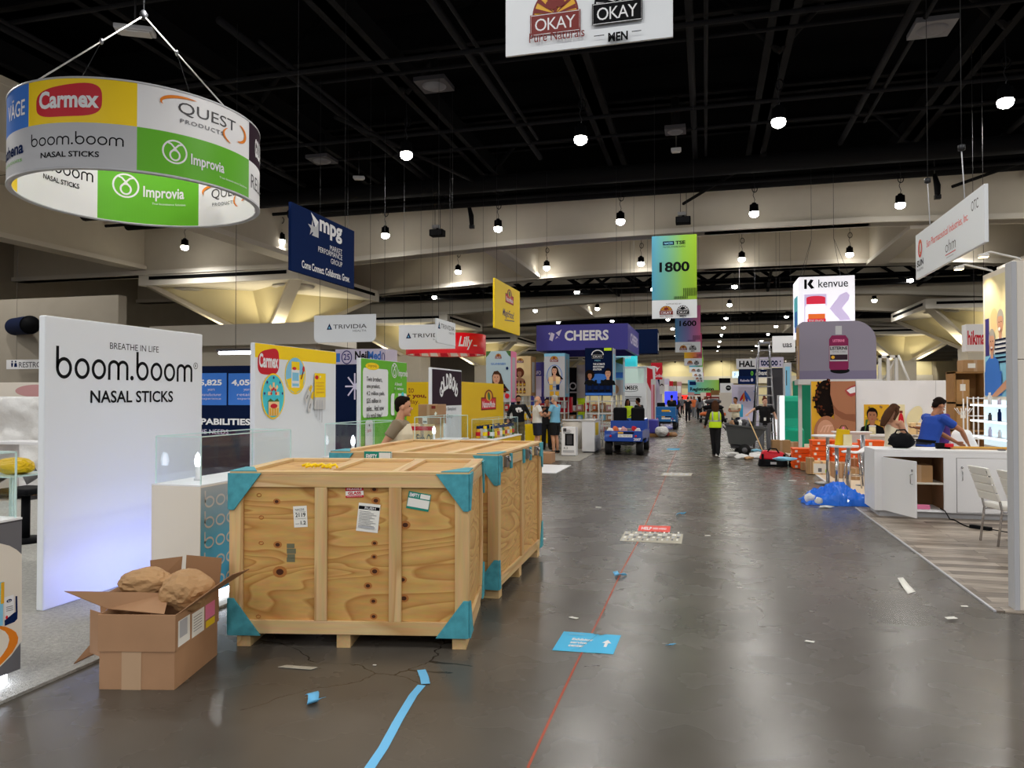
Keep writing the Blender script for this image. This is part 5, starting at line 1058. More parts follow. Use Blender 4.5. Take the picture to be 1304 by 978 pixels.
def person(label, loc, rz, height=1.75, pose={}, lean=0, skin='skin', shirt=('cloth_white', 'short'), pants=('denim', 'long'), shoes='cloth_black', hair=('hair_dark', 'short'), vest=None, bulk=1.0, near=True, headturn=0, name='person', dress=None, look_down=0, group=None, fine=True):
    J = {k: V(v) for k, v in DEF.items()}
    if lean:
        p0 = J['pel']; M3 = Matrix.Rotation(-lean, 3, 'X')
        for k in UP:
            if k not in ('eL', 'wL', 'eR', 'wR') or k not in pose: J[k] = p0+M3 @ (J[k]-p0)
    for k, v in pose.items(): J[k] = V(v)
    root = thing(name, label, 'person', loc, rz, group); root.scale = (height/1.75,)*3
    v1 = .0085 if near else .016
    B = MB(); b = bulk
    def torso(m, e):
        pr = J['pel']
        m.tube([pr+V((0, 0, -.1)), pr, J['wai'], J['che'], J['neck'].lerp(J['che'], .28), J['neck']+V((0, -.005, -.03))],
               [(.13*b+e, .1*b+e), (.165*b+e, .115*b+e), (.145*b+e, .105*b+e), (.17*b+e, .12*b+e), (.15*b+e, .1+e), (.065+e, .06+e)], m.ms[0] if m.ms else skin, 16, ax=(1, 0, 0))
    B.mi(skin); torso(B, 0)
    hd = J['head']; nk = J['neck']
    B.tube([nk+V((0, 0, -.06)), nk, hd+V((0, -.02, -.05))], [.06, .055, .052], skin, 10)
    RH = Matrix.Rotation(headturn, 3, 'Z') @ Matrix.Rotation(-look_down-lean*.5, 3, 'X')
    def H(x, y, z): return hd+RH @ V((x, y, z))
    B.ell(H(0, -.012, .03), (.074, .094, .092), skin, 14, 9, RH); B.ell(H(0, .018, -.045), (.056, .066, .072), skin, 12, 8, RH)
    B.ell(H(0, .094, -.018), (.014, .02, .022), skin, 8, 6, RH)
    B.ell(H(0, .068, -.095), (.026, .02, .018), skin, 8, 6, RH)
    for q in (-1, 1): B.ell(H(q*.077, -.008, -.01), (.012, .022, .032), skin, 8, 6, RH)
    for sd in 'LR':
        q = -1 if sd == 'L' else 1; S, E, Wr = J['s'+sd], J['e'+sd], J['w'+sd]
        B.tube([J['neck'].lerp(S, .35)+V((0, 0, -.05)), S, S.lerp(E, .5), E, E.lerp(Wr, .35), Wr], [.06, .056*b**.5, .047, .038, .039, .026], skin, 10)
        d = (Wr-E).normalized(); side = d.cross(V((0, 1, 0)) if abs(d.y) < .8 else V((0, 0, 1))).normalized(); nn = side.cross(d)
        B.tube([Wr, Wr+d*.04, Wr+d*.085], [(.026, .018), (.038, .016), (.037, .014)], skin, 10, ax=side)
        for k, (off, ln) in enumerate(((-.028, .062), (-.0095, .074), (.0095, .07), (.028, .054))):
            f0 = Wr+d*.08+side*off; f1 = f0+d*ln*.5+nn*.008; f2 = f0+d*ln*.85+nn*.026
            B.tube([f0, f1, f2], [.0095, .009, .0075], skin, 6)
        B.tube([Wr+d*.03-side*.03*q, Wr+d*.06-side*.05*q+nn*.01, Wr+d*.085-side*.052*q+nn*.022], [.012, .0105, .008], skin, 6)
        Hp, K, A = J['h'+sd], J['k'+sd], J['a'+sd]
        B.tube([Hp+V((0, 0, .03)), Hp.lerp(K, .3), K, K.lerp(A, .35)+V((0, -.015, 0)), A], [.09*b, .08*b, .054, .055, .036], skin, 12)
        ft = V((q*.02, .17, 0)); B.tube([A+V((0, -.05, -.045)), A+V((0, .02, -.04)), A+ft*.6+V((0, 0, -.055)), A+ft+V((0, 0, -.06))], [(.034, .038), (.04, .045), (.042, .03), (.03, .018)], skin, 10, ax=(1, 0, 0))
    remeshed(B, 'body', root, v1)
    vc = .012 if near else .018
    if shirt:
        m = MB(); m.mi(shirt[0]); torso(m, .018)
        fr = {'short': .62, 'long': 1.0, 'sleeveless': .1}[shirt[1]]
        for sd in 'LR':
            S, E, Wr = J['s'+sd], J['e'+sd], J['w'+sd]
            if fr > .9: m.tube([J['neck'].lerp(S, .4)+V((0, 0, -.05)), S, S.lerp(E, .5), E, E.lerp(Wr, .95)], [.075, .072*b**.5, .064, .056, .042], shirt[0], 10)
            elif fr > .2: m.tube([J['neck'].lerp(S, .4)+V((0, 0, -.05)), S, S.lerp(E, .5), S.lerp(E, fr)], [.075, .072*b**.5, .068, .07], shirt[0], 10)
        remeshed(m, 'hoodie' if fr > .9 else 'shirt', root, vc)
    if vest:
        m = MB(); m.mi(vest); pr = J['pel']
        m.tube([pr+V((0, 0, -.06)), pr.lerp(J['wai'], .5), J['wai'], J['che'], J['neck'].lerp(J['che'], .32)], [(.2*b, .15*b), (.2*b, .148*b), (.185*b, .14*b), (.2*b, .155*b), (.155*b, .125)], vest, 18, ax=(1, 0, 0)); remeshed(m, 'vest', root, vc)
    if pants:
        m = MB(); m.mi(pants[0]); pr = J['pel']; m.tube([pr+V((0, 0, -.11)), pr+V((0, 0, -.02)), pr+V((0, 0, .09))], [(.14*b, .115*b), (.18*b, .13*b), (.165*b, .122*b)], pants[0], 16, ax=(1, 0, 0))
        for sd in 'LR':
            Hp, K, A = J['h'+sd], J['k'+sd], J['a'+sd]
            if pants[1] == 'long': m.tube([Hp, Hp.lerp(K, .35), K, K.lerp(A, .5), A+V((0, 0, -.02))], [.104*b, .096*b, .08, .078, .066], pants[0], 12)
            else: m.tube([Hp, Hp.lerp(K, .35), K+V((0, 0, .05))], [.105*b, .1*b, .092*b], pants[0], 12)
        remeshed(m, 'trousers' if pants[1] == 'long' else 'shorts', root, vc)
    if dress:
        m = MB(); m.mi(dress); pr = J['pel']
        m.tube([pr+V((0, 0, -.55)), pr+V((0, 0, -.1)), pr, J['wai'], J['che'], J['neck'].lerp(J['che'], .35)], [(.27, .2), (.2, .15), (.185, .135), (.155, .12), (.172, .13), (.12, .1)], dress, 16, ax=(1, 0, 0)); remeshed(m, 'dress', root, vc)
    for sd in 'LR':
        q = -1 if sd == 'L' else 1; A = J['a'+sd]; ft = V((q*.02, .18, 0)); m = MB(); m.mi(shoes)
        m.tube([A+V((0, -.07, -.04)), A+V((0, .0, -.03)), A+ft*.6+V((0, 0, -.05)), A+ft+V((0, .02, -.058))], [(.038, .042), (.046, .05), (.05, .034), (.036, .022)], shoes, 10, ax=(1, 0, 0)); remeshed(m, 'shoe', root, vc)
    if hair:
        m = MB(); hc, hs = hair; m.mi(hc)
        if hs != 'bald':
            m.ell(H(0, -.028, .052), (.082, .094, .088), hc, 14, 9, RH); m.ell(H(0, .018, .1), (.062, .058, .032), hc, 12, 7, RH)
            m.ell(H(0, -.07, -.0), (.068, .045, .07), hc, 12, 8, RH)
        else: m.ell(H(0, -.06, -.005), (.078, .052, .045), hc, 12, 8, RH)
        if hs == 'long':
            m.tube([H(0, -.06, .06), H(0, -.1, -.06), H(0, -.12, -.2), H(0, -.125, -.36)], [(.08, .05), (.1, .055), (.1, .045), (.06, .025)], hc, 12, ax=RH @ V((1, 0, 0)))
            for q in (-1, 1): m.tube([H(q*.06, -.01, .07), H(q*.088, .0, -.03), H(q*.1, -.02, -.18)], [.03, .032, .022], hc, 8)
        if hs == 'bun': m.ell(H(0, -.06, .15), (.045, .045, .045), hc, 10, 7)
        remeshed(m, 'hair', root, vc*.8)
        if hs == 'beard':
            m = MB(); m.mi(hc); m.ell(H(0, .035, -.085), (.058, .062, .05), hc, 12, 8, RH); remeshed(m, 'beard', root, vc*.8)
    if near:
        for q in (-1, 1): m = MB(); m.ell(H(q*.03, .073, .012), (.011, .008, .007), 'ink', 8, 6, RH); o = m.build('eye'); o.parent = root
        m = MB(); m.ell(H(0, .084, -.06), (.024, .006, .006), 'lips', 8, 5, RH); o = m.build('mouth'); o.parent = root
    return root, J, H
def at_foot(px, py): return G(px, py)
def face(px, py=None):  # rotation that turns a figure's front (+Y) to a plan direction
    return 0
# man in a pale vest behind the near crate, walking to the aisle
p = G(505, 513, 1.76); p = DX(505, 520, -4.0)
r, J, H = person('man in pale vest over a taupe tee walking behind the wooden crates', (DY(507, 520, 8.66).x, 8.66, 0), R(-75), 1.79, dict(eL=(-.22, -.12, 1.16), wL=(-.2, .02, .93), eR=(.23, -.14, 1.17), wR=(.22, -.12, .93), kR=(.1, .12, .52), aR=(.1, -.02, .1), kL=(-.1, -.05, .5), aL=(-.1, -.25, .13)), .06, 'skin', ('cloth_taupe', 'short'), ('denim', 'long'), 'cloth_black', ('hair_dark', 'short'), 'cloth_cream')
# group of men on the far left carpet
p = G(683, 578); r, J, H = person('balding man in white shirt and navy shorts with folded arms', (p.x, p.y+.1, .012), R(-60), 1.78, dict(eL=(-.27, .06, 1.17), wL=(-.02, .2, 1.2), eR=(.27, .06, 1.17), wR=(.03, .21, 1.14)), 0, 'skin', ('cloth_white', 'short'), ('denim', 'short'), 'cloth_black', ('hair_grey', 'bald'), bulk=1.12)
p = G(706, 578); r, J, H = person('grey-haired man in light blue shirt and black shorts with folded arms', (p.x, p.y+.1, .012), R(70), 1.8, dict(eL=(-.27, .06, 1.17), wL=(-.02, .2, 1.2), eR=(.27, .06, 1.17), wR=(.03, .21, 1.14)), 0, 'skin', ('cloth_lblue', 'short'), ('cloth_black', 'short'), 'cloth_black', ('hair_grey', 'short'), bulk=1.1)
p = G(697, 574); r, J, H = person('person in black standing between the two men in shorts', (p.x-.1, p.y+.4, .012), R(200), 1.7, dict(eR=(.3, .1, 1.2), wR=(.16, .25, 1.35), eL=(-.25, .1, 1.15), wL=(-.1, .25, 1.1)), 0, 'skin_tan', ('cloth_black', 'short'), ('cloth_black', 'long'), 'cloth_black', ('hair_dark', 'short'))
p = DY(660, 560, 22.9); r, J, H = person('bearded man in black hoodie with white print and camouflage trousers', (p.x, p.y, .012), R(-160), 1.8, dict(eR=(.3, -.06, 1.18), wR=(.33, .1, 1.0), eL=(-.32, -.05, 1.2), wL=(-.38, .12, 1.03)), 0, 'skin_tan', ('cloth_black', 'long'), ('camo', 'long'), 'cloth_black', ('hair_dark', 'beard'), bulk=1.1)
m = MB(); s_ = []
for k in range(9):
    a = 2*PI*k/9; m.ell((.055*math.cos(a)*(1.6 if k % 2 else 1), .14+.0*k, 1.3+.055*math.sin(a)), (.04, .012, .03), 'white', 8, 5)
m.ell((0, .145, 1.3), (.08, .012, .05), 'white', 10, 6); o = m.build('shirt_print'); o.parent = r
# woman in the safety vest walking away down the aisle
p = G(911, 580); r, J, H = person('woman in yellow safety vest walking away down the aisle', (p.x, p.y, 0), R(6), 1.66, dict(eL=(-.27, -.05, 1.15), wL=(-.3, .1, .95), eR=(.25, -.02, 1.15), wR=(.18, .16, 1.02), kL=(-.06, .06, .5), aL=(-.02, .1, .09), kR=(.08, -.02, .49), aR=(.06, -.16, .1)), 0, 'skin_tan', ('cloth_black', 'long'), ('cloth_black', 'long'), 'cloth_black', ('hair_brown', 'long'), 'hivis')
m = MB(); m.tube([(0, .0, 1.08), (0, 0, 1.12)], [(.19, .146), (.189, .146)], 'light_grey', 20, False, ax=(1, 0, 0))
for q in (-1, 1): m.tube([(q*.1, -.152, 1.1), (q*.1, -.16, 1.28), (q*.1, -.13, 1.4)], [(.022, .006)]*3, 'light_grey', 8, ax=(1, 0, 0))
o = m.build('reflective_band'); o.parent = r
# woman by the tilt truck
p = G(974, 578); r, J, H = person('woman in black tee and grey trousers standing beside the grey tilt truck', (p.x+.1, p.y+1.2, 0), R(175), 1.74, dict(eR=(.36, -.02, 1.36), wR=(.52, .12, 1.22), eL=(-.3, -.06, 1.2), wL=(-.34, .12, 1.1)), 0, 'skin_pale', ('cloth_black', 'short'), ('cloth_grey', 'long'), 'cloth_black', ('hair_auburn', 'bun'), headturn=.4)
m = MB(); m.box(-.035, .035, .155, .16, 1.0, 1.1, 'paper'); o = m.build('name_badge'); o.parent = r
p = G(940, 558); r, J, H = person('man in cream shirt standing beyond the tilt truck', (p.x-.15, 31.5, 0), R(140), 1.74, dict(eR=(.27, .1, 1.2), wR=(.08, .28, 1.2), eL=(-.27, .1, 1.2), wL=(-.06, .28, 1.18)), 0, 'skin_tan', ('cloth_cream', 'short'), ('denim', 'long'), 'cloth_black', ('hair_dark', 'short'), near=False)
# counter area
p = DY(1137, 520, 13.9); r, J, H = person('woman in cream dress looking down at a phone, behind the white counter', (p.x, 13.9, .03), R(-60), 1.62, dict(eL=(-.22, .1, 1.15), wL=(-.08, .3, 1.12), eR=(.22, .1, 1.15), wR=(.04, .3, 1.12)), 0, 'skin', None, None, 'cloth_black', ('hair_brown', 'long'), dress='cloth_cream', look_down=.45)
m = MB(); m.box(-.06, .06, .38, .46, 1.1, 1.115, 'ink'); o = m.build('phone'); o.parent = r
p = DY(1192, 520, 13.3); r, J, H = person('man in blue tee bending over the counter top with his back turned', (p.x-.14, 13.3, .03), R(-68), 1.77, dict(eR=(.24, .42, 1.2), wR=(.12, .62, 1.0), eL=(-.22, .36, 1.16), wL=(-.05, .56, 1.0)), .29, 'skin_tan', ('cloth_blue', 'short'), ('denim', 'long'), 'cloth_black', ('hair_dark', 'short'), bulk=1.08, look_down=.35)
m = MB(); m.tube([(0, 0, 1.0), (0, .005, 1.045)], [(.186, .142)]*2, 'ink', 20, False, ax=(1, 0, 0)); o = m.build('belt'); o.parent = r
a = MB(); a.tube([(-.1, -.1, 1.27), (-.02, -.105, 1.27)], [(.012, .006)]*2, 'white', 6); o = a.build('shirt_print'); o.parent = r
p = DY(1203, 523, 15.0); r, J, H = person('person in purple shirt half hidden behind the man in blue', (p.x, 15.1, .03), R(100), 1.72, dict(eR=(.25, .16, 1.18), wR=(.18, .42, 1.2), eL=(-.25, .16, 1.18), wL=(-.2, .4, 1.15)), .1, 'skin_brown', ('cloth_purple', 'short'), ('cloth_black', 'long'), 'cloth_black', ('hair_dark', 'short'))
# seated at the far tables on the left of the aisle
p = DY(815, 524, 29); r, J, H = person('person in black seen from behind at the light wooden table', (p.x, 29, 0), R(60), 1.72, dict(eL=(-.24, .1, 1.15), wL=(-.2, .3, 1.05), eR=(.24, .1, 1.15), wR=(.18, .3, 1.05)), .12, 'skin_brown', ('cloth_black', 'short'), ('cloth_black', 'long'), 'cloth_black', ('hair_dark', 'short'), near=False)
p = DY(799, 526, 30); r, J, H = person('dark-haired person in lime top beyond the light wooden table', (p.x, 30, 0), R(200), 1.66, {}, 0, 'skin_brown', ('hivis', 'short'), ('cloth_black', 'long'), 'cloth_black', ('hair_dark', 'long'), near=False)
# walkers far down the aisle
WALK = dict(kL=(-.1, .14, .52), aL=(-.1, .16, .09), kR=(.1, -.06, .5), aR=(.1, -.26, .14), eL=(-.25, -.1, 1.16), wL=(-.26, -.04, .92), eR=(.25, .02, 1.16), wR=(.26, .16, .95))
FAR = [(876, 537, 'person in black walking away along the far aisle', 'cloth_black', 'cloth_black', 0, 'short'),
       (891, 535, 'person in grey top with long hair walking down the far aisle', 'cloth_grey', 'cloth_black', .1, 'long'),
       (863, 533, 'person in dark clothes standing by the far blue cart', 'denim', 'cloth_black', 2, 'short'),
       (884, 532, 'distant person in orange top in the middle of the aisle', 'cloth_orange', 'cloth_grey', 3.1, 'short'),
       (899, 530, 'distant person in white top walking toward the viewer', 'cloth_white', 'denim', 3.1, 'long'),
       (905, 529, 'distant person in black beside the loaded dark trolley', 'cloth_black', 'denim', 1, 'short'),
       (869, 528, 'small distant person in grey near the hall end', 'cloth_grey', 'cloth_black', 0, 'short'),
       (880, 526, 'tiny distant person in rose top near the registration sign', 'cloth_rose', 'denim', 2.5, 'long'),
       (889, 525, 'tiny distant person in blue top below the registration sign', 'cloth_lblue', 'cloth_black', .6, 'short'),
       (897, 524, 'tiny distant person in dark red below the registration sign', 'brown_red', 'cloth_black', 3, 'short'),
       (854, 527, 'small distant person in black beside the left booths', 'cloth_black', 'cloth_black', 1, 'short')]
for px, py, lab, sh, pa_, rz, hr in FAR:
    p = G(px, py); person(lab, (p.x, p.y, 0), rz, 1.74, WALK, 0, ('skin', 'skin_tan', 'skin_brown')[px % 3], (sh, 'long' if px % 2 else 'short'), (pa_, 'long'), 'cloth_black', ('hair_dark' if px % 2 else 'hair_brown', hr), near=False)
# ================================================================== booths on the left of the aisle, beyond the crates
def std(name, label, cat, mb, bevel=0, group=None): return tag(mb.build(name, bevel=bevel), label, cat, group)
def flat_wall(name, label, a, b, z1, t=.1, m_='white', z0=0.012, cat='booth wall'):
    return board(name, label, cat, a, b, z0, z1, t, m_)
# navy wall with statistics
a_ = DY(236, 470, 12.9); b_ = DY(472, 470, 12.9)
r, a, s = flat_wall('booth_wall', 'navy booth wall with blue statistic squares and CAPABILITIES lettering', (a_.x, 12.9), (b_.x, 12.9), 2.4, .1, 'navy_dark')
for x0, x1, big, l1, l2, l3 in ((226, 288.5, '15,825', 'years', 'manufacturer', 'experience'), (291, 352, '4,050', 'years', 'retailer', 'experience')):
    s.rectpx(x0, 475.5, x1, 516, 'tile_blue'); xr = x1-5; s.textpx(big, (250, 295)[x0 > 250], 483.5, (282.5, 325)[x0 > 250], 492, 'white', bold=.05)
    for k, tx in enumerate((l1, l2, l3)):
        cxx = (266, 312)[x0 > 250]+3; w_ = (9, 20, 19)[k]/2+ (3 if k else 0); s.textpx(tx, cxx-w_, 495+5.6*k, cxx+w_, 498.6+5.6*k, 'lilac')
s.textpx('CAPABILITIES', 237, 532.5, 319, 541.5, 'white', bold=.05); s.textpx('TO MEET THE NEEDS', 213, 546, 291, 553, 'lilac')
c = s.uv(452, 492); 
for k in range(4): an = PI*k/4; s.stroke([(c[0]-.2*math.cos(an), c[1]-.25*math.sin(an)), (c[0]+.2*math.cos(an), c[1]+.25*math.sin(an))], .03, 'lilac')
done(a, r)
m = MB(); p = DY(300, 449, 14); m.tube([(p.x-.4, 14, p.z), (p.x+.4, 14, p.z)], .04, 'strip_light', 8); m.box(p.x-.45, p.x+.45, 13.95, 14.05, p.z+.03, p.z+.08, 'dark_grey'); m.tube([(p.x, 14, p.z+.08), (p.x, 14, 9.9)], .006, 'wire', 5); std('tube_lamp', 'short glowing tube light above the navy statistics wall', 'lamp', m)
# beige wall band below the first column head
m = MB(); a_ = DY(240, 428, 27.5); b_ = DY(405, 432, 27.5); m.box(a_.x-2, b_.x, 27.5, 31, 3.95, 4.85, 'beige_light'); m.box(a_.x-2, b_.x-.4, 28, 28.4, 0, 3.95, 'beige'); struct(m, 'wall_front')
# yellow booth of the vitamin maker
r, a, s = flat_wall('booth_wall', 'yellow booth wall with dark red slogan, seen between green and plum panels', (-8.6, 17.6), (-6.35, 17.6), 2.15, .12, 'yellow_deep')
for tx, x0, y0, x1, y1, bd in (('made to', 500, 492, 527, 500, 0), ('care for you,', 490, 501, 543, 508, .05), ('every day.', 498, 508.5, 534, 516, 0)): s.textpx(tx, x0, y0, x1, y1, 'brown_red', bold=bd)
done(a, r)
r, a, s = flat_wall('booth_wall', 'long yellow booth wall along the aisle with a red leaf badge', (-6.0, 17.7), (-6.0, 22.0), 2.16, .12, 'yellow_deep')
c = s.uv(622.5, 522); leaf_badge(s, c[0], c[1], s.uv(632, 522)[0]-s.uv(613, 522)[0], .58); done(a, r)
# shelf of bottles in front of the yellow wall
t = thing('display_counter', 'yellow counter with glass bottle case before the long yellow wall', 'counter', (-5.35, 18.9, 0)); m = MB(); m.box(-5.7, -5.05, 17.6, 20.4, .012, .69, 'yellow_deep'); m.build('cabinet', t, .01); m = MB(); m.box(-5.72, -5.03, 17.58, 20.42, .69, .72, 'white'); m.build('worktop', t, .005)
acrylic_case(-5.65, -5.1, 17.7, 20.2, .725, 1.21, 'long clear case of vitamin bottles before the yellow wall')
rn = random.Random(5); k = 0
for row in range(3):
    for j in range(9):
        x = -5.55+.17*row; y = 17.9+.25*j+.05*row; z = .726
        t = thing('vitamin_bottle', f'small supplement bottle, {ORD[j]} in the {("back", "middle", "front")[row]} row of the case before the yellow wall', 'bottle', (x, y, z), 0, 'bottles in the case by the yellow wall')
        m = MB(); m.lathe([(0, 0), (.06, 0), (.062, .02), (.062, .2), (.04, .24), (0, .24)], ('gold', 'offwhite', 'leaf', 'gold')[(j+row) % 4], (x, y, z), 12); m.build('jar', t)
        m = MB(); m.lathe([(.045, .24), (.045, .31), (0, .31)], ('navy', 'yellow', 'navy', 'navy')[(j*2+row) % 4], (x, y, z), 12); m.build('cap', t)
        m = MB(); m.lathe([(.0635, .06), (.0635, .16)], ('red', 'white', 'yellow')[(j+2*row) % 3], (x, y, z), 12); m.build('bottle_label', t)
# cartons stacked between panels
def carton(label, x0, x1, y0, y1, z0, z1, mt='carton', prints=None, group=None, rz=0, name='carton'):
    cxx, cyy = (x0+x1)/2, (y0+y1)/2; t = thing(name, label, 'carton', (cxx, cyy, z0), rz, group); T = M_((cxx, cyy, z0), rz)
    w, d, h = (x1-x0)/2, (y1-y0)/2, z1-z0
    m = MB(); m.T = T; m.box(-w, w, -d, d, 0, h, mt); m.build('box', t, min(.006, h*.05))
    m = MB(); m.T = T; m.box(-w*.13, w*.13, -d-.002, d+.002, h*.0, h+.0015, 'carton_tape'); m.build('tape', t)
    if prints:
        a = MB(); s = Sheet(a, (0, 0), (1, 0), 0, .001+.0002*cyy, .004); s.W = 2*w
        s.p = lambda u, v: T @ V((-w+u, -d-s.l, v))
        prints(s, 2*w, h); a.build('print', t, recalc=False)
    return t
Yc = 12.95; a_ = DY(521, 575, Yc); b_ = DY(553, 575, Yc)
t = thing('table', 'low white table carrying two cartons behind the far crate', 'table', ((a_.x+b_.x)/2, Yc+.3, .02)); m = MB(); m.box(a_.x-.1, b_.x+.05, Yc, Yc+.6, .68, .72, 'white'); m.build('tabletop', t, .005)
for x in (a_.x-.05, b_.x):
    for y in (Yc+.05, Yc+.55): m = MB(); m.tube([(x, y, .02), (x, y, .68)], .02, 'chrome', 8); m.build('leg', t)
zt = .72; zm = DY(540, 540, Yc).z; a1 = DY(532, 515, Yc); b1 = DY(559, 540, Yc)
carton('pale printed carton with red top band on a table, under the brown carton', a_.x, b_.x, Yc+.02, Yc+.5, zt, zm, 'peach', lambda s, W, h: (s.rect(0, h*.78, W, h*.92, 'red'), s.text('Fish Oil', W*.28, h*.36, W*.95, h*.66, 'mid_grey', bold=.02), s.rect(0, 0, W, h*.2, 'sky')))
carton('brown carton with a red sticker on top of the pale printed carton', a1.x, b1.x-.02, Yc+.02, Yc+.45, zm+.001, a1.z, 'carton', lambda s, W, h: (s.rect(W*.66, h*.78, W*.86, h*.93, 'brown_red'), s.rect(W*.22, h*.0, W*.46, h*.34, 'paper'), s.rect(W*.25, h*.06, W*.43, h*.16, 'mid_grey'), s.poly([(W*.8, h*.5), (W*.88, h*.42), (W*.94, h*.56), (W*.86, h*.64)], 'paper')))
# ---- carpets further down
m = MB(); m.box(-4.9, -3.35, 16.9, 18.9, .0, .014, 'white'); std('booth_flooring', 'white floor panel edge showing just beyond the far crate', 'flooring', m)
m = MB(); m.box(-9.5, -3.35, 20.2, 30, .0, .012, 'carpet_mid'); std('booth_carpet', 'grey-beige carpet under the two men in shorts', 'carpet', m)
m = MB()
# ---- poster towers
def tower(label, x0, x1, Y, z0, z1, bg, side, painter, depth=.9, legs=True):
    t = thing('poster_tower', label, 'poster tower', ((x0+x1)/2, Y+depth/2, .012)); m = MB(); m.box(x0, x1, Y, Y+depth, z0, z1, bg); m.build('poster_box', t, .01)
    a = MB(); s = Sheet(a, (x0, Y), (x1, Y), z0, .003, .004); painter(s, s.W, z1-z0); a.build('poster', t, recalc=False)
    a = MB(); s = Sheet(a, (x1, Y), (x1, Y+depth), z0, .003, .004); s.rect(.0, .0, depth, z1-z0, side); s.rect(.18, .12, depth-.18, z1-z0-.2, 'light_grey' if side != 'light_grey' else 'sky'); a.build('side_poster', t, recalc=False)
    if legs:
        m = MB()
        for x in (x0+.03, (x0+x1)/2, x1-.03):
            for y in (Y+.03, Y+depth-.03): m.tube([(x, y, .012), (x, y, z0)], .022, 'offwhite', 6)
        z = .35
        while z < z0:
            for y in (Y+.03, Y+depth-.03): m.tube([(x0, y, z), (x1, y, z)], .018, 'offwhite', 6)
            for x in (x0+.03, x1-.03): m.tube([(x, Y, z), (x, Y+depth, z)], .018, 'offwhite', 6)
            z += .42
        m.build('grid_frame', t)
    return t
def p1_(s, W, h):
    s.rect(0, 0, W, h, 'mist'); s.rect(0, 0, W, h*.16, 'light_grey'); s.poly([(0, h), (0, h*.88), (W*.1, h*.93), (W*.2, h)], 'leaf'); s.poly([(W, h), (W, h*.88), (W*.9, h*.92), (W*.8, h)], 'leaf'); sun_arch(s, W*.5, h*.85, W*.26, h*.1, 'gold', 'brown_red', 'white'); s.text('GUMMIES', W*.2, h*.73, W*.8, h*.77, 'tile_blue')
    portrait(s, W*.42, h*.47, h*.22, 'skin', 'hair_brown', 'long', None)
    for k in range(3): bottle2d(s, W*(.3+.22*k), h*.19, W*.14, h*.16, 'ink', 'ink', 'brown_red')
    s.ell(W*.86, h*.66, W*.05, h*.03, 'navy'); s.ell(W*.86, h*.12, W*.09, h*.05, 'red')
def p2_(s, W, h):
    s.rect(0, 0, W, h, 'peach'); sun_arch(s, W*.35, h*.83, W*.42, h*.12, 'gold', 'brown_red', 'white'); portrait(s, W*.3, h*.56, h*.16, 'skin_tan', 'hair_auburn', 'afro', None)
    for q in (0, 1):
        for k in range(3): bottle2d(s, W*(.15+.23*k), h*(.06+.18*q), W*.15, h*.14, 'brown_red', 'ink', 'gold')
def p3_(s, W, h):
    s.rect(0, 0, W, h, 'light_grey'); s.rect(0, h*.93, W, h, 'sky'); sun_arch(s, W*.48, h*.8, W*.4, h*.14, 'gold', 'brown_red', 'white'); s.arc(W*.5, h*.48, W*.36, h*.25, .02, 'tile_blue')
    portrait(s, W*.5, h*.6, h*.17, 'skin', 'hair_dark', 'long', 'skin')
    for q in (-1, 1): s.rect(W*(.5+q*.16)-W*.1, h*.3, W*(.5+q*.16)+W*.1, h*.46, 'peach'); s.rect(W*(.5+q*.16)-W*.08, h*.16, W*(.5+q*.16)+W*.08, h*.28, ('gold', 'navy')[q > 0]); s.rect(W*(.5+q*.13)-W*.09, h*.03, W*(.5+q*.13)+W*.09, h*.13, 'gold')
def p4_(s, W, h):
    s.rect(0, 0, W, h, 'navy_dark'); s.rect(0, h*.05, W, h*.32, 'navy'); s.ell(W*.5, h*.36, W*.4, h*.1, 'tile_blue'); sun_arch(s, W*.46, h*.78, W*.42, h*.17, 'navy_dark', 'ink', 'white'); s.arc(W*.46, h*.85, W*.21, h*.1, .03, 'white', a0=0, a1=PI); s.text('MEN', W*.36, h*.72, W*.56, h*.75, 'sky'); s.rect(W*.7, h*.94, W*.97, h*.995, 'hivis')
    for k, tx in enumerate(('THE ULTIMATE', "MEN'S DOUBLE", 'SOLUTION')): s.text(tx, W*.3, h*(.64-.055*k), W*(.72, .7, .6)[k], h*(.68-.055*k), 'white', bold=.04)
    portrait(s, W*.18, h*.42, h*.13, 'skin_tan', 'hair_dark', 'afro', 'ink'); portrait(s, W*.84, h*.46, h*.17, 'skin', 'hair_dark', 'short', 'ink')
    for k in range(4): bottle2d(s, W*(.18+.22*k), h*.09, W*.16, h*.24, 'ink', 'ink', 'navy')
    s.rect(W*.02, h*.01, W*.98, h*.06, 'tile_blue')
def xs(px0, px1, Y): return DY(px0, 500, Y).x, DY(px1, 500, Y).x
Yt = 23.8; x0, x1 = xs(619, 650.5, Yt); tower('tall poster tower with long-haired woman and pink side, above the yellow wall', x0, x1, Yt, DY(640, 512, Yt).z, DY(640, 447, Yt).z, 'sky', 'pink', p1_, .75)
Yt = 25.4; x0, x1 = xs(655.5, 676, Yt); tower('tan poster tower with curly-haired woman above the man in black hoodie', x0, x1, Yt, DY(640, 504, Yt).z, DY(670, 453.5, Yt).z, 'peach', 'wood_tan', p2_, .8)
Yt = 25.4; x0, x1 = xs(693, 719.5, Yt); tower('pale grey poster tower with dark-haired woman in a circle', x0, x1, Yt, DY(700, 505.5, Yt).z, DY(700, 450, Yt).z, 'light_grey', 'sky', p3_, .85)
Yt = 25.0; x0, x1 = xs(745, 780, Yt); tower('dark navy poster tower with black bottles, beside the blue utility cart', x0, x1, Yt, DY(760, 504, Yt).z, DY(760, 443, Yt).z, 'navy_dark', 'light_grey', p4_, .9)
Yt = 27.3; x0, x1 = xs(784, 793, Yt)
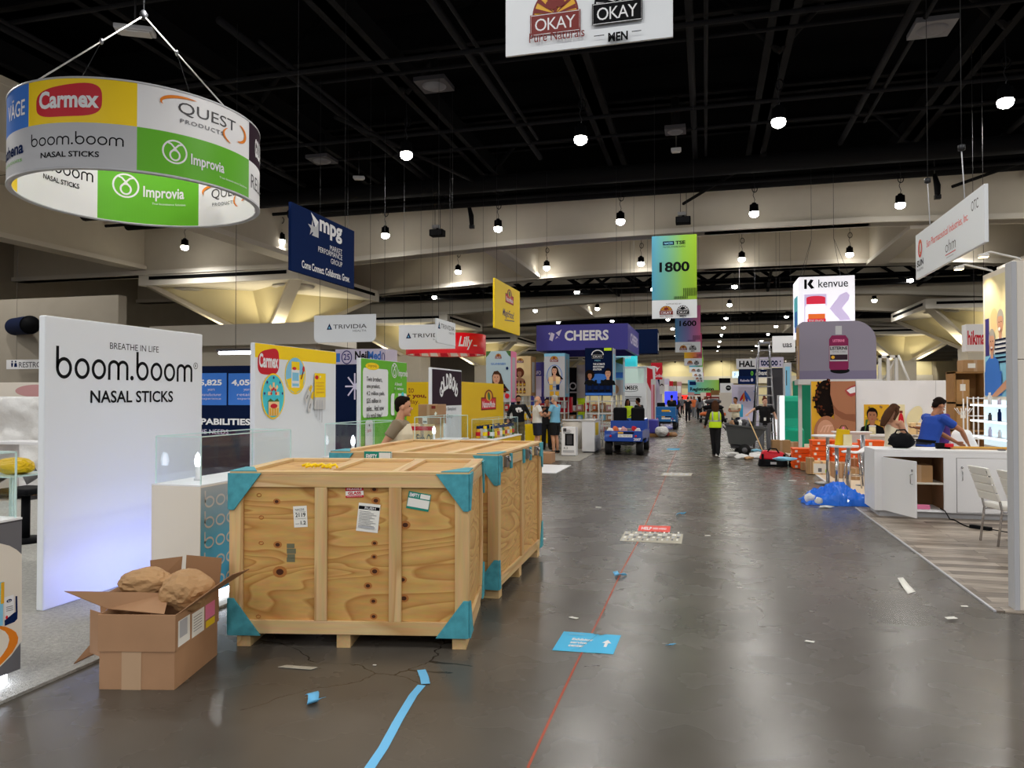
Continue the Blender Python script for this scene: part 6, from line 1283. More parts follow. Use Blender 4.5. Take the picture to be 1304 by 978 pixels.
def p5_(s, W, h): s.rect(0, 0, W, h, 'sky'); s.rect(0, h*.45, W, h*.6, 'tile_blue'); s.rect(0, 0, W, h*.4, 'light_grey'); s.poly([(0, h*.9), (W, h), (W, h*.8)], 'leaf'); s.ell(W*.3, h*.15, W*.3, h*.12, 'carton')
tower('narrow sea-blue poster tower behind the dark navy one', DY(780, 500, Yt).x, DY(793.5, 500, Yt).x, Yt, DY(790, 503, Yt).z, DY(790, 455, Yt).z, 'sky', 'light_grey', p5_, .6)
# booth interior behind the towers
def slab(name, label, x0, x1, Y, z0, z1, mt, t=.12, cat='booth wall', extra=None, px=True):
    if px: X0, X1 = DY(x0, 500, Y).x, DY(x1, 500, Y).x
    else: X0, X1 = x0, x1
    r, a, s = board(name, label, cat, (X0, Y), (X1, Y), z0, z1, t, mt)
    if extra: extra(s, s.W, z1-z0)
    done(a, r) if a.v else None
    return r
slab('booth_wall', 'purple-blue booth wall with white notices between two poster towers', 676, 706, 28, .012, 3.1, 'purple_blue', extra=lambda s, W, h: [s.rect(.1+.42*k, 1.75, .42+.42*k, 2.55, 'lilac') for k in range(2)]+[s.rect(.1+.42*k, 1.2, .42+.42*k, 1.6, 'tile_blue') for k in range(2)]+[s.text('INFO', .12+.42*k, 2.6, .4+.42*k, 2.75, 'white') for k in range(2)])
slab('booth_wall', 'black booth wall with a small white square, right of the pale grey tower', 719, 734, 28.5, .012, 2.9, 'ink', extra=lambda s, W, h: [s.arc(W*.7, h*.75, .12, .12, .05, 'light_grey'), s.rect(.2, 1.9, .6, 1.95, 'light_grey')])
slab('booth_wall', 'white and lime booth wall strip between pale and navy towers', 734, 746, 28.6, .012, 3.0, 'offwhite', extra=lambda s, W, h: [s.rect(.03, .9, W-.03, 1.7, 'hivis')])
m = MB(); p = DY(718, 515, 26.6); m.box(p.x-.3, p.x+.28, 26.6, 26.9, 1.2, 1.75, 'red'); m.box(p.x-.05, p.x+.03, 26.7, 26.8, .012, 1.2, 'steel'); m.box(p.x-.1, p.x+.1, 26.59, 26.6, 1.35, 1.6, 'white'); std('red_display', 'bright red display box with white mark behind the grey-haired man', 'display', m, .01)
t = thing('shelf_unit', 'long low wooden shelf of goods behind the poster towers', 'shelf', (DY(730, 540, 27.4).x, 27.6, .012)); X0, X1 = DY(640, 540, 27.4).x, DY(781, 540, 27.4).x
for z in (.45, .85, 1.2): m = MB(); m.box(X0, X1, 27.4, 27.8, z, z+.04, 'wood_shelf'); m.build('shelf', t)
for k in range(7): x = X0+(X1-X0)*k/6; m = MB(); m.box(x-.02, x+.02, 27.8, 27.84, .012, 1.6, 'offwhite'); m.build('upright', t)
rn = random.Random(12); n = 0
COLS = ['carton', 'carton', 'cloth_orange', 'yellow', 'white', 'red', 'sky', 'navy', 'cloth_rose', 'offwhite']; CN = ['brown', 'tan', 'orange', 'yellow', 'white', 'red', 'pale blue', 'navy', 'rose', 'cream']
for z in (.49, .89, 1.24):
    for j in range(15):
        ci = rn.randrange(10); x = X0+(X1-X0)*((j//2.5)+.22+.28*(j % 2.5))/6 if False else X0+(X1-X0)*(j+.5)/15; w = rn.uniform(.06, .1) if abs(((x-X0)/((X1-X0)/6)+.5) % 1-.5) < .18 else rn.uniform(.09, .14); h = rn.uniform(.16, .3)
        n += 1; o = MB(); o.box(x-w, x+w, 27.44, 27.74, z+.001, z+h, COLS[ci]); o.box(x-w*.5, x+w*.5, 27.432, 27.44, z+h*.25, z+h*.75, 'paper'); std('goods_box', f'small {CN[ci]} box, {ORD[j] if j < 14 else "last"} on the {"bottom" if z < .6 else "middle" if z < 1 else "top"} board of the shelf behind the towers', 'box', o, .006, 'boxes on the low wooden shelf')
t = thing('table', 'yellow draped table behind the men in shorts', 'table', (DY(692, 550, 24.6).x, 24.9, .012)); m = MB(); x0, x1 = DY(668, 550, 24.6).x, DY(708, 550, 24.6).x; m.box(x0, x1, 24.6, 25.2, .78, .83, 'yellow'); m.build('tabletop', t, .01)
m = MB(); m.box(x0+.02, x1-.02, 24.58, 24.6, .2, .8, 'yellow'); m.build('drape', t)
for x in (x0+.1, x1-.1):
    for y in (24.7, 25.1): m = MB(); m.tube([(x, y, .012), (x, y, .78)], .025, 'dark_steel', 8); m.build('leg', t)
t = thing('counter', 'white corner counter with yellow notice, left of the blue utility cart', 'counter', (DY(752, 574, 23.4).x, 23.7, .012)); Y = 23.1; x0, x1 = DY(741, 560, Y).x, DY(757.5, 560, Y).x
m = MB(); m.box(x0, x1, Y, Y+1.3, .05, 1.0, 'white'); m.build('cabinet', t, .015); m = MB(); m.box(x0-.02, x1+.02, Y-.02, Y+1.32, 1.0, 1.05, 'offwhite'); m.build('worktop', t, .008); m = MB(); m.box(x0+.04, x1-.04, Y+.04, Y+1.26, .012, .05, 'dark_grey'); m.build('plinth', t)
a = MB(); s = Sheet(a, (x1, Y), (x1, Y+1.3), .05, .004); s.rect(.1, .5, .8, .9, 'yellow'); s.rect(.15, .1, .5, .3, 'light_grey'); done(a, t, 'notice')
t = thing('counter', 'curved cream counter behind the tall printed box', 'counter', (DY(733, 570, 24.2).x, 24.4, .012)); m = MB(); m.lathe([(0, .012), (.34, .012), (.34, .95), (0, .95)], 'warm_white', (DY(729, 560, 24.9).x, 24.95, 0), 32); m.build('cabinet', t); m = MB(); m.lathe([(0, .95), (.37, .95), (.37, 1.0), (0, 1.0)], 'white', (DY(729, 560, 24.9).x, 24.95, 0), 32); m.build('worktop', t)
p = G(724, 581); 
t = thing('printed_box', 'tall white printed box showing a black cabinet picture, standing on the carpet edge', 'carton', (p.x, p.y+.2, .012)); w = 18.5/2/944*21.8
m = MB(); m.box(p.x-w, p.x+w, p.y, p.y+.4, .012, .86, 'white'); m.build('box', t, .008)
a = MB(); s = Sheet(a, (p.x-w, p.y), (p.x+w, p.y), .012, .002, .003); s.rect(w*.5, .3, w*1.75, .66, 'ink'); s.rect(w*.75, .34, w*1.5, .62, 'dark_grey')
for k in range(4): s.rect(w*.25, .76-.03*k, w*(1.2+.2*(k % 2)), .772-.03*k, 'mid_grey')
s.rect(w*.2, .1, w*1.8, .17, 'light_grey'); s.rect(w*.25, .72, w*.7, .82, 'dark_grey'); s.text('4.2', w*.3, .2, w*.9, .26, 'ink'); s.rect(0, .0, w*2, .02, 'mid_grey'); done(a, t, 'print')
p0 = G(672, 590); p1 = G(703, 590); carton('flat brown carton on the floor before the two men in shorts', p0.x, p1.x, p0.y, p0.y+.6, .0, .28, 'carton', lambda s, W, h: (s.rect(W*.05, h*.3, W*.2, h*.7, 'wood_tan'),))
# black stool by the hooded man
t = thing('office_chair', 'black office chair left of the man in black hoodie', 'chair', (DY(648, 560, 23.2).x, 23.2, .012)); x, y = DY(648, 560, 23.2).x, 23.2
m = MB(); m.box(x-.24, x+.24, y-.22, y+.22, .46, .54, 'ink'); m.build('seat', t, .03); m = MB(); m.box(x-.22, x+.22, y+.2, y+.26, .6, 1.05, 'ink'); m.build('backrest', t, .03); m = MB(); m.tube([(x, y, .1), (x, y, .46)], .03, 'dark_steel', 8); m.build('column', t)
for k in range(5): a_ = 2*PI*k/5; m = MB(); m.tube([(x, y, .12), (x+.28*math.cos(a_), y+.28*math.sin(a_), .06)], .02, 'ink', 6); m.ell((x+.28*math.cos(a_), y+.28*math.sin(a_), .045), (.03, .03, .032), 'ink', 8, 6); m.build('leg', t)

# ================================================================== utility carts
def utility_cart(label, X, Y, W, paint, num, occupied=False, k=1.0):
    t = thing('utility_cart', label, 'utility cart', (X, Y, 0)); T = M_((X, Y, 0)); h = W/2
    def mk(): q = MB(); q.T = T; return q
    m = mk(); m.box(-h, h, 0, 1.5, .42, .5, 'dark_steel'); m.box(-h*.5, h*.5, .1, 3.0, .3, .42, 'dark_steel'); m.build('chassis', t, .01)
    m = mk(); m.box(-h, h, -.03, .02, .42, .74, paint); m.build('tailgate', t, .015)
    for x in (-h, h-.04): m = mk(); m.box(x, x+.04, .02, 1.5, .42, .74, paint); m.build('bed_side', t, .01)
    m = mk(); m.box(-h, h, 1.5, 1.56, .42, 1.0, paint); m.build('bed_front', t, .01)
    m = mk(); m.box(-h*.98, h*.98, 1.56, 3.1, .3, .7, paint); m.prism([V((-h*.95, 2.5, .7)), V((-h*.95, 3.1, .7)), V((-h*.95, 3.0, 1.0)), V((-h*.95, 2.6, 1.05))], (h*1.9, 0, 0), paint); m.build('cab', t, .03)
    for q in (-1, 1):
        m = mk(); m.box(q*h*.5-h*.38, q*h*.5+h*.38, 1.65, 1.8, .72, 1.42, 'ink'); m.build('seat_back', t, .06)
        m = mk(); m.box(q*h*.5-h*.38, q*h*.5+h*.38, 1.8, 2.25, .66, .78, 'ink'); m.build('seat', t, .04)
        m = mk(); m.lathe([(0, 0), (.035, 0), (.035, .025), (0, .03)], 'red', (0, 0, 0), 12); o_ = m
        o_.v = [T @ (V((q*h*.66, -.033, .585))+V((v.x, -v.z, v.y))) for v in [T.inverted() @ v for v in o_.v]]; o_.build('tail_light', t)
        for y in (.28, 2.6):
            m = mk(); m.tube([(q*(h-.2), y, .22), (q*(h-.0), y, .22)], [.22, .22], 'rubber', 22); wl_ = m.build('wheel', t); m = mk(); m.tube([(q*(h-.21), y, .22), (q*(h+.004), y, .22)], [.11, .11], 'mid_grey', 16); m.build('hub', wl_)
    m = mk(); m.tube([(.0, 2.45, .9), (-h*.4, 2.3, 1.12)], .02, 'ink', 6); m.tube([(-h*.5+.14*math.cos(a), 2.3+.02*math.sin(a), 1.12+.14*math.sin(a)) for a in [2*PI*i/14 for i in range(15)]], .014, 'ink', 6); m.build('steering_wheel', t)
    a = MB(); s = Sheet(a, (X-h, Y-.03), (X+h, Y-.03), .42, .003, .003); s.rect(W*.36, .13, W*.74, .215, 'paper'); s.text('CALL FOR PICKUP', W*.38, .15, W*.72, .195, 'ink'); s.rect(W*.36, .235, W*.5, .29, 'gold'); s.rect(W*.51, .235, W*.78, .29, 'ink'); s.text(num, W*.77, .03, W*.96, .11, 'white', bold=.03)
    m.T = T; a.build('markings', t, recalc=False)
    m = mk(); m.tube([(-h*.4, -.04, .38), (h*.4, -.04, .38)], .02, 'rubber', 6); m.tube([(0, -.1, .36), (0, .1, .36)], .03, 'dark_steel', 6); m.build('tow_hitch', t)
    return t
p = G(790, 580)+V((.09, 0, 0)); CW = 1.14; utility_cart('blue two-seat utility cart parked in the aisle with rags in its bed', p.x, p.y, CW, 'cart_blue', '2007')
rn = random.Random(3)
for k in range(7):
    x = p.x-.42+.14*k; y = p.y+.16+.14*(k % 3); c_ = ('cloth_white', 'cloth_orange', 'white', 'cloth_rose', 'cloth_grey', 'red', 'offwhite')[k]; m = MB(); m.crumple((x, y, .58), (.1, .1, .10+.05*(k % 2)), c_, k, .2, 2); m.v = [V((v.x, v.y, max(v.z, .502))) for v in m.v]
    m.v = [V((v.x, v.y, v.z+.14)) for v in m.v]; std('rag', f'crumpled {("white", "orange", "bright white", "rose", "grey", "red", "cream")[k]} rag heaped in the bed of the near blue cart', 'rag', m, 0, 'rags in the cart bed')
m = MB(); m.box(p.x-.5, p.x+.5, p.y+.06, p.y+1.4, .502, .63, 'wood_tan'); std('cargo_board', 'tan boards under the rags in the bed of the near blue cart', 'board', m, .01)
q = G(848, 547); utility_cart('smaller-looking blue utility cart with driver, far down the aisle', q.x-.05, q.y, 1.2, 'cart_blue_far', '14', True)
m = MB(); m.box(q.x-.6, q.x+.5, q.y+.04, q.y+1.4, .502, 1.2, 'cart_blue_far'); m.box(q.x-.22, q.x+.2, q.y+.03, q.y+.04, .95, 1.05, 'gold'); m.box(q.x+.2, q.x+.26, q.y+.03, q.y+.04, .93, 1.0, 'paper'); std('cargo_crate', 'blue crate with yellow sticker filling the bed of the far cart', 'crate', m, .02)
person('driver in black sitting in the far blue cart', (q.x+.22, q.y+2.0, .12), 0, 1.72, dict(kL=(-.12, .42, .78), aL=(-.12, .5, .4), kR=(.12, .42, .78), aR=(.12, .5, .4), hL=(-.09, 0, .8), hR=(.09, 0, .8), pel=(0, 0, .82), eL=(-.24, .12, 1.2), wL=(-.14, .36, 1.15), eR=(.24, .12, 1.2), wR=(.14, .36, 1.15)), 0, 'skin_tan', ('cloth_black', 'short'), ('denim', 'long'), 'cloth_black', ('hair_dark', 'short'), near=False)
m = MB(); Yb = 52; p = DY(855, 525, Yb); m.box(p.x-.45, p.x+.4, Yb, Yb+.08, 1.2, 2.1, 'screen_blue'); m.box(p.x-.06, p.x+.02, Yb+.02, Yb+.06, 0, 1.2, 'ink'); m.box(p.x-.3, p.x+.3, Yb-.2, Yb+.3, 0, .05, 'ink'); std('video_screen', 'blue glowing screen on a stand beyond the far cart', 'screen', m, .01)

# ================================================================== booths further down the left side
def amber(s, W, h):
    s.rect(.1, h*.76, W-.1, h*.97, 'glow_soft'); s.text('AMBER', .02, h*.665, .68, h*.725, 'ink', bold=.02); s.arc(.34, h*.665, .34, .08, .02, 'dark_grey', a0=PI*1.1, a1=PI*1.9)
    for k in range(3): s.rect(.1, h*(.56-.03*k), W*(.8-.1*k), h*(.572-.03*k), 'mid_grey')
slab('booth_wall', 'white booth wall with pale lit window and black capitals left of the aisle', 793, 823, 33, 0, 3.1, 'white', .4, extra=amber)
m = MB(); Y = 31; x0, x1 = DY(800, 540, Y).x, DY(815, 540, Y).x
t = thing('table', 'light wooden table where a person in black stands', 'table', ((x0+x1)/2, Y, 0)); m.box(x0, x1, Y-.4, Y+.4, .98, 1.04, 'wood_tan'); m.build('tabletop', t, .01)
for x in (x0+.06, x1-.06):
    for y in (Y-.34, Y+.34): m = MB(); m.box(x-.04, x+.04, y-.04, y+.04, 0, .98, 'wood_tan'); m.build('leg', t)
def wedge(s, W, h): s.poly([(0, h), (W, h*.9), (W, h*.5)], 'navy'); s.rect(0, 0, W*.2, h*.5, 'red')
slab('booth_wall', 'white booth wall with red corner, right of the pale lit window wall', 824, 834, 38, 0, 3.3, 'white', .3, extra=lambda s, W, h: [s.poly([(0, h*.98), (W*.7, h*.95), (W*.9, h*.5), (0, h*.75)], 'red'), s.poly([(0, .1), (W*.9, .1), (W*.9, 1.0)], 'sky')])
slab('booth_wall', 'dark blue and white booth wall under the red bird sign', 833, 843, 47, 0, 3.6, 'lilac', .3, extra=wedge)
slab('booth_wall', 'narrow pink and white booth wall at the aisle edge', 829, 834.5, 36.2, 0, 2.6, 'offwhite', .3, extra=lambda s, W, h: [s.rect(W*.1, .3, W*.4, h*.9, 'pink'), s.rect(W*.55, .3, W*.8, h*.9, 'red')])
r, a, s = board('booth_wall', 'small white notice board with a black mark hung near the red bird sign', 'booth wall', (DY(840, 490, 46).x, 46), (DY(845.5, 490, 46).x, 46), 1.9, 2.9, .1, 'white'); s.arc(s.W/2, .5, .08, .1, .06, 'ink', a0=0, a1=PI); done(a, r); hang(r, [(DY(843, 490, 46).x, 46.05, 2.9)])
p = G(823, 556); t = thing('pallet_load', 'blue-draped pallet of packed goods at the aisle edge', 'pallet', (p.x-.4, p.y+.6, 0)); m = MB(); m.box(p.x-1.2, p.x+.5, p.y, p.y+1.0, .14, .75, 'purple_blue'); m.build('draped_goods', t, .05); m = MB(); m.box(p.x-1.25, p.x+.55, p.y-.05, p.y+1.05, 0, .14, 'wood_shelf'); m.build('pallet', t, .01)
m = MB(); m.wadded((p.x+.68, p.y-.1, .24), (.3, .5, .24), 'offwhite', 6); std('plastic_bundle', 'white plastic bundle beside the blue-draped pallet', 'plastic wrap', m)
m = MB(); q_ = G(842, 556)
for k in range(7): m = MB(); m.crumple((q_.x-.4+.16*k, q_.y+.1*(k % 3), .09), (.13, .12, .1), ('carton', 'brown_red', 'wood_shelf')[k % 3], k+20, .25, 2); m.v = [V((v.x, v.y, max(v.z, 0))) for v in m.v]; std('rubbish_lump', f'small {("brown", "dark red", "tan")[k % 3]} scrap, {ORD[k]} along the heap at the far left aisle edge', 'rubbish', m, 0, 'scraps at the far aisle edge')
for k, (x0, x1, Y, z1, mt, lab) in enumerate(((846, 852, 62, 3.2, 'lilac', 'pale lilac booth end far along the left aisle'), (851, 857, 72, 3.2, 'red', 'small red booth end far along the left aisle'), (856, 862, 84, 3.4, 'wood_shelf', 'brown booth end far along the left aisle'), (861, 868, 98, 3.6, 'cloth_rose', 'rose booth end far along the left aisle'), (850, 858, 66, 2.6, 'offwhite', 'white booth end far along the left aisle'))):
    slab('booth_wall', lab, x0, x1, Y, 0, z1, mt, .5, extra=lambda s, W, h: [s.rect(W*.1, h*.6, W*.9, h*.85, 'white')])
# registration sign and the hall end
Yr = 146; a_ = DY(876, 484, Yr); b_ = DY(916, 503, Yr); grad_mat('print_reg', [(0, (80, 165, 215)), (.5, (120, 190, 140)), (1, (150, 195, 60))], 0, -3, 3)
r, a, s = board('hall_sign', 'blue to green Registration sign across the far end of the hall', 'sign', (a_.x, Yr), (b_.x, Yr), b_.z, a_.z, .3, 'print_reg'); s.l = .02; s.step = .02
s.text('Registration', .4, .6, s.W-1.0, 1.5, 'ink', bold=.03); s.rect(.3, 1.9, 1.5, 2.6, 'navy'); done(a, r); hang(r, [(a_.x+.5, Yr+.1, a_.z), (b_.x-.5, Yr+.1, a_.z)], 4.1)
m = MB(); p = DY(920, 495, 140); m.box(p.x-.6, p.x+1.4, 140, 140.4, 2.0, 5.0, 'ink'); m.box(p.x-.6, p.x-.3, 140, 140.3, 0, 2, 'ink'); m.box(p.x+1.1, p.x+1.4, 140, 140.3, 0, 2, 'ink'); std('notice_frame', 'black panel right of the Registration sign', 'panel', m)
for k in range(9):
    px = 856+8*k; Y = 132+3*(k % 3); p = DY(px, 520, Y); m = MB(); m.box(p.x-.55, p.x+.55, Y, Y+.6, 0, 2.1+.3*(k % 2), ('wood_shelf', 'red', 'offwhite', 'cloth_rose', 'brown_red', 'warm_white')[k % 6]); m.box(p.x-.5, p.x+.5, Y-.02, Y, 1.2, 1.9, ('warm_white', 'glow_warm', 'red_lamp', 'offwhite')[k % 4] if k % 4 != 1 else 'warm_white')
    std('far_kiosk', f'small {("brown", "red", "white", "rose", "dark red", "cream")[k % 6]} kiosk at the hall end, {ORD[k]} from the left under the Registration sign', 'kiosk', m, 0, 'kiosks at the hall end')
# ================================================================== right side: flooring, near wall end, white counter
EX = 2.34
m = MB(); m.box(EX, 9, 7.02, 12.95, .0, .012, 'vinyl_plank'); std('booth_flooring', 'grey wood-look plank flooring under the white counter and chairs', 'flooring', m)
m = MB(); m.box(EX-.02, EX, 7.02, 12.95, .0, .014, 'light_grey'); std('floor_edging', 'thin pale metal edging where the plank flooring meets the concrete aisle', 'edging', m)
m = MB(); m.box(2.45, 9, 13.3, 30, .0, .012, 'carpet_tan'); std('booth_carpet', 'pale tan carpet with orange trays and small cartons on it', 'carpet', m)
m = MB(); m.box(2.42, 2.45, 13.3, 30, .0, .016, 'white'); std('floor_edging', 'white edging along the pale tan carpet', 'edging', m)
t = thing('booth_wall', 'cream near wall end at the very edge of the plank flooring', 'booth wall', (3.5, 7.14, .012)); m = MB(); m.box(2.49, 2.53, 7.06, 7.2, .012, 2.93, 'light_grey'); m.build('edge_post', t, .004)
m = MB(); m.box(2.53, 4.6, 7.07, 7.19, .012, 2.1, 'warm_white'); m.build('lower_panel', t, .004); m = MB(); m.box(2.53, 4.6, 7.07, 7.19, 2.106, 2.93, 'warm_white'); m.build('upper_panel', t, .004)
# counter
CYF = 12.05; cl_ = G(1113, 657).x; CXL = DY(1113.5, 600, CYF).x; CXR = 5.6; CZ = DY(1113, 572, CYF).z
t = thing('counter', 'long white counter with one cupboard door standing open', 'counter', ((CXL+CXR)/2, CYF+.35, .012)); CD = .72
o0, o1 = DY(1125, 600, CYF).x, DY(1202, 600, CYF).x; zt_ = DY(1165, 582, CYF).z; zb_ = DY(1165, 651, CYF).z; d0, d1 = DY(1218, 600, CYF).x, 5.0
w = .03
m = MB(); m.box(CXL, CXR, CYF, CYF+CD, CZ-.035, CZ, 'white'); m.build('worktop', t, .004)
m = MB(); m.box(CXL, CXL+w, CYF, CYF+CD, .1, CZ-.035, 'white'); m.build('end_panel', t, .002)
m = MB(); m.box(CXR-w, CXR, CYF, CYF+CD, .1, CZ-.035, 'white'); m.build('end_panel', t, .002)
m = MB(); m.box(CXL+w, o0, CYF, CYF+w, .1, CZ-.035, 'white'); m.box(o1, d0, CYF, CYF+w, .1, CZ-.035, 'white'); m.box(o0, o1, CYF, CYF+w, zt_, CZ-.035, 'white'); m.box(o0, o1, CYF, CYF+w, .1, zb_, 'white'); m.box(d0, CXR-w, CYF, CYF+w, zt_, CZ-.035, 'white'); m.box(d0, CXR-w, CYF, CYF+w, .1, zb_, 'white'); m.build('front_frame', t)
m = MB(); m.box(CXL+w, CXR-w, CYF+CD-w, CYF+CD, .1, CZ-.035, 'warm_white'); m.build('back_panel', t)
m = MB(); m.box(CXL+w, CXR-w, CYF+w, CYF+CD-w, .1, .125, 'white'); m.build('base_board', t); m = MB(); m.box(o0-.01, o1+.02, CYF+w, CYF+CD-w, .5, .52, 'warm_white'); m.build('shelf', t)
m = MB(); m.box(o1+.02, o1+.04, CYF+w, CYF+CD-w, .125, CZ-.04, 'carton_in'); m.build('divider', t); m = MB(); m.box(o0-.02, o1+.02, CYF+CD-w-.02, CYF+CD-w-.01, .125, CZ-.04, 'carton_in'); m.build('cupboard_back', t)
m = MB(); m.box(CXL+.07, CXR-.05, CYF+.06, CYF+CD-.05, .012, .1, 'light_grey'); m.build('plinth', t)
def handle(x, y, z, par, T=None):
    q = MB(); q.T = T or Matrix.Identity(4); q.tube([(x, y, z-.07), (x, y-.03, z-.06), (x, y-.03, z+.06), (x, y, z+.07)], .007, 'chrome', 8); q.build('handle', par)
    q = MB(); q.T = T or Matrix.Identity(4); q.tube([(x, y, z+.12), (x, y-.012, z+.12)], .016, 'chrome', 12); q.build('lock', par)
m = MB(); m.box(d0+.006, d1, CYF-.002, CYF+.018, zb_+.006, zt_-.006, 'white'); dr = m.build('door', t, .003); handle(d0+.07, CYF-.002, zt_-.26, dr)
m = MB(); m.box(d0-.002, d0+.006, CYF-.001, CYF+.004, zb_, zt_, 'mid_grey'); m.build('door_gap', t)
Td = M_((o0, CYF, 0), R(-70)); dw = (o1-o0)*.97
m = MB(); m.T = Td; m.box(0, dw, -.02, 0, zb_+.006, zt_-.006, 'white'); dr = m.build('door', t, .003); handle(dw-.07, -.02, zt_-.26, dr, Td)
carton('small brown carton on the shelf inside the open cupboard', o0+.42*(o1-o0), o0+.86*(o1-o0), CYF+.12, CYF+.5, .521, .77, 'kraft')
m = MB(); x = o0+.44*(o1-o0); m.lathe([(.04, -.02), (.085, -.02), (.085, .02), (.04, .02), (.04, -.02)], 'offwhite', (0, 0, 0), 20); m.v = [V((x+v.x, CYF+.09+v.z, .61+v.y)) for v in m.v]; std('tape_roll', 'white roll of tape leaning against the carton inside the open cupboard', 'tape roll', m)
m = MB(); m.box(o0+.56*(o1-o0), o0+.8*(o1-o0), CYF+.08, CYF+.16, .126, .19, 'pink'); std('small_box', 'small pale pink packet on the cupboard floor', 'packet', m, .01)
p = DY(1203, 566, 12.4); m = MB(); x = p.x; m.box(x-.12, x+.1, 12.35, 12.43, CZ+.001, CZ+.03, 'ink'); m.lathe([(0, .0), (.06, 0), (.06, .05), (0, .05)], 'red', (x+.05, 12.36, CZ+.03), 16); m.box(x-.13, x-.02, 12.36, 12.42, CZ+.03, CZ+.09, 'ink'); std('tape_gun', 'black and red tape gun on the counter in front of the man in blue', 'tape dispenser', m, .006)
x0, x1 = DY(1210, 570, 12.35).x, DY(1292, 570, 12.35).x; m = MB(); m.box(x0, x1+.3, 12.32, 12.62, CZ+.001, CZ+.028, 'wood_tan'); m.box(x0, x1+.3, 12.32, 12.33, CZ+.028, CZ+.04, 'gold'); std('board', 'flat tan board lying on the white counter', 'board', m)
m = MB(); p = DY(1275, 573, 12.2); m.box(p.x-.04, p.x+.05, 12.17, 12.24, CZ+.001, CZ+.018, 'dark_grey'); std('small_tool', 'small dark object on the counter edge near the chairs', 'tool', m, .004)
p = DY(1147, 568, 12.45); m = MB(); m.crumple((p.x, 12.42, CZ+.11), (.19, .13, .12), 'ink', 14, .14, 3, False); m.v = [V((v.x, v.y, max(v.z, CZ+.001))) for v in m.v]; t_ = m.build('handbag'); tag(t_, 'black shiny handbag on the white counter before the woman with the phone', 'handbag')
m = MB(); m.tube([(p.x-.1, 12.42, CZ+.19), (p.x-.06, 12.42, CZ+.27), (p.x+.05, 12.42, CZ+.28), (p.x+.12, 12.42, CZ+.19)], .012, 'ink', 8); m.build('strap', t_)
# power cord and strip
m = MB(); p0 = DY(1200, 650, CYF-.02); pts = [V((o1-.02, CYF+.12, .14)), V((o1, CYF-.03, .13)), V((o1+.05, CYF-.07, .02))]+[G(*q, .02) for q in ((1215, 662), (1228, 669), (1237, 672))]
m.tube(pts, .008, 'ink', 6); std('extension_lead', 'black power cord trailing from the open cupboard to the power strip', 'cord', m)
m = MB(); a_, b_ = G(1236, 672, .012), G(1262, 676, .012); d = (b_-a_).normalized(); sd = V((-d.y, d.x, 0))*.035; m.prism([a_-sd, b_-sd, b_+sd, a_+sd], (0, 0, .045), 'ink'); m.tube([b_+V((0, 0, .02)), b_+d*.3+V((0, .02, .01)), b_+d*.7+V((0, -.03, .01))], .008, 'ink', 6); std('power_strip', 'black power strip on the plank flooring behind the chairs', 'power strip', m, .006)
# white chairs
def make_chair(name, label, loc, rz):
    t = thing(name, label, 'chair', loc, rz); T = M_(loc, rz)
    def mk(): q = MB(); q.T = T; return q
    m = mk(); m.box(-.21, .21, -.2, .22, .42, .49, 'vinyl_white'); m.build('seat', t, .02)
    tl = .16
    for k in range(4):   # backrest in padded bands
        z0 = .53+.1*k; y = lambda z: -.2-(z-.5)*tl/.42*.9
        m = mk(); m.prism([V((-.205, y(z0), z0)), V((-.205, y(z0+.1), z0+.1)), V((-.205, y(z0+.1)-.045, z0+.1)), V((-.205, y(z0)-.045, z0))], (.41, 0, 0), 'vinyl_white'); m.build('backrest', t, .012)
    for q in (-1, 1):
        m = mk(); m.tube([(q*.19, -.25, .012-.012), (q*.19, -.2, .42), (q*.19, -.225, .53), (q*.19, -.37, .9)], .014, 'chrome', 8); m.build('leg', t)
        m = mk(); m.tube([(q*.19, .22, 0), (q*.19, .19, .42)], .014, 'chrome', 8); m.build('leg', t)
        m = mk(); m.tube([(q*.19, -.2, .4), (q*.19, .19, .4)], .011, 'chrome', 8); m.build('rail', t)
    return t
make_chair('dining_chair', 'white padded chair with chrome legs, nearer the open counter door', (3.56, 10.2, .012), R(-80))
make_chair('dining_chair', 'white padded chair with chrome legs, partly hidden by the cream wall end', (3.70, 9.68, .012), R(-80))
make_chair('dining_chair', 'white padded chair across the small white table', (4.42, 11.05, .012), R(170))
t = thing('table', 'small white table between the padded chairs', 'table', (4.3, 10.25, .012)); m = MB(); m.box(4.02, 4.75, 9.85, 10.5, .72, .75, 'white'); m.build('tabletop', t, .005); m = MB(); m.tube([(4.38, 10.2, .03), (4.38, 10.2, .72)], .035, 'chrome', 12); m.build('column', t); m = MB(); m.lathe([(0, .012), (.25, .012), (.24, .03), (0, .035)], 'chrome', (4.38, 10.2, 0), 24); m.build('base', t)
# ---- wall with the couple poster behind the counter
WX = 4.75; y0, y1 = DX(1252, 400, WX).y, 12.95; zt2 = DX(1252, 351, WX).z
r, a, s = board('booth_wall', 'tall lit wall with laughing older couple poster behind the counter', 'booth wall', (WX, y0), (WX, y1), .012, zt2, .3, 'warm_white')
W = s.W; b0 = s.uv(1255, 505)[1]; t0_ = s.uv(1255, 352)[1]; pu1 = s.uv(1284, 400)[0]; u0 = s.uv(1254, 400)[0]
s.rect(u0, b0, pu1, t0_-.06, 'cream'); s.poly([(u0, b0), (pu1, b0), (pu1, b0+.8), (u0, b0+.7)], 'sky'); w_ = pu1-u0
s.rect(u0+.02*w_, b0+.7, u0+w_*.2, b0+1.35, 'violet'); s.ell(u0+w_*.42, b0+1.3, w_*.16, .2, 'peach')
portrait(s, u0+w_*.68, b0+1.22, .36, 'skin', 'hair_grey', 'short', 'white')
for k in range(6): s.rect(u0+w_*.46, b0+.56+.075*k, u0+w_*.99, b0+.59+.075*k, 'navy_dark')
